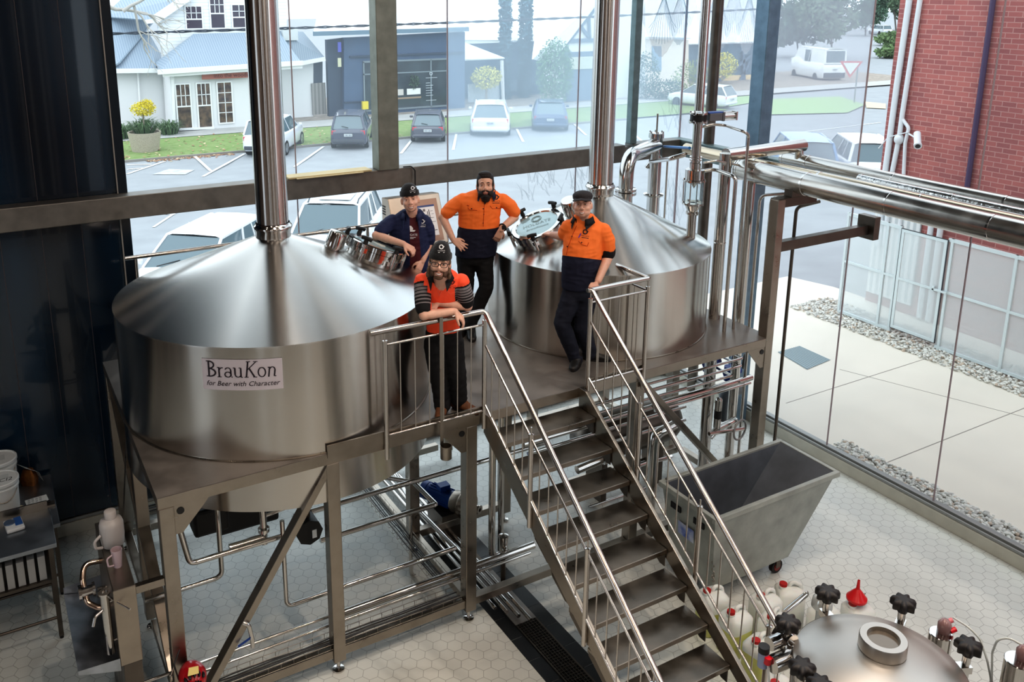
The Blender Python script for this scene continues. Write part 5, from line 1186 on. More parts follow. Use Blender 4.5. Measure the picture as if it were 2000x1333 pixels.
DGLASS = mat('dark_window_glass', (72,66,80), .15); IGLASS = mat('shop_window_glass', (52,48,54), .15, col2=(122,102,86), nscale=3.5)
def sash(par, box, Y, cols, rows, frac=.55, gm=DGLASS, sill=True):
    """double hung window: frame, glass, glazing bars in the upper sash"""
    u0, v0, u1, v1 = box; a = at(u0,v0,y=Y); c = at(u1,v1,y=Y); x0, x1, z1, z0 = a.x, c.x, a.z, c.z; w_ = x1-x0; h_ = z1-z0; t_ = .07
    f = B().box((x0-t_,Y-.06,z0-t_),(x1+t_,Y-.03,z0)).box((x0-t_,Y-.06,z1),(x1+t_,Y-.03,z1+t_)).box((x0-t_,Y-.06,z0),(x0,Y-.03,z1)).box((x1,Y-.06,z0),(x1+t_,Y-.03,z1))
    zm = z0+h_*(1-frac) if frac < 1 else z0
    if frac < 1: f.box((x0,Y-.06,zm-.035),(x1,Y-.03,zm+.035))
    for i in range(1,cols): f.box((x0+w_*i/cols-.018,Y-.055,zm),(x0+w_*i/cols+.018,Y-.03,z1))
    for j in range(1,rows): f.box((x0,Y-.055,zm+(z1-zm)*j/rows-.018),(x1,Y-.03,zm+(z1-zm)*j/rows+.018))
    fr_ = f.build('window', WTRIM, par); B().box((x0,Y-.035,z0),(x1,Y-.01,z1)).build('pane', gm, fr_)
HY = 40.6; HM = 42.6; HG = 43.6
t = thing('white_shop_house', 'white weatherboard shop with blue grey roof and signboard', 'house', (9,HY,G(HY)))
wall(t,'main_wall',[(200,130),(612,122),(612,236),(200,270)],HM,WHITE)
wall(t,'bay_wall',[(331,140),(490,133),(490,256),(339,262)],HY,WHITE,1.8)
wall(t,'gable_wall',[(309,50),(318,118),(560,100),(560,-60),(440,-60),(372,-12),(308,38)],HG-.6,WBOARD)
slab(t,'bay_roof',[(311,141,HY-.5),(590,124,HY-.5),(545,62,HM),(378,66,HM)],ROOFM)
slab(t,'bay_roof_hip',[(311,141,HY-.5),(378,66,HM),(304,122,HM)],ROOFM)
slab(t,'left_roof',[(215,138,HM-.5),(306,140,HM-.5),(316,108,HG+.2),(292,66,HG+1.0),(255,66,HG+1.0)],ROOFM)
slab(t,'far_left_roof',[(200,140,HM-.4),(232,122,HM-.4),(300,40,HG+2),(200,10,HG+2)],ROOFM)
slab(t,'upper_roof',[(200,32,HG+1.5),(304,40,HG-.9),(372,-8,HG-.9),(300,-60,HG+4)],ROOFM)
slab(t,'right_roof',[(545,60,HM),(592,62,HM+1.5),(634,112,HM-.4),(575,124,HM-.6)],ROOFM)
def board(name, a, c, Y, th, dep=.12, m=WTRIM):
    p, q = at(*a,y=Y), at(*c,y=Y); return B().bar(p,q,dep,th,(0,0,1)).build(name, m, t)
board('gutter',(308,141),(592,123),HY-.55,.24); board('fascia',(318,147),(590,130),HY-.4,.18); board('gutter',(205,139),(308,138),HM-.55,.22); board('gutter',(575,126),(635,115),HM-.5,.22)
board('barge_board',(300,40),(376,-12),HG-.95,.42); board('barge_return',(283,43),(309,40),HG-.9,.2)
sash(t,(343,166,375,249),HY,3,2,.5,IGLASS); sash(t,(384,164,414,247),HY,3,2,.5,IGLASS)
sash(t,(424,162,455,238),HY+.0,2,4,1.0,IGLASS)
sash(t,(362,13,395,55),HG-.6,3,2,.58); sash(t,(409,-8,439,54),HG-.6,3,2,.55); sash(t,(453,10,481,53),HG-.6,2,2,.55)
board('corner_post',(337,145),(341,262),HY-.05,.12,.12); board('window_sill',(341,253),(418,250),HY-.1,.1,.16)
p, q = at(394,150.5,y=HY-.25), at(486,145.5,y=HY-.25); z = (p.z+q.z)/2
sg = B().box((p.x,HY-.3,z-.14),(q.x,HY-.26,z+.14)).build('signboard', mat('sign_brown', (158,98,84), .6), t); sg['label'] = 'brown signboard lettered into the woods'
b = B(); put_text(b,'into the woods',((p.x+q.x)/2+.28,HY-.31,z-.075),(1,0,0),(0,0,1),.29); b.build('lettering', mat('sign_dark_ink', (84,44,44), .6), sg)
B().cyl(at(269,137,y=HM-.15),at(275,230,y=HM-.15),.05,n=10).build('downpipe', WTRIM, t)
p = at(553,66,y=HM); B().box((p.x-.1,HM-.3,p.z-.35),(p.x+.75,HM+.1,p.z+.3)).build('air_conditioner', mat('ac_unit', (206,212,214), .5), t)
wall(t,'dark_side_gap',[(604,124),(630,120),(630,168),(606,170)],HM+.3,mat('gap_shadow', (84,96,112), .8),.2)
t2 = thing('timber_gate', 'grey weathered paling gate between white house and dark shop', 'gate', gnd(620,222))
q = pw([(607,163),(634,161),(637,222),(610,224)],HM); B().prism(q,(0,HM-.1,0),(1,0,0),(0,0,1),(0,.06,0)).build('palings', stripes('grey_palings', (150,148,144), (120,118,116), 0, 9), t2)
# dark shop
SY = gnd(765,224).y
t = thing('dark_shop', 'blue black shop with wide display window and white roof', 'shop', (20,SY,G(SY)))
NAVY = mat('shop_navy_paint', (66,88,118), .6, noise=.08, nscale=1); NAVY2 = mat('shop_navy_dark', (46,62,84), .6)
wall(t,'facade',[(672,74),(908,62),(908,222),(672,232)],SY,NAVY,.4)
wall(t,'side_wall',[(638,78),(672,74),(672,232),(643,228)],SY+.25,NAVY2,.3)
slab(t,'roof',[(612,64,SY-.6),(915,52,SY-.6),(880,-60,SY+7),(640,-60,SY+7)],mat('white_roof', (236,242,246), .6))
def board2(par, name, a, c, Y, th, dep, m):
    p, q = at(*a,y=Y), at(*c,y=Y); return B().bar(p,q,dep,th,(0,0,1)).build(name, m, par)
board2(t,'eave_fascia',(612,66),(915,57),SY-.6,.24,.14,mat('eave_blue', (104,128,146), .6)); board2(t,'string_course',(683,111),(905,102),SY-.06,.09,.16,NAVY2); board2(t,'string_course',(672,200),(712,198),SY-.05,.05,.1,NAVY2)
a = at(708,121,y=SY); c = at(873,206,y=SY); x0, x1, z1, z0 = a.x, c.x, a.z, c.z
f = B().box((x0,SY-.08,z0-.05),(x1,SY-.02,z0+.05)).box((x0,SY-.08,z1-.05),(x1,SY-.02,z1+.05)).box((x0,SY-.08,z0),(x0+.08,SY-.02,z1)).box((x1-.06,SY-.08,z0),(x1,SY-.02,z1)).box((x1-1.15,SY-.08,z0),(x1-1.07,SY-.02,z1)).box((x0,SY-.08,z1-.75),(x1,SY-.02,z1-.68)).build('display_window', mat('window_frame_grey', (120,132,140), .5), t)
B().box((x0,SY-.03,z0),(x1,SY-.01,z1)).build('pane', mat('shop_pane_dark', (30,38,46), .12, col2=(60,74,82), nscale=.9), f)
for i, (u, v, su, col) in enumerate(((808,178,.45,(226,228,226)),(776,180,.4,(200,196,190)))):
    p = at(u,v,y=SY-.05); B().box((p.x-su,SY-.06,p.z-.2),(p.x+su,SY-.045,p.z+.16)).build('display_goods', mat('goods_%d' % i, col, .6), f)
b = B(); p = at(810,160,y=SY-.06); leaf_ball(b,p,(.35,.05,.4),90,.1); b.build('display_plant', DKG, f)
p = at(790,192,y=SY-.05); B().box((p.x-1.0,SY-.06,p.z-.04),(p.x+1.1,SY-.045,p.z+.06)).build('display_bench', mat('bench_wood', (150,128,104), .6), f)
b = B(); p = at(842,152,y=SY-.1)
for i, w_ in enumerate((.55,.0,.2,.35,.3,.34,.28,.35,.0,.5)):
    if w_: b.box((p.x-.35,SY-.085,p.z-.15*i-.012),(p.x-.35+w_*1.4,SY-.082,p.z-.15*i+.012))
b.torus((p.x,SY-.084,p.z+.25),(0,1,0),.09,.02,16,6); b.build('window_lettering', mat('window_lettering', (206,214,220), .6), f)
for (u, v, s, m_) in ((663,92,(.2,.55),'sign_blue'),(663,122,(.2,.5),'sign_cream')):
    p = at(u,v,y=SY-.1); B().box((p.x-s[0]/2,SY-.12,p.z-s[1]/2),(p.x+s[0]/2,SY-.08,p.z+s[1]/2)).build('wall_sign', mat(m_, (84,92,190) if 'blue' in m_ else (206,206,176), .6), t)
p = at(714,206,y=SY-.3); B().box((p.x-.25,SY-.5,p.z-.2),(p.x+.1,SY-.3,p.z+.25)).build('yellow_box', mat('box_yellow', (226,206,50), .5), t)
# dark house with porch, seen through the fogged pane
MY = 46.0
t = thing('porch_house', 'dim blue grey house with white porch roof behind the fogged glass', 'house', (29,MY,G(MY)))
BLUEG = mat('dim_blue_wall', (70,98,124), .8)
wall(t,'wall',[(876,88),(1062,80),(1062,196),(876,205)],MY,BLUEG); slab(t,'porch_roof',[(866,118,MY-3),(986,113,MY-3),(890,76,MY)],mat('porch_white', (232,238,240), .7))
slab(t,'main_roof',[(905,78,MY-.4),(1062,80,MY-.4),(1050,-50,MY+8),(900,-50,MY+8)],mat('white_roof'))
for u in (893,980,): B().cyl(at(u,118,y=MY-2.8),at(u+3,205,y=MY-2.8),.16 if u < 900 else .12,n=10).build('porch_post', WHITE if u > 900 else BLUEG, t)
wall(t,'porch_fence',[(915,165),(975,163),(976,198),(916,200)],MY-2.5,mat('pale_pickets', (190,200,206), .8),.1)
wall(t,'window',[(992,157),(1010,156),(1010,178),(992,179)],MY-.1,mat('window_blue_pale', (120,146,164), .5),.1)
for (u0, u1, lab) in ((974,996,'tall dark cypress trunk shape behind the fogged glass, left of the pair'),(1012,1036,'tall dark cypress trunk shape behind the fogged glass, right of the pair')):
    c0_ = at((u0+u1)/2,195,y=MY-1.2); top_ = at((u0+u1)/2,-40,y=MY-1.2); r = (at(u1,100,y=MY-1.2).x-at(u0,100,y=MY-1.2).x)/2
    tt = thing('cypress_tree', lab, 'tree', (c0_.x,MY-1.2,G(MY))); B().cyl((c0_.x,MY-1.2,G(MY)),(c0_.x,MY-1.2,c0_.z+.6),.15,n=8).build('trunk', mat('grey_bark'), tt)
    b = B(); k = 26
    for i in range(k): leaf_ball(b,(c0_.x,MY-1.2,c0_.z+.3+(top_.z-c0_.z)*i/k),(r,r,.45),110,.14,rnd=random.Random(i*7+int(u0)))
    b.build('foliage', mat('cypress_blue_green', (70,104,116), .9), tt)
def bush(u, v, r, label, m, n=900, s=.09, name='bush'):
    p = gnd(u,v) - V((0,1.3,0)); t = thing(name, label, 'bush', p)
    B().cyl(p,p+V((0,0,r[2])),.06,n=8).build('stem', mat('grey_bark'), t)
    leaf_ball(B(),p+V((0,0,r[2]*1.05)),r,n,s,rnd=random.Random(u)).build('foliage', m, t)
def crown(u, v, Y, r, label, m, n=900, s=.09):
    p = at(u,v,y=Y); g_ = G(Y); t = thing('small_tree', label, 'tree', (p.x,Y,g_)); B().cyl((p.x,Y,g_),(p.x,Y,p.z),.08,n=8).build('trunk', mat('grey_bark'), t); leaf_ball(B(),p,r,n,s,rnd=random.Random(u)).build('foliage', m, t)
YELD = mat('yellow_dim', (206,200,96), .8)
crown(950,152,MY-3.4,(1.0,.8,.75),'yellow round topiary tree in front of the porch house',YELD)
bush(1060,205,(1.3,.9,2.1),'tall green hedge bush beside the half timbered gable',mat('hedge_green', (96,134,96), .9),3200,.09)
TY = 41.5
t = thing('half_timbered_house', 'white half timbered gable house behind the fogged glass', 'house', (31,TY,G(TY)))
wall(t,'gable_wall',[(1078,122),(1186,-20),(1260,-20),(1260,196),(1080,204)],TY,WHITE)
TIM = mat('dark_timber', (88,108,128), .7)
for (a, c, th) in (((1070,124),(1190,-24),.55),((1106,92),(1110,200),.3),((1082,120),(1108,119),.22),((1084,168),(1106,166),.22),((1085,128),(1108,166),.22),((1112,80),(1180,78),.25),((1150,30),(1152,80),.2),((1130,45),(1152,75),.2)): board2(t,'timber',a,c,TY-.1,th,.1,TIM)
wall(t,'entry',[(1110,102),(1160,100),(1160,198),(1112,200)],TY-.05,mat('entry_dark', (90,112,134), .8),.1)
wall(t,'entry_window',[(1113,112),(1158,110),(1158,134),(1113,136)],TY-.12,mat('window_cream', (190,196,180), .6),.05)
slab(t,'roof',[(1040,116,TY-.3),(1078,124,TY-.3),(1190,-24,TY-.3),(1060,-40,TY+6)],mat('white_roof'))
CY = 43.5
t = thing('cream_cottage', 'cream cottage with tall dark windows behind the corner post', 'house', (38,CY,G(CY)))
wall(t,'wall',[(1196,74),(1345,78),(1345,190),(1196,196)],CY,mat('cream_wall', (222,210,196), .8)); slab(t,'roof',[(1185,70,CY-.5),(1350,74,CY-.5),(1340,-40,CY+6),(1200,-40,CY+6)],mat('white_roof'))
for (u0, u1) in ((1238,1258),(1274,1292)): wall(t,'window',[(u0,90),(u1,90),(u1,138),(u0,139)],CY-.06,mat('window_blue', (112,138,160), .4),.1)
for u, v, r, lab, m_ in ((1236,192,(1.0,.8,1.6),'dark green conifer bush at the left of the cream cottage',DKG),(1275,192,(1.6,.9,.7),'low green bush under the cottage window',DKG),(1322,190,(1.5,1.0,1.3),'green and yellow bush at the right of the cream cottage',mat('olive_foliage', (140,152,92), .8))): bush(u,v,r,lab,m_)
EY = 47
t = thing('dark_hall', 'dark building with cream half timbered panel behind the round post', 'building', (47,EY,G(EY)))
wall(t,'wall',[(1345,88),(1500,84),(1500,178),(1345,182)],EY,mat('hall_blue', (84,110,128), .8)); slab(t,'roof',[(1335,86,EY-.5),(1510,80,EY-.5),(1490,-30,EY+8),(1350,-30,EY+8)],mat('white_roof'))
wall(t,'cream_panel',[(1405,148),(1470,146),(1470,168),(1405,170)],EY-.1,mat('cream_panel', (222,196,150), .8),.05)
for (a, c) in (((1405,158),(1470,106)),((1440,170),(1465,120)),((1452,100),(1454,170))): board2(t,'timber',a,c,EY-.2,.25,.1,TIM)
crown(1413,128,EY-2,(1.3,.9,1.0),'yellow flowering tree in front of the dark hall',YELD)
# ---------------------------------------------------------------- wires
for (a, c, d_, lab) in (((150,68),(1480,18),36.0,'twisted black power cable running across the street view'),):
    p, q = at(*a,y=d_), at(*c,y=d_); b = B()
    for k in range(2): b.tube([p.lerp(q,i/120)+V((0,.04*math.cos(i*1.1+PI*k),.04*math.sin(i*1.1+PI*k)-.5*math.sin(PI*i/120)*.2)) for i in range(121)],.035,6)
    b.build('power_cable', mat('cable_black', (44,52,66), .6), label=lab, cat='cable')
# ---------------------------------------------------------------- vehicles
def car(label, pos, head, L=4.3, W=1.78, H=1.55, kind='suv', paint=(230,234,238), plate=True, name='car', far=False, rails=False):
    """car in its own axes (x forward, z up): lower body lofted from stations, greenhouse, wheels, lamps, plate"""
    t = thing(name, label, 'car' if name == 'car' else name.replace('_',' '), pos, local=True, rz=head)
    PM = mat('paint_%d_%d_%d' % paint, paint, .25, coat=.6); GLS = mat('car_glass', (92,112,120), .08, spec=.8); 
    hood = {'suv':.62,'hatch':.6,'estate':.6,'van':.66,'sedan':.58}[kind]*H; belt = {'van':.56}.get(kind,.63)*H
    hw = W/2
    # stations: x, z low, z top, half width, roundness
    st = [(-.5,.42,belt*.80,.80),(-.485,.30,belt*.98,.92),(-.44,.24,belt,.97),(-.3,.22,belt,1.0),(.1,.22,belt*.98,1.0),(.24,.22,hood+.03,1.0),(.38,.24,hood*.96,.97),(.46,.28,hood*.86,.9),(.495,.34,hood*.72,.76)]
    vs = []; K = 12
    for (fx_, zl, zt_, kw) in st:
        w = hw*kw
        ring = [(-w*.9,zl),(-w,zl+.12),(-w*1.0,(zl+zt_)/2),(-w*.985,zt_-.10),(-w*.93,zt_-.02),(-w*.5,zt_),(w*.5,zt_),(w*.93,zt_-.02),(w*.985,zt_-.10),(w,(zl+zt_)/2),(w,zl+.12),(w*.9,zl)]
        vs += [V((fx_*L,y,z)) for y, z in ring]
    fs = [(j*K+i, (j+1)*K+i, (j+1)*K+(i+1)%K, j*K+(i+1)%K) for j in range(len(st)-1) for i in range(K)]
    b = B(); b.add(vs, fs, 0, True); b.add(vs[:K],[tuple(range(K))],0,True); b.add(vs[-K:],[tuple(range(K-1,-1,-1))],0,True)
    body = b.build('body', PM, t)
    # greenhouse
    rear0, rear1, fr1, fr0 = {'suv':(-.485,-.43,.06,.24),'hatch':(-.49,-.40,.06,.26),'estate':(-.49,-.42,.05,.24),'van':(-.495,-.48,.26,.40),'sedan':(-.46,-.27,.05,.25)}[kind]
    zb, zr = belt-.03, H-.03; wb, wr = hw*.93, hw*.74 if kind != 'van' else hw*.86
    P = {}
    for k, (x, z, w) in {'rb':(rear0,zb,wb*.93),'rt':(rear1,zr-.04,wr*.95),'ft':(fr1,zr-.02,wr),'fb':(fr0,zb-.0,wb*.96),'mb':((rear0+fr0)/2,zb,wb),'mt':((rear1+fr1)/2,zr,wr)}.items():
        P[k] = [V((x*L,-w,z)), V((x*L,w,z))]
    b = B()
    b.quad(P['rb'][1],P['rb'][0],P['rt'][0],P['rt'][1]); b.quad(P['fb'][0],P['fb'][1],P['ft'][1],P['ft'][0])
    for s in (0,1):
        q = [P['rb'][s],P['mb'][s],P['fb'][s],P['ft'][s],P['mt'][s],P['rt'][s]]; b.poly(q if s == 0 else q[::-1])
    gh = b.build('windows', GLS if kind != 'van' else PM, t)
    b = B(); rv = []
    for k in ('rt','mt','ft'):
        x, w, z = P[k][0].x, P[k][1].y, P[k][0].z; rv += [V((x,-w*1.02,z-.02)),V((x,-w*.8,z+.03)),V((x,0,z+.045)),V((x,w*.8,z+.03)),V((x,w*1.02,z-.02))]
    rv[0:5] = [p+V((-.06,0,0)) for p in rv[0:5]]
    b.add(rv,[(j*5+i,j*5+i+1,(j+1)*5+i+1,(j+1)*5+i) for j in range(2) for i in range(4)],0,True); rf = b.build('roof', PM, t)
    b = B()
    for s in (0,1):
        for a, c, w in (('rb','rt',.10),('fb','ft',.06),('mb','mt',.05)): b.bar(P[a][s],P[c][s],w,.03)
        b.bar((P['rb'][s]*.45+P['mb'][s]*.55),(P['rt'][s]*.45+P['mt'][s]*.55),.045,.03); b.bar(P['rt'][s]+V((0,0,-.0)),P['ft'][s],.06,.05)
    b.build('pillars', PM, t)
    if kind == 'van':
        b = B()
        for s in (-1,1): b.quad(V((-.1*L,s*(wb*.985),zb+.05)),V((.06*L,s*(wb*.985),zb+.05)),V((.06*L,s*wr*1.02,zr-.2)),V((-.1*L,s*wr*1.02,zr-.2)))
        b.quad(V((-.497*L,-wb*.8,zb+.1)),V((-.497*L,wb*.8,zb+.1)),V((-.487*L,wr*.85,zr-.15)),V((-.487*L,-wr*.85,zr-.15))); b.build('rear_windows', GLS, t)
    for (fx_, s) in ((.31,-1),(.31,1),(-.30,-1),(-.30,1)):
        x, y, r = fx_*L, s*(hw-.09), .33 if kind in ('suv','van') else .30
        wl = B().cyl((x,y-.1,r),(x,y+.1,r),r,n=24).build('wheel', RUBBER, t)
        if not far:
            yo = y+s*.102; b = B().cyl((x,y,r),(x,yo,r),r*.66,n=20)
            for i in range(5): a = 2*PI*i/5; b.bar((x,yo,r),(x+r*.62*math.cos(a),yo,r+r*.62*math.sin(a)),.05,.02,(0,1,0))
            b.build('rim', mat('alloy_rim', (176,180,184), .3, .8), wl)
    TL = mat('tail_lamp', (206,44,62), .25, coat=.5)
    for s in (-1,1):
        y0 = s*hw*.66; b = B().obox((-.478*L,s*hw*.76,belt*.80),(.12,hw*.26,belt*.20)); b.build('tail_lamp', TL, t, bevel=.02)
        b = B().obox((.455*L,s*hw*.66,hood*.78),(.16,hw*.34,hood*.14)); b.build('head_lamp', mat('head_lamp', (206,214,220), .12), t, bevel=.03)
        b = B().obox((fr0*L-.12,s*(hw+.07),zb+.08),(.1,.17,.12)); b.build('mirror', PM, t, bevel=.03)
    B().box((-.508*L,-hw*.86,.34),(-.46*L,hw*.86,belt*.5)).build('rear_bumper', PM if kind in ('hatch','sedan','estate') else mat('bumper_dark', (70,74,82), .5), t, bevel=.04)
    if plate:
        pl_ = B().box((-.516*L,-.19,belt*.64),(-.507*L,.19,belt*.64+.12)).build('number_plate', mat('plate_pale', (206,212,210), .5), t)
        b = B()
        for i in range(6): b.box((-.5175*L,-.15+.05*i+(.02 if i > 2 else 0),belt*.64+.03),(-.5165*L,-.125+.05*i+(.02 if i > 2 else 0),belt*.64+.09))
        b.build('plate_marks', mat('plate_marks', (80,92,120), .6), pl_)
    if not far:
        B().tube([(-.49*L,0,zb+.06),(-.482*L,.3,zb+.12)],.014,6).build('rear_wiper', BLACK, t)
        b = B()
        for s in (-.45,.1): b.tube([(fr0*L+.02,s,zb+.05),(fr0*L-.22,s+.42,zb+.14)],.012,6)
        b.build('wipers', BLACK, t)
        if rails:
            b = B()
            for s in (-1,1): b.tube([(rear1*L+.1,s*wr*.9,zr+.0),(rear1*L+.25,s*wr*.9,zr+.07),(fr1*L-.3,s*wr*.9,zr+.07),(fr1*L-.15,s*wr*.9,zr+.01)],.02,8)
            b.build('roof_rails', mat('roof_rail', (90,98,104), .4, .5), t)
            B().quad((-.20*L,-wr*.6,zr+.052),(.0*L,-wr*.6,zr+.05),(.0*L,wr*.6,zr+.05),(-.20*L,wr*.6,zr+.052)).build('sunroof', mat('sunroof_glass', (176,190,198), .1), t)
    return t
GREYB = (72,76,92); NAVYC = (64,84,116)
def park(u0, v0, u1, v1, L, H, kind, paint, label, head=PI/2, **k):
    p, q = gnd(u0,v0), gnd(u1,v1); W = (q-p).length*.97; y = min(p.y,q.y); d = V((math.cos(head),math.sin(head),0)); c = (p+q)/2 + d*L*.47
    W = k.pop('W', 1.75)
    return car(label, (c.x,c.y,G(p.y)), head, L, W, H, kind, paint, **k)
park(644,293,719,293,4.1,1.62,'suv',GREYB,'dark grey four wheel drive parked nose in, left of the column',1.10,W=1.72)
park(798,280,873,280,3.7,1.42,'hatch',(84,86,98),'dark grey hatchback parked right of the column',1.08,W=1.66)
park(916,268,998,268,4.3,1.66,'estate',(236,240,244),'white car parked beyond the fogged glass, left of two',1.03,far=True,W=2.04)
park(1038,258,1111,258,4.3,1.5,'sedan',NAVYC,'dark blue car with red tail lamps beyond the fogged glass',1.0,far=True,W=1.9)
p = gnd(535,305); car('white four wheel drive parked behind the left tank flue', (p.x+.55,p.y+1.5,G(p.y)), .98, 4.2, 1.8, 1.65, 'suv', (232,236,242))
p = gnd(1402,214); car('white car far behind the round corner post', (p.x,p.y+1.5,G(p.y)), 1.9, 4.2, 1.75, 1.5, 'hatch', (228,234,240), far=True)
# two white cars just outside the glass
PW = (240,243,246)
p = gnd(388,453,1.42); car('white estate car nearest the dark cladding, just outside the glass', (p.x,p.y,G(p.y)), -2.28, 4.3, 1.74, 1.42, 'estate', PW)
p = gnd(652,392,1.62); car('white four wheel drive with roof rails just outside, right of the white estate', (p.x,p.y,G(p.y)), -2.16, 4.4, 1.84, 1.62, 'suv', PW, rails=True)
# right hand side: van, pickup, blue and white parked cars
p, q = gnd(1578,160), gnd(1652,158); car('white delivery van across the road behind misty glass', ((p.x+q.x)/2+1.0,(p.y+q.y)/2+2.0,-1.5), 1.22, 5.6, 2.2, 2.7, 'van', (236,240,242), name='van', far=True)
p = gnd(1520,146); car('white pickup across the road, left of the van', (p.x-1.0,p.y+3.5,-1.5), 1.15, 4.8, 2.1, 1.75, 'sedan', (230,234,238), far=True)
p = gnd(1560,330,.4); car('blue four wheel drive behind misty glass above the pipes', (p.x,p.y,G(p.y)), .9, 4.4, 1.9, 1.75, 'suv', (96,140,186), far=True)
p = gnd(1672,330,.4); car('white car beside the brick corner behind the pipes', (p.x,p.y,G(p.y)), .9, 4.4, 1.9, 1.7, 'suv', (236,240,244), far=True)
p = gnd(1718,64,.3); car('small white car far along the road beside the brick corner', (p.x,p.y,-1.5), 1.2, 4.6, 1.9, 1.6, 'suv', (232,236,240), far=True)
# far street: kerb islands, grass triangle, sign, trees
b = B().poly([gnd(u,v)+V((0,0,.06)) for u,v in ((1480,196),(1640,190),(1690,206),(1655,222),(1480,226))]); struct(b, 'ground_grass_island', mat('grass_pale', (150,178,128), .9))
b = B().poly([gnd(u,v)+V((0,0,.05)) for u,v in ((1690,200),(1730,204),(1730,214),(1692,212))]); struct(b, 'ground_tan_paving', mat('tan_paving', (206,190,160), .9))
b = B().poly([gnd(u,v)+V((0,0,.05)) for u,v in ((1480,200),(1480,182),(1215,206),(1215,226),(1350,222))]); struct(b, 'ground_grass_corner', mat('grass_pale'))
for i, (u, v, r) in enumerate(((1726,88,(3.0,2.0,.9)),(1722,112,(2.2,1.5,.7)))): bush(u,v,r,('low hedge on the far traffic island','small hedge nearer the brick corner on the road edge')[i],mat('hedge_far', (104,128,84), .9),500,.35,'hedge')
p = gnd(1668,202); t = thing('road_sign', 'give way triangle sign on a post across the road', 'road sign', p)
B().cyl(p,p+V((0,0,2.4)),.05,n=8).build('post', mat('post_grey', (140,146,150), .6), t)
c = at_d(1662,130,p); s_ = .95; ex = RGT; q = [c+ex*-s_*.8+V((0,0,.35)),c+ex*s_*.8+V((0,0,.35)),c+V((0,0,-.75))]; p2 = c
B().add(q+[x+FWD*.03 for x in q],[(0,1,2),(5,4,3),(0,1,4,3),(1,2,5,4),(2,0,3,5)]).build('red_border', mat('sign_red', (206,110,110), .6), t)
cc = (q[0]+q[1]+q[2])/3; B().add([cc+(x-cc)*.72-FWD*.02 for x in q],[(0,1,2)]).build('white_face', WHITE, t)
for i, (u, v, uc, vc, pr_, lab) in enumerate(((1560,112,1548,48,52,'leafy street tree behind misty glass, left of the far pair'),(1625,118,1618,30,62,'large dark tree behind misty glass above the van'),(1690,70,1690,18,46,'leafy tree at the top beside the brick building'),(1750,60,1742,0,50,'dense tree partly behind the brick corner'),(1580,60,1585,-12,58,'tall distant tree crown at the top right of the misty pane'))):
    p = gnd(u,v); k_ = (p-EYE).dot(V(CR.col[2]))/FPX; r = pr_*k_; c = at_d(uc,vc,p); t = thing('street_tree', lab, 'tree', p); B().tube([p,p.lerp(c,.5)+V((.2,0,0)),c],.006*k_*1000*.25,8).build('trunk', mat('far_bark', (104,98,92), .9), t)
    b = B(); rnd = random.Random(40+i)
    for k in range(12): leaf_ball(b,c+V((rnd.uniform(-.75,.75)*r,rnd.uniform(-.5,.5)*r,rnd.uniform(-.5,.6)*r)),(r*.45,r*.45,r*.4),260,.05*r+.12,rnd=rnd)
    b.build('crown', mat('far_foliage_%d' % (i%2), ((76,104,84),(98,120,92))[i%2], .9), t)
# hop leaves and grasses etched on the glass
HOP = mesh_mat('etched_white_film', .4, (236,244,250)); HOPB = mesh_mat('etched_blue_film', .34, (140,182,214)); GRB = mesh_mat('etched_grass_film', .2, (150,180,196))
def hop(label, u, v, w_, h_, Y=PY-.03):
    """one overlapping pair of large serrated hop bracts with fine veins"""
    c = at(u,v,y=Y); t = thing('window_decal', label, 'window decal', c)
    def bract(cx, cz, w, h, y, m, name):
        pts = []; n = 40
        for i in range(n):
            a = 2*PI*i/n; r = 1+.035*(i%2)*(1 if math.cos(a) < .6 else 0); k = max(0,-math.cos(a))
            pts.append(V((cx+w*.5*math.sin(a)*r*(1-.45*k), y, cz+h*.5*math.cos(a)*r*(1+.25*k))))
        o = B().poly(pts[::-1]).build(name, m, t); b = B()
        for i in range(-6,7): a = i*.2; b.tube([V((cx,y-.003,cz+h*.38)), V((cx+w*.22*math.sin(a*1.2),y-.003,cz-h*.05)), V((cx+w*.36*math.sin(a),y-.003,cz-h*.5*math.cos(a)*.86))],.0022,4)
        b.build('veins', HOPV, o)
    bract(c.x, c.z, w_, h_, Y, HOP, 'front_bract'); bract(c.x+w_*.42, c.z+h_*.12, w_*.8, h_*.9, Y+.004, HOPB, 'rear_bract')
HOPV = mat('etched_vein', (150,182,204), .6)
hop('etched hop cone on the glass right of the second flue', 1295, 35, .75, .85); hop('etched hop cone on the glass between the two thin posts', 1400, 25, .8, 1.1); hop('etched hop cone on the glass left of the corner column', 1462, 30, .6, .9)
def decal_grass(label, u, v, w_, h_, n, Y=PY-.03):
    c = at(u,v,y=Y); b = B(); rnd = random.Random(u+v)
    for i in range(n):
        x = c.x+rnd.uniform(-.5,.5)*w_; z = c.z+rnd.uniform(-.5,.1)*h_; dx = rnd.gauss(-.05,.12); L0 = rnd.uniform(.3,.6)*h_; k = .012
        b.add([(x-k,Y,z),(x+k,Y,z),(x+dx*.4+k*.7,Y,z+L0*.6),(x+dx*.4-k*.7,Y,z+L0*.6),(x+dx,Y,z+L0)],[(0,1,2,3),(3,2,4)])
    b.build('window_decal', GRB, label=label, cat='window decal')
decal_grass('etched grass tufts on the lower glass behind the bearded man', 1085, 355, 1.1, .5, 44); decal_grass('etched grasses on the lower glass behind the condenser', 1310, 400, .55, 1.0, 40); decal_grass('etched grasses on the upper glass beside the valve line', 1325, 225, .5, .6, 26)
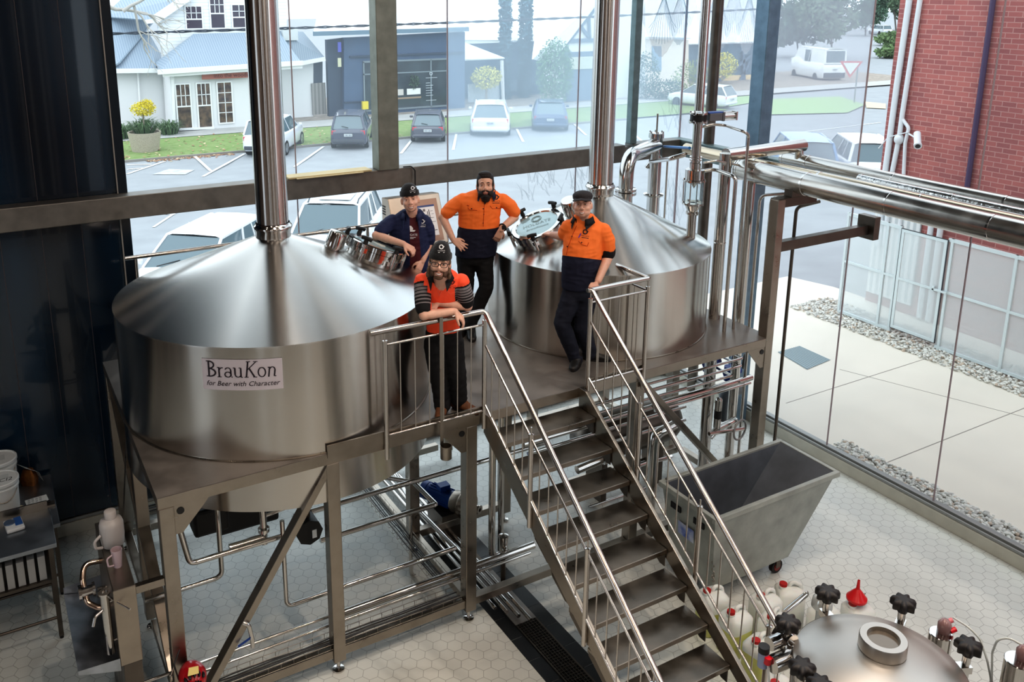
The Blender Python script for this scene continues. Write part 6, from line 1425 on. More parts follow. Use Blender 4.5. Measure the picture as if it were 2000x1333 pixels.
# ================================================================ PEOPLE
from mathutils.bvhtree import BVHTree
def fuse(b, vox, it, name, mats, parent, matfn=None, fac=.5, cuts=(), wr=0.0):
    """one continuous skin from overlapping closed shapes: voxel remesh, smoothing, then materials by position"""
    o = bpy.data.objects.new('blank', b.mesh('blank', [])); COL.objects.link(o)
    r = o.modifiers.new('r','REMESH'); r.mode = 'VOXEL'; r.voxel_size = vox
    s = o.modifiers.new('s','SMOOTH'); s.factor = fac; s.iterations = it
    me = bpy.data.meshes.new_from_object(o.evaluated_get(bpy.context.evaluated_depsgraph_get())); old = o.data
    bpy.data.objects.remove(o); bpy.data.meshes.remove(old)
    if wr:
        from mathutils import noise
        nrm = [v.normal.copy() for v in me.vertices]
        for v, nn_ in zip(me.vertices, nrm):
            p = v.co.copy(); k = noise.noise(V((p.x*9,p.y*9,p.z*5)))*.6 + (1-abs(noise.noise(V((p.x*7+p.z*9,p.y*7,p.z*16-p.x*6)))*2.2))*.55
            v.co = p + nn_*(k*wr)
        me.update()
    if cuts:
        bm = bmesh.new(); bm.from_mesh(me)
        for (co_, no_) in cuts: bmesh.ops.bisect_plane(bm, geom=bm.verts[:]+bm.edges[:]+bm.faces[:], plane_co=co_, plane_no=no_, dist=1e-5)
        bm.to_mesh(me); bm.free()
    me.name = name
    for m in (mats if isinstance(mats,(list,tuple)) else [mats]): me.materials.append(m)
    n = len(me.polygons); me.polygons.foreach_set('use_smooth', [True]*n)
    if matfn: me.polygons.foreach_set('material_index', [matfn(p.center) for p in me.polygons])
    me.update()
    ob = bpy.data.objects.new(name, me); COL.objects.link(ob); hang(ob, parent)
    bv = BVHTree.FromPolygons([v.co.copy() for v in me.vertices], [tuple(p.vertices) for p in me.polygons])
    return ob, bv
def loft(b, rings, n=20, m=0):
    vs = []
    for (c, ux, uy) in rings: vs += [c + ux*math.cos(2*PI*i/n) + uy*math.sin(2*PI*i/n) for i in range(n)]
    k = len(rings); fs = [(j*n+i, j*n+(i+1)%n, (j+1)*n+(i+1)%n, (j+1)*n+i) for j in range(k-1) for i in range(n)]
    fs += [tuple(range(n-1,-1,-1)), tuple(range((k-1)*n, k*n))]
    v0 = (vs[1]-vs[0]).cross(vs[n]-vs[0]).dot(vs[0]-rings[0][0])
    if v0 < 0: fs = [tuple(reversed(f)) for f in fs]
    return b.add(vs, fs, m, True)
def limb(b, pts, rs, n=14, sub=4):
    """tapering limb with rounded ends through joints"""
    q = []; rr = []
    for i in range(len(pts)-1):
        for j in range(sub): q.append(pts[i].lerp(pts[i+1], j/sub)); rr.append(rs[i]+(rs[i+1]-rs[i])*j/sub)
    q.append(pts[-1]); rr.append(rs[-1]); b.tube(q, rr[0], n, rr=rr)
    for p, r in zip(pts, rs): b.sph(p, r*.98, 14, 10)
    return b
def hand(b, w, d, dors, thumb, curl=(.25,.35,.3), spread=.12, s=1.0):
    """palm with four unequal bent fingers and a thumb leaving the side of the palm; dors = back of the hand, thumb = side the thumb is on"""
    d = d.normalized(); dors = (dors - d*dors.dot(d)).normalized(); t = (thumb - d*thumb.dot(d) - dors*thumb.dot(dors)).normalized()
    b.sph(w, .027*s, 12, 8)
    for off, L, r in ((.029,.070,.0098),(.010,.080,.0102),(-.009,.074,.0098),(-.027,.058,.0088)):
        k0 = w + t*off*.55*s + d*.008*s; k1 = w + d*(.088-.10*abs(off-.008))*s + t*off*s + dors*.004
        b.tube([k0, k1], .0145*s, 10, rr=[.017*s,.0135*s]); b.sph(k1, .0132*s, 10, 8)
        fd = (d + t*(off/.029)*spread).normalized(); p = k1; a = 0; pts = [p]
        for seg, c in zip((.46,.30,.24), curl):
            a += c; p = p + (fd*math.cos(a) - dors*math.sin(a))*(L*seg*s); pts.append(p)
        b.tube(pts, r*s, 10, rr=[r*1.08*s, r*s, r*.95*s, r*.8*s])
        for q, f in zip(pts[1:], (1.0,.95,.8)): b.sph(q, r*f*s, 10, 8)
    q0 = w + d*.018*s + t*.018*s; q1 = q0 + (d*.6 + t*.75 - dors*.2).normalized()*.042*s; q2 = q1 + (d*.9 + t*.3 - dors*.3).normalized()*.032*s; q3 = q2 + (d*.95 - dors*.35).normalized()*.024*s
    b.tube([q0,q1,q2,q3], .013*s, 10, rr=[.017*s,.0125*s,.0112*s,.0092*s])
    for q, r in ((q1,.0125),(q2,.0112),(q3,.0092)): b.sph(q, r*s, 10, 8)
def head_shape(b, M, s=1.0, jaw=1.0, fat=1.0):
    """skull, cheeks, jaw, nose, brow, lips and ears in head axes (x to the face's left in the picture's right, y forward, z up)"""
    R3 = M.to_3x3()
    def e(c, r): b.sph(M @ (V(c)*s), tuple(x*s for x in r), 22, 14, rot=R3)
    e((0,-.012,.035),(.077,.098,.085)); e((0,.022,-.032),(.069*fat,.070,.074)); e((0,.03,-.064),(.058*jaw*fat,.058,.048)); e((0,.060,-.088),(.028*jaw,.024,.020))
    for x in (-1,1):
        e((x*.037,.056,-.030),(.028*fat,.028,.026)); e((x*.079,-.008,-.012),(.011,.022,.033)); e((x*.030,.079,.026),(.026,.010,.010)); e((x*.012,.097,-.034),(.010,.011,.008)); e((x*.031,.073,.005),(.015,.014,.010))
    b.tube([M @ (V(p)*s) for p in ((0,.084,.014),(0,.098,-.006),(0,.113,-.027))], .010*s, 10, rr=[.009*s,.0105*s,.0135*s]); e((0,.108,-.031),(.0125,.011,.010))
    e((0,.086,-.059),(.024,.011,.0055)); e((0,.085,-.069),(.020,.011,.006))
def head_matrix(c, f, roll=0.0):
    f = f.normalized(); up = V((0,0,1)); x = f.cross(up).normalized(); up = x.cross(f)
    M = Matrix((x, f, up)).transposed().to_4x4() @ Matrix.Rotation(roll,4,'Y'); M.translation = c; return M
SKIN = [mat('skin_%d' % i, c, .5, sss=.12, noise=.06, nscale=40) for i, c in enumerate(((228,180,158),(224,176,152),(226,180,158),(220,172,150)))]
ORANGE = mat('hi_vis_orange', (250,124,52), .75, noise=.05, nscale=30, bump=.35, bscale=14, emit=.06); REDOR = mat('hi_vis_red_orange', (255,88,52), .7, noise=.05, nscale=30, bump=.35, bscale=14, emit=.08)
NAVYF = mat('navy_cloth', (24,28,52), .8, bump=.35, bscale=16); NAVYS = mat('navy_overshirt', (28,38,76), .8, bump=.35, bscale=16); BLKF = mat('black_cloth', (17,17,20), .85, bump=.3, bscale=16)
MAROON = mat('maroon_tee', (78,20,30), .8, bump=.25, bscale=16); DKNAV = mat('dark_jeans', (22,26,42), .85, bump=.3, bscale=18); BROWNB = mat('brown_suede', (106,66,40), .75, noise=.15, nscale=30); BLKB = mat('black_boot', (26,24,23), .5)
HAIRB = mat('dark_brown_hair', (36,27,24), .65, bump=.8, bscale=120, noise=.25, nscale=60); HAIRL = mat('light_brown_hair', (112,88,68), .65, bump=.8, bscale=110, noise=.3, nscale=50); KNIT = mat('black_knit', (15,16,20), .9, bump=.6, bscale=150, sheen=.2)
WLOGO = mat('white_print', (224,224,226), .7); DLOGO = mat('dark_embroidery', (36,34,40), .8); EYEW = mat('eye_white', (214,206,200), .35); IRIS = mat('iris_dark', (44,36,34), .3); LIPM = mat('lips', (172,104,96), .5); TEETH = mat('teeth', (236,230,220), .35)
def sight_cut(p, q): return (EYE, ray(*p).cross(ray(*q)).normalized())
class Person:
    def __init__(s, label, P):
        s.P = V(P); s.t = thing('person', label, 'person', P)
    def j(s, u, v, d=0.0): return at_d(u, v, s.P, d)
    def scale(s): return FPX / ((s.P + V((0,0,1.1)) - EYE).dot(V(CR.col[2])))   # px per metre at the figure
    def rings(s, spec, tilt=0.0):
        """(v, u left, u right, d, depth ratio): cross-sections whose width is the figure's width at that row"""
        out = []
        for (v, u0, u1, d, k) in spec:
            a, c = s.j(u0,v,d), s.j(u1,v,d); h = (c-a)/2; out.append(((a+c)/2, h, FWD*(h.length*k) + V((0,0,tilt*h.length))))
        return out
    def patch(s, bv, px, off=.003, m=0, b=None):
        """polygon that lies on the surface where the photograph shows it"""
        pts = []
        for (u, v) in px:
            d = ray(u,v).normalized(); h = bv.ray_cast(EYE, d)
            if h[0] is None: return b
            pts.append(h[0] - d*off)
        b.poly(pts, m); return b
    def strip_(s, bv, px, w, off=.004, m=0, b=None, n=6):
        """thin line along a pixel path on the surface"""
        q = []
        for i in range(len(px)-1):
            for k in range(n): q.append((px[i][0]+(px[i+1][0]-px[i][0])*k/n, px[i][1]+(px[i+1][1]-px[i][1])*k/n))
        q.append(px[-1]); pts = []
        for (u, v) in q:
            d = ray(u,v).normalized(); h = bv.ray_cast(EYE, d)
            if h[0] is not None: pts.append(h[0] - d*off)
        if len(pts) > 1: b.tube(pts, w, 6)
        return b
    def ptext(s, bv, body, u, v, size, m=0, b=None, off=.004, slope=0.0):
        vs, fs = text_polys(body, size); pts = []
        for p in vs:
            d = ray(u+p.x, v-p.y+slope*p.x).normalized(); h = bv.ray_cast(EYE, d)
            if h[0] is None: return b
            pts.append(h[0]-d*off)
        return b.add(pts, fs, m)
    def disc(s, bv, u, v, r, m, b, n=12, off=.004, ry=None):
        return s.patch(bv, [(u+r*math.cos(2*PI*i/n), v+(ry or r)*math.sin(2*PI*i/n)) for i in range(n)], off, m, b)
    def ringmark(s, bv, u, v, r0, r1, m, b, n=14, off=.004):
        for i in range(n):
            a0, a1 = 2*PI*i/n, 2*PI*(i+1)/n
            s.patch(bv, [(u+r0*math.cos(a0),v+r0*math.sin(a0)),(u+r1*math.cos(a0),v+r1*math.sin(a0)),(u+r1*math.cos(a1),v+r1*math.sin(a1)),(u+r0*math.cos(a1),v+r0*math.sin(a1))], off, m, b)
    def logo(s, bv, u, v, k, name, m, par, rev=False, slope=0.0):
        b = B(); s.ringmark(bv,u,v-3.2*k,2.0*k,3.4*k,0,b); s.patch(bv,[(u+1.5*k,v-3.0*k),(u+4.5*k,v-4.6*k),(u+3.8*k,v-2.6*k)],.004,0,b); s.ptext(bv,'HOLGATE',u,v+2.9*k,2.3*k,0,b,slope=slope)
        s.patch(bv,[(u-4.5*k,v+4.2*k-4.5*k*slope),(u+4.5*k,v+4.2*k+4.5*k*slope),(u+4.5*k,v+5.0*k+4.5*k*slope),(u-4.5*k,v+5.0*k-4.5*k*slope)],.004,0,b); return b.build(name, m, par)
def eye_parts(par, M, s, squint=.55, brow=HAIRB):
    for x in (-1,1):
        R3 = M.to_3x3(); c = M @ (V((x*.031,.0795,.006))*s)
        e = B().sph(c,(.0135*s,.0095*s,.0085*s*squint),14,8,rot=R3).build('eye', EYEW, par)
        B().sph(M @ (V((x*.031,.0868,.006))*s),(.0058*s,.003*s,.0062*s*min(1,squint+.15)),12,6,rot=R3).build('iris', IRIS, e)
        b = B().tube([M @ (V(p)*s) for p in ((x*.013,.0920,.0290),(x*.030,.0930,.0320),(x*.050,.079,.0265))],.0030*s,8,rr=[.0028*s,.0034*s,.0018*s]); b.build('eyebrow', brow, par)
        B().tube([M @ (V(p)*s) for p in ((x*.017,.0860,.0105),(x*.031,.0905,.0135),(x*.045,.081,.0105))],.0016*s,6).build('eyelid', mat('eyelid_shadow', (150,104,86), .6), par)
def mouth(par, M, s, smile=True, y=.0):
    c = .006 if smile else .001
    a = [(-.032,.073,-.056+c),(-.018,.090,-.062+c*.3),(0,.0975,-.0635),(.018,.090,-.062+c*.3),(.032,.073,-.056+c)]; lo = [(-.030,.075,-.058+c),(-.016,.089,-.0735),(0,.0945,-.0775),(.016,.089,-.0735),(.030,.075,-.058+c)]
    T = lambda p, e=0: M @ ((V(p)+V((0,y+e,0)))*s)
    if smile: B().add([T(p,.0025) for p in a+lo],[(i,i+1,6+i,5+i) for i in range(4)],0,True).build('teeth', TEETH, par)
    b = B().tube([T(p,.001) for p in a],.0024*s,8); b.tube([T(p,.001) for p in lo],.0030*s,8); b.build('lips', LIPM, par)
def boot(par, p, d, m, L=.29, name='boot', h=.14):
    d = V((d.x,d.y,0)).normalized(); sd = V((-d.y,d.x,0)); b = B()
    rows = [(-.09,.045,.10),(-.05,.052,.12),(.02,.052,.12),(.08,.05,.08),(.14,.05,.062),(.18,.042,.05),(.20,.02,.035)]
    loft(b,[(p+d*x*L/.29+V((0,0,z/2+.004)), sd*w, V((0,0,z/2))) for x, w, z in rows],16)
    limb(b,[p+V((0,0,.06)),p+V((0,0,h))],[.05,.052])
    o, _ = fuse(b,.008,3,name,m,par)
    bb = B(); n = 20; pts = []
    for i in range(n):
        a = 2*PI*i/n; pts.append(p + d*(.055*L/.29 + .145*L/.29*math.cos(a)) + sd*(.05*math.sin(a)))
    bb.add([q+V((0,0,.0)) for q in pts]+[q+V((0,0,.022)) for q in pts],[tuple(range(n-1,-1,-1)),tuple(range(n,2*n))]+[(i,(i+1)%n,n+(i+1)%n,n+i) for i in range(n)])
    bb.build('sole', RUBBER, o); return o
def beanie(par, M, s, m=KNIT, tall=1.0):
    R3 = M.to_3x3(); b = B(); prof = [(.0,.155*tall),(.03,.152*tall),(.058,.135*tall),(.078,.105),(.087,.07),(.089,.04)]
    n = 28; vs = []
    for (r, z) in prof: vs += [M @ (V((r*.93*math.cos(2*PI*i/n), r*1.14*math.sin(2*PI*i/n)-.012, z))*s) for i in range(n)]
    vs2 = [];
    for (r, z) in ((.094,.036),(.097,.05),(.095,.078),(.090,.085)): vs2 += [M @ (V((r*.93*math.cos(2*PI*i/n), r*1.14*math.sin(2*PI*i/n)-.012, z))*s) for i in range(n)]
    k = len(prof); b.add(vs,[(j*n+i,(j+1)*n+i,(j+1)*n+(i+1)%n,j*n+(i+1)%n) for j in range(k-1) for i in range(n)],0,True)
    b.add(vs2,[(j*n+i,j*n+(i+1)%n,(j+1)*n+(i+1)%n,(j+1)*n+i) for j in range(3) for i in range(n)],0,True)
    o = b.build('beanie', m, par); bv = BVHTree.FromPolygons(b.v, b.f); return o, bv
def collar(p, par, c, r, m, tilt=0.0, side=0.0, gap=.55, drop=.075):
    """shirt collar: stand round the neck, fold turned outward, two pointed flaps in front"""
    F = (-FWD + RGT*side).normalized(); X = V((0,0,1)).cross(F); n = 22; b = B(); rows = []
    for (k, z) in ((.96,-.03),(.98,.035),(1.06,.042),(1.36,-.012)):
        rows.append([c + (F*math.cos(a)*1.08 + X*math.sin(a))*(r*k) + V((0,0,z - .02*(math.cos(a)+1)*.8)) for a in [gap + (2*PI-2*gap)*i/n for i in range(n+1)]])
    vs = [q for R_ in rows for q in R_]; K = n+1
    b.add(vs,[(j*K+i,j*K+i+1,(j+1)*K+i+1,(j+1)*K+i) for j in range(3) for i in range(n)],0,True)
    for e, s_ in ((0,1),(n,-1)):
        a0, a1 = rows[2][e], rows[3][e]; o = rows[3][e+s_*4] ; tip = a1.lerp(a0,.2) + F*.030 + V((0,0,-drop)) + X*(s_*.012)
        q = [a0+F*.004, a1+F*.006, o+F*.006, tip]; b.add(q,[(0,1,3),(1,2,3)])
    ob = b.build('collar', m, par); so = ob.modifiers.new('thick','SOLIDIFY'); so.thickness = .005; return ob
# ---- bearded man in orange and navy, hands at hip and on the hatch
M = Person('bearded man in orange and navy work shirt, hand on hip, between the tanks', at(907,652,z=PH)); J = M.j
hc = J(948,362,-.02); HM_ = head_matrix(hc, (EYE-hc).normalized()*.75 + V((-.488,-.8386,0))*.35, .03); S = 1.12
b = B(); head_shape(b, HM_, S); limb(b,[J(948,385,.02),J(949,402,.03)],[.064,.07])
loft(b, M.rings([(490,904,956,.03,.5),(440,908,962,.03,.5),(405,908,966,.03,.5),(390,914,970,.03,.45),(384,926,968,.03,.4)]))
ra = [J(900,394,.045), J(864,424,.03), J(884,466,-.10)]; la = [J(984,394,.045), J(1005,425,.06), J(980,446,-.14)]
limb(b, ra, [.05,.048,.033]); limb(b, la, [.05,.048,.033])
hand(b, J(885,469,-.11), J(904,483,-.15)-J(885,469,-.11), V((-.35,-.8,.35)), J(892,462,-.2)-J(885,469,-.11), (.12,.2,.2), .30, 1.05)
hand(b, J(979,449,-.15), J(969,470,-.14)-J(979,449,-.15), V((-.3,-.9,.1)), V((.5,-.6,.0)), (.35,.4,.3), .1, 1.05)
limb(b,[J(910,505,.03),J(909,575,.02),J(903,640,.0)],[.07,.05,.04]); limb(b,[J(945,505,.03),J(950,565,-.06),J(917,634,-.06)],[.07,.05,.04])
body, bvB = fuse(b,.0058,3,'body',SKIN[1],M.t)
zsplit = J(936,443,0).z
b = B(); loft(b, M.rings([(499,889,968,.03,.62),(480,890,971,.03,.62),(444,895,975,.03,.64),(420,896,977,.03,.62),(404,895,979,.03,.58),(391,896,984,.03,.52),(381,904,980,.03,.48),(374,919,971,.03,.5),(370,930,962,.03,.6)]))
limb(b,[J(904,390,.03),J(886,402,.03),J(873,415,.03)],[.071,.073,.070]); limb(b,[J(982,391,.03),J(996,402,.04),J(1004,414,.05)],[.071,.072,.068])
shirt, bvS = fuse(b,.009,4,'work_shirt',[ORANGE,NAVYF],M.t,lambda c: 1 if c.z < zsplit else 0,wr=.008,cuts=[(V((0,0,zsplit)),V((0,0,1)))])
collar(M, shirt, J(949,377,.03), .094, NAVYF, gap=.6, drop=.03)
b = B(); M.patch(bvS,[(938,383),(958,383),(953,391),(947,400),(942,391)],.006,0,b); b.build('undershirt', mat('dark_olive_tee', (44,48,44), .8), shirt)
M.logo(bvS, 969, 390, 1.5, 'embroidered_logo', DLOGO, shirt)
b = B(); 
for (u, v) in ((944,408),(945,419),(944,436),(921,408),(970,406)): M.disc(bvS,u,v,1.3,0,b,8)
b.build('buttons', DLOGO, shirt)
b = B(); M.strip_(bvS,[(946,397),(944,443)],.003,.003,0,b); M.strip_(bvS,[(914,405),(917,410),(932,411)],.0025,.003,0,b); M.strip_(bvS,[(957,402),(962,408),(977,407),(979,402)],.0025,.003,0,b); M.strip_(bvS,[(912,401),(916,402)],.005,.002,1,b); b.build('stitching', [mat('orange_seam', (196,78,24), .8), DLOGO], shirt)
b = B(); loft(b, M.rings([(492,893,966,.03,.58),(505,892,965,.03,.58),(515,893,963,.03,.56)]))
limb(b,[J(911,510,.03),J(910,575,.02),J(905,640,.0)],[.1,.078,.07]); limb(b,[J(945,510,.03),J(950,562,-.05),J(918,634,-.06)],[.1,.08,.07])
fuse(b,.01,4,'trousers',BLKF,M.t,wr=.009)
boot(M.t, V((*J(903,650,0).xy,PH)), -FWD*.9-RGT*.25, BLKB); boot(M.t, V((*J(920,648,-.06).xy,PH)), -FWD+RGT*.1, BLKB)
eye_parts(M.t, HM_, S, .42); mouth(M.t, HM_, S, False, .004)
R3 = HM_.to_3x3(); b = B()
def he(bb, c, r, Mx=None): bb.sph((Mx or HM_) @ (V(c)*S), tuple(x*S for x in r), 20, 12, rot=(Mx or HM_).to_3x3())
he(b,(0,-.022,.058),(.082,.098,.078)); he(b,(0,.035,.105),(.06,.05,.03)); he(b,(-.07,-.01,.02),(.014,.05,.05)); he(b,(.07,-.01,.02),(.014,.05,.05)); he(b,(0,.062,.088),(.05,.025,.018)); he(b,(.03,.05,.11),(.035,.03,.02))
fuse(b,.006,2,'hair',HAIRB,M.t)
b = B(); he(b,(0,.052,-.108),(.05,.045,.034)); 
for x in (-1,1): he(b,(x*.048,.04,-.075),(.026,.045,.034)); he(b,(x*.066,.012,-.04),(.012,.03,.04)); he(b,(x*.02,.09,-.05),(.018,.011,.007)); he(b,(x*.034,.078,-.07),(.014,.018,.022))
he(b,(0,.082,-.098),(.03,.022,.018)); he(b,(0,.05,-.135),(.04,.035,.025)); fuse(b,.005,2,'beard',HAIRB,M.t)
q = la[2]; d = (la[2]-la[1]).normalized(); w_ = B().torus(q-d*.02,d,.040,.008,24,8); w_.obox(q-d*.02+V((-.3,-.9,.25)).normalized()*.043,(.04,.014,.04),Matrix((d.cross(V((0,0,1))).normalized(),V((.3,.9,-.25)).normalized(),d)).transposed().to_3x3() if False else None); w_.build('watch', BLACK, M.t)
# ---- man in cap beside the right tank
M = Person('man in dark flat cap and orange navy shirt beside the right tank', at(1128,712,z=PH)); J = M.j
hc = J(1138,400,-.02); HM_ = head_matrix(hc, (EYE-hc).normalized()*.8 + V((-.7,-.5,0))*.35, .06); S = 1.08
b = B(); head_shape(b, HM_, S, 1.12, 1.1); limb(b,[J(1140,422,.02),J(1141,440,.03)],[.066,.072])
loft(b, M.rings([(550,1112,1150,.03,.6),(500,1114,1160,.03,.6),(460,1116,1164,.03,.5),(446,1120,1166,.03,.4),(436,1126,1160,.03,.4)]))
ra = [J(1112,445,.03), J(1099,462,.16), J(1080,459,.36)]; la = [J(1178,450,.03), J(1189,500,.06), J(1168,549,-.16)]
limb(b, ra, [.05,.05,.035]); limb(b, la, [.055,.052,.035])
hand(b, J(1078,459,.38), J(1066,456,.46)-J(1078,459,.38), V((-.1,-.5,.85)), V((.2,-1,.0)), (.4,.5,.4), .1, 1.05)
wr = J(1163,556,-.19); hand(b, wr, at(1146,564,y=YR-.02)-wr, V((-.2,-.5,.85)), V((-.6,-.6,.0)), (.35,.55,.45), .12, 1.0)
limb(b,[J(1120,590,.03),J(1097,632,-.03),J(1124,700,0)],[.06,.05,.042]); limb(b,[J(1144,590,.03),J(1137,640,.02),J(1152,690,.12)],[.06,.05,.042])
fuse(b,.0058,3,'body',SKIN[3],M.t)
zs = J(1135,506,0); 
b = B(); loft(b, M.rings([(562,1097,1164,.03,.72),(530,1097,1172,.03,.74),(505,1098,1175,.03,.76),(480,1100,1176,.03,.72),(462,1101,1178,.03,.64),(447,1105,1182,.03,.54),(436,1109,1176,.03,.5),(426,1117,1165,.03,.5),(419,1124,1158,.03,.6)]))
limb(b,[J(1177,450,.03),J(1185,470,.04),J(1186,488,.05)],[.078,.080,.078]); limb(b,[J(1111,444,.04),J(1103,455,.10)],[.076,.072])
shirt, bvS = fuse(b,.009,4,'work_shirt',[ORANGE,NAVYF],M.t,lambda c: 1 if (proj(c)[1] > 499+.12*(proj(c)[0]-1098) and proj(c)[0] < 1176.5) else 0,wr=.008,cuts=[sight_cut((1098,499),(1198,511))])
b = B(); limb(b,[J(1186.5,486,.05),J(1187,494,.055)],[.081,.079]); fuse(b,.009,2,'black_cuff',BLKF,shirt)
collar(M, shirt, J(1139,427,.02), .088, BLKF, side=-.45, drop=.05)
M.logo(bvS, 1143, 458, 1.5, 'embroidered_logo', DLOGO, shirt, slope=.15)
b = B(); M.patch(bvS,[(1129,464),(1134,455.5),(1135.5,457),(1131,465)],.006,0,b); b.build('purple_pen', mat('purple_pen', (110,60,170), .4), shirt)
b = B()
for (u, v) in ((1117,462),(1108,482),(1136,474)): M.disc(bvS,u,v,1.4,0,b,8)
b.build('buttons', DLOGO, shirt)
b = B(); M.strip_(bvS,[(1126,441),(1118,460),(1109,484),(1106,498)],.003,.003,0,b); M.strip_(bvS,[(1130,471),(1137,478),(1147,481),(1150,474)],.0025,.003,0,b); b.build('stitching', mat('orange_seam'), shirt)
b = B(); loft(b, M.rings([(552,1101,1163,.03,.66),(570,1098,1164,.03,.66),(582,1098,1163,.03,.62)]))
limb(b,[J(1117,578,.03),J(1097,632,-.03),J(1125,702,0)],[.105,.083,.07]); limb(b,[J(1146,578,.03),J(1137,640,.02),J(1153,692,.12)],[.105,.083,.07])
fuse(b,.01,4,'trousers',DKNAV,M.t,wr=.009)
boot(M.t, V((*J(1127,708,0).xy,PH)), -FWD-RGT*.35, BLKB, .30); boot(M.t, V((*J(1154,696,.12).xy,PH)), -FWD*.2+RGT, BLKB, .30)
eye_parts(M.t, HM_, S, .38); mouth(M.t, HM_, S, True)
b = B(); he(b,(0,-.022,.02),(.080,.092,.07)); fuse(b,.007,2,'cropped_hair',mat('cropped_hair', (60,46,40), .8),M.t)
b = B(); he(b,(0,-.012,.078),(.092,.108,.052)); he(b,(0,-.01,.06),(.09,.104,.03)); 
n = 18; vs = []
for r0, z, y in ((.80,.068,.0),(1.0,.052,.055)):
    for i in range(n+1):
        a = PI*(.08+.84*i/n); vs.append(HM_ @ (V((.088*r0*math.cos(a), .03+y*.9*math.sin(a)+.078*math.sin(a), z-.012*abs(math.cos(a))))*S))
lo = [p - HM_.to_3x3() @ V((0,0,.012)) for p in vs]; k = n+1
b.add(vs+lo,[(i,i+1,k+i+1,k+i) for i in range(n)]+[(2*k+i+1,2*k+i,3*k+i,3*k+i+1) for i in range(n)]+[(k+i,k+i+1,3*k+i+1,3*k+i) for i in range(n)]+[(i+1,i,2*k+i,2*k+i+1) for i in range(n)]+[(0,k,3*k,2*k),(n,2*k+n,3*k+n,k+n)])
fuse(b,.006,2,'flat_cap',mat('cap_cloth', (46,42,44), .8, bump=.3, bscale=60),M.t)
B().sph(HM_ @ (V((.088,.0,-.045))*S),.006,8,6).build('ear_stud', CHROME, M.t)
# ---- leaning man with beanie, glasses and beard
M = Person('man in beanie and glasses leaning on the left railing in red orange polo', at(878,806,z=PH)); J = M.j
hc = J(859,514,-.34); HM_ = head_matrix(hc, (EYE-hc).normalized()*.6 + V((-.488,-.8386,-.1))*.5, -.10); S = 1.06
b = B(); head_shape(b, HM_, S); limb(b,[J(861,536,-.30),J(862,556,-.20)],[.062,.07])
loft(b, M.rings([(640,845,885,.08,.4),(610,840,884,-.03,.45),(575,836,884,-.12,.5),(556,838,886,-.16,.4),(545,846,878,-.19,.4)]))
yr = YR; zt_ = PH+HR+.024
def onrail(u, v, dz=.045): 
    q = at(u,v,y=yr); return V((q.x, yr, zt_+dz))
re_ = onrail(828,606); rw = onrail(880,614,.05)+V((0,-.05,.0)); le = onrail(913,596,.05); lw = onrail(862,600,.10)+V((0,.07,0))
rs, ls = J(822,550,-.17), J(903,550,-.17)
limb(b, [rs, re_, rw], [.048,.046,.031]); limb(b, [ls, le, lw], [.048,.046,.031])
hand(b, rw+V((.012,-.012,-.0)), V((.55,-.25,-.75)), V((.55,-.5,.55)), V((-.3,-.9,-.1)), (.35,.45,.4), .08, 1.05)
hand(b, lw, V((-.9,.1,-.25)), V((-.1,-.4,.9)), V((0,-1,.2)), (.3,.4,.3), .08, 1.0)
limb(b,[J(850,680,.05),J(856,735,-.01),J(862,792,.0)],[.06,.05,.04]); limb(b,[J(882,676,.05),J(893,730,-.01),J(896,780,.06)],[.06,.05,.04])
fuse(b,.0058,3,'body',SKIN[2],M.t)
b = B(); loft(b, M.rings([(646,834,898,.03,.6),(625,832,896,-.03,.62),(600,828,892,-.09,.64),(575,824,894,-.14,.62),(556,820,900,-.17,.56),(543,822,900,-.18,.5),(533,830,892,-.19,.48),(526,842,880,-.20,.6)]))
limb(b,[J(824,549,-.17),(rs*.45+re_*.55),(rs*.22+re_*.78)],[.066,.071,.067]); limb(b,[J(901,549,-.17),(ls*.45+le*.55),(ls*.22+le*.78)],[.066,.071,.067])
TH = (.78,.72,.62,.5,.42,.34)
def m3mat(c):
    for (a0, a1, s) in ((rs, re_, -1),(ls, le, 1)):
        d = (a1-a0); t_ = (c-a0).dot(d)/d.length_squared; r = (c - a0 - d*t_).length
        side = (c - M.P).dot(RGT) - (V(J(858,600)) - M.P).dot(RGT)
        if t_ > .06 and r < .092 and side*s > (.115 if t_ < .2 else .085 if t_ < .4 else .055):
            k = (t_-.12)/.66*6.0
            if k < 0: return 1
            return 2 if k < 6 and k - int(k) < TH[min(5,int(k))] else 1
    return 0
cuts3 = []
for (a0, a1) in ((rs, re_),(ls, le)):
    d = a1-a0
    for k in range(6):
        for e in (0, TH[k]): cuts3.append((a0 + d*(.12+.66*(k+e)/6.0), d.normalized()))
shirt, bvS = fuse(b,.006,4,'polo_shirt',[REDOR,BLKF,mat('grey_stripe', (128,122,124), .8)],M.t,m3mat,wr=.006,cuts=cuts3)
collar(M, shirt, J(861,536,-.215), .082, BLKF, side=-.1)
b = B(); M.patch(bvS,[(852,540),(869,540),(866,548),(860,556),(856,549)],.004,0,b); b.build('neck_opening', SKIN[2], shirt)
M.logo(bvS, 883, 556, 1.4, 'embroidered_logo', mat('red_embroidery', (90,14,20), .8), shirt)
b = B(); M.strip_(bvS,[(850,549),(858,578)],.0035,.003,0,b); M.strip_(bvS,[(870,549),(859,576)],.0035,.003,0,b); M.strip_(bvS,[(872,568),(880,575),(888,570)],.0025,.003,0,b); b.build('stitching', mat('red_seam', (255,120,90), .8), shirt)
b = B(); loft(b, M.rings([(632,838,896,.04,.5),(648,832,900,.04,.62),(668,832,902,.04,.6),(680,833,900,.04,.55)]))
limb(b,[J(849,672,.04),J(857,735,-.01),J(864,794,.0)],[.1,.08,.072]); limb(b,[J(884,670,.04),J(893,730,-.01),J(897,782,.06)],[.1,.08,.072])
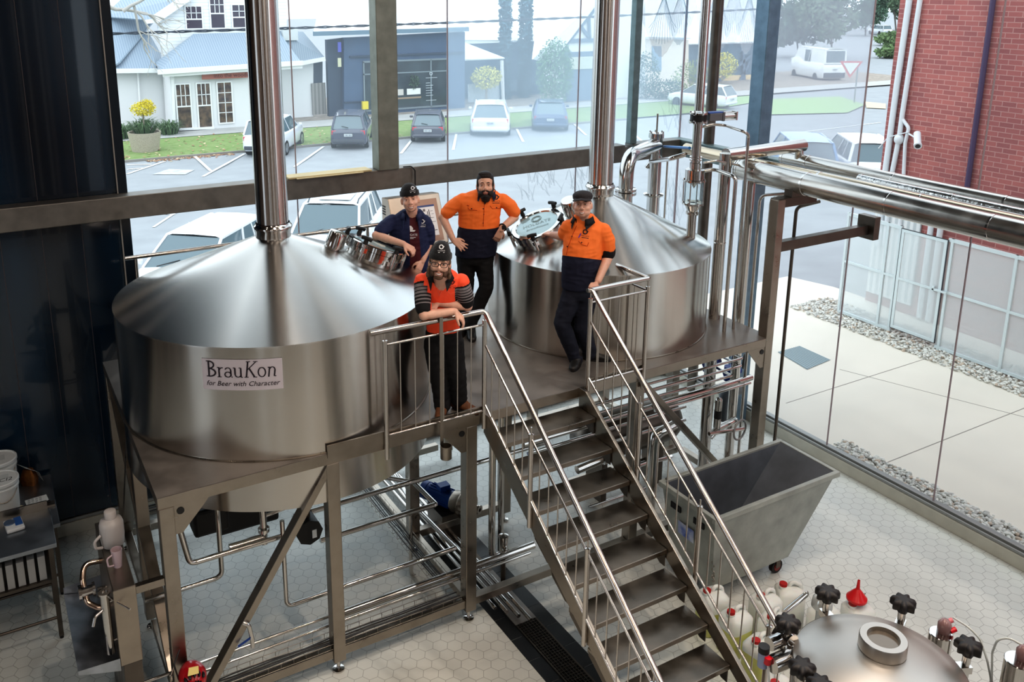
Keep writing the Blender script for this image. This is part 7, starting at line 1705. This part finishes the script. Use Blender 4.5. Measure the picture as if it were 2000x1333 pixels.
fuse(b,.01,4,'trousers',BLKF,M.t,wr=.009)
boot(M.t, V((*J(863,800,0).xy,PH)), -FWD-RGT*.05, BROWNB); boot(M.t, V((*J(899,789,.06).xy,PH)), -FWD*.55+RGT*.8, BROWNB)
eye_parts(M.t, HM_, S, .6, HAIRL); mouth(M.t, HM_, S, True, .003)
bn, bvN = beanie(M.t, HM_, S, tall=1.12); M.logo(bvN, 862, 487, 1.4, 'white_logo', WLOGO, bn)
b = B()
for x in (-1,1): 
    for k in range(4): he(b,(x*(.070+.004*k),-.01-.012*(k%2),.01-.036*k),(.018,.034,.03))
he(b,(0,-.06,-.05),(.07,.04,.07)); fuse(b,.006,1,'long_hair',HAIRL,M.t)
b = B()
for x in (-1,1): he(b,(x*.052,.035,-.072),(.014,.035,.034)); he(b,(x*.024,.086,-.052),(.022,.010,.0065)); he(b,(x*.042,.066,-.072),(.012,.018,.022)); he(b,(x*.066,.010,-.045),(.010,.022,.035))
he(b,(0,.070,-.103),(.036,.024,.016)); fuse(b,.0045,1,'beard',mat('brown_beard', (92,66,50), .75, bump=.6, bscale=120),M.t)
b = B()
for x in (-1,1): 
    pts = [HM_ @ (V((x*.034+.026*(abs(math.cos(a))**.6)*(1 if math.cos(a)>0 else -1), .1015-.012*abs(math.cos(a)) if x*math.cos(a)>0 else .1035, .003+.0165*(abs(math.sin(a))**.6)*(1 if math.sin(a)>0 else -1)))*S) for a in [2*PI*i/20 for i in range(21)]]
    b.tube(pts,.0028*S,6,caps=False); b.tube([HM_ @ (V(p)*S) for p in ((x*.060,.092,.008),(x*.077,.05,.01),(x*.082,-.01,.004))],.0026*S,6)
b.tube([HM_ @ (V(p)*S) for p in ((-.008,.104,.006),(0,.107,.009),(.008,.104,.006))],.0028*S,6); b.build('glasses', BLACK, M.t)
# ---- man in navy overshirt at the left tank's hatch
ud = None
for k in range(200):
    q = EYE + ray(812,540)*(7.0+.02*k); 
    if abs(proj((q.x,q.y,PH+1.80))[1]-363) < 1.2: ud = q; break
M = Person('smiling man in black beanie and open navy overshirt, arm over the left tank hatch', (ud.x,ud.y,PH) if ud else (3.05,2.0,PH)); J = M.j
hc = J(801,390,-.04); HM_ = head_matrix(hc, (EYE-hc).normalized()*.75 + V((-.4,-.85,0))*.3, .10); S = 1.07
b = B(); head_shape(b, HM_, S); limb(b,[J(804,410,.0),J(806,424,.02)],[.060,.066])
loft(b, M.rings([(520,785,828,.03,.4),(480,780,828,.03,.4),(445,778,826,.03,.4),(428,786,822,.03,.4)]))
ra = [J(762,432,.02), J(735,460,-.12), J(788,477,-.26)]; la = [J(832,430,.02), J(838,474,.04), J(826,508,-.06)]
limb(b, ra, [.046,.046,.032]); limb(b, la, [.046,.044,.032])
hand(b, J(790,478,-.27), J(806,489,-.30)-J(790,478,-.27), V((.2,-.7,.6)), V((.0,-.5,-1)), (.6,.7,.5), .06, 1.05)
hand(b, J(825,511,-.07), J(815,530,-.12)-J(825,511,-.07), V((.2,-.9,.2)), V((-.9,-.3,0)), (.3,.4,.3), .1, 1.0)
for u, e in ((792,0),(822,1)): limb(b,[J(u,545,.03),V((*J(u,545,.02).xy,PH+.5)),V((*J(u,545,.02).xy,PH+.1))],[.075,.052,.042])
fuse(b,.0058,3,'body',SKIN[0],M.t)
b = B(); loft(b, M.rings([(548,784,834,.0,.62),(500,782,834,.0,.62),(460,780,832,.0,.6),(440,782,828,.0,.5),(424,790,820,.0,.5),(417,794,816,.0,.5)])); tee, bvT = fuse(b,.009,3,'tee_shirt',MAROON,M.t)
b = B(); loft(b, M.rings([(550,772,843,.03,.62),(520,770,843,.03,.64),(485,766,842,.03,.64),(460,761,842,.03,.62),(440,758,840,.03,.56),(428,763,835,.03,.5),(418,774,829,.03,.48),(409,787,822,.03,.6)]))
limb(b,[J(766,433,.02),J(754,443,-.03),J(744,452,-.08)],[.072,.074,.068]); limb(b,[J(829,433,.02),J(836,450,.03),J(838,468,.04)],[.07,.07,.066])
def m1(c):
    u, v = proj(c)
    return 1 if (800+(v-420)*.008 < u < 815+(v-420)*.09 and 416 < v < 560 and (c-EYE).dot(FWD) < (M.P-EYE).dot(FWD)+.05) else 0
ov, bvS = fuse(b,.007,4,'overshirt',[NAVYS,MAROON],M.t,m1,wr=.007,cuts=[sight_cut((800,420),(800.8,520)),sight_cut((815,420),(824,520))])
collar(M, ov, J(804,419,.0), .082, NAVYS, gap=.7, drop=.10)
b = B(); M.patch(bvS,[(800,441),(803,441.5),(807,446),(806,449),(812,450),(809,453),(801,453)],.005,0,b); M.ptext(bvS,'GATE',808,461,6.0,0,b); M.patch(bvS,[(801,463.5),(812,463.5),(812,464.5),(801,464.5)],.005,0,b); M.patch(bvS,[(801,466),(808,466),(808,467),(801,467)],.005,0,b); b.build('tee_print', WLOGO, ov)
M.logo(bvS, 825, 437, 1.3, 'embroidered_logo', WLOGO, ov)
b = B(); loft(b, M.rings([(540,776,838,.03,.6),(560,776,838,.03,.6)]))
for u in (793,821): limb(b,[J(u,555,.03),V((*J(u,555,.02).xy,PH+.5)),V((*J(u,555,.02).xy,PH+.1))],[.1,.08,.072])
fuse(b,.011,4,'trousers',BLKF,M.t)
for u in (793,821): boot(M.t, V((*J(u,555,.02).xy,PH)), -FWD, BLKB)
eye_parts(M.t, HM_, S, .4); mouth(M.t, HM_, S, True)
bn, bvN = beanie(M.t, HM_, S); M.logo(bvN, 806, 371, 1.1, 'white_logo', WLOGO, bn)
b = B(); he(b,(0,.07,-.1),(.04,.026,.018)); 
print('PEOPLE', tuple(round(x,2) for x in M.P), 'R arm', [(round((a-c).length,2)) for a, c in zip(ra,ra[1:])])
# ================================================================ CAMERA, LIGHT, WORLD
cam = bpy.data.cameras.new('camera'); co = bpy.data.objects.new('camera', cam); COL.objects.link(co)
Mx = Matrix((CR.col[0], -CR.col[1], -CR.col[2])).transposed().to_4x4(); Mx.translation = EYE; co.matrix_world = Mx
cam.sensor_fit = 'HORIZONTAL'; cam.sensor_width = 36; cam.lens = FPX*36/2000
cam.shift_x = (1000-PPX)/2000; cam.shift_y = (PPY-666.5)/2000; cam.clip_start = .05; cam.clip_end = 600
scene.camera = co
w = bpy.data.worlds.new('overcast_sky'); scene.world = w; w.use_nodes = True; nt = w.node_tree; N = nt.nodes; L = nt.links
bg = N['Background']; tc = N.new('ShaderNodeTexCoord'); sp = N.new('ShaderNodeSeparateXYZ'); L.new(tc.outputs['Generated'], sp.inputs[0])
cr = N.new('ShaderNodeValToRGB'); L.new(sp.outputs[2], cr.inputs[0]); e = cr.color_ramp.elements
e[0].position = 0; e[0].color = (.78,.86,.93,1); e[1].position = .6; e[1].color = (.86,.93,1.0,1)
L.new(cr.outputs[0], bg.inputs[0]); bg.inputs[1].default_value = 2.0
def area(name, loc, size, energy, col, target, sy_=None, spread=PI):
    l = bpy.data.lights.new(name,'AREA'); l.energy = energy; l.color = col; l.size = size; l.spread = spread
    if sy_: l.shape = 'RECTANGLE'; l.size_y = sy_
    o = bpy.data.objects.new(name, l); COL.objects.link(o); o.location = loc; o.rotation_euler = (V(target)-V(loc)).to_track_quat('-Z','Y').to_euler(); return o
WARM = (1.0,.86,.74)
for i, (x, y, e, s) in enumerate([(1.3,-2,75,.13),(5.5,-2.5,75,.13),(4.2,-2,45,.13),(-3,-1.0,30,.2),(2.6,-8.2,110,.2),(-3.5,-7.5,60,.2),(6.5,-6.5,60,.2),(-1.5,-5.5,40,.13),(3.6,-5.2,40,.13)]):  # wider ones are added fill, the strongest to light the back wall
    area('ceiling_lamp_and_fill', (x,y,8.9), s, e, WARM, (x,y+.3,0))
area('ceiling_spot', (2.0,-4.2,8.9), .2, 20, (1.0,.82,.66), (2.2,-1.6,0), spread=1.0)
sun = bpy.data.lights.new('soft_sun','SUN'); sun.energy = .5; sun.angle = 1.0; so = bpy.data.objects.new('soft_sun', sun); COL.objects.link(so); so.rotation_euler = (math.radians(40),0,math.radians(-60))
scene.view_settings.view_transform = 'Standard'; scene.view_settings.exposure = 0.0
for _l in ('Medium High Contrast','None'):
    try: scene.view_settings.look = _l; break
    except Exception: pass
print('LOOK', scene.view_settings.look)
scene.cycles.use_adaptive_sampling = True; scene.cycles.adaptive_threshold = .02
scene.cycles.max_bounces = 9; scene.cycles.glossy_bounces = 5; scene.cycles.diffuse_bounces = 3; scene.cycles.transmission_bounces = 8; scene.cycles.transparent_max_bounces = 16
scene.cycles.caustics_reflective = False; scene.cycles.caustics_refractive = False; scene.cycles.sample_clamp_indirect = 4; scene.cycles.use_denoising = True
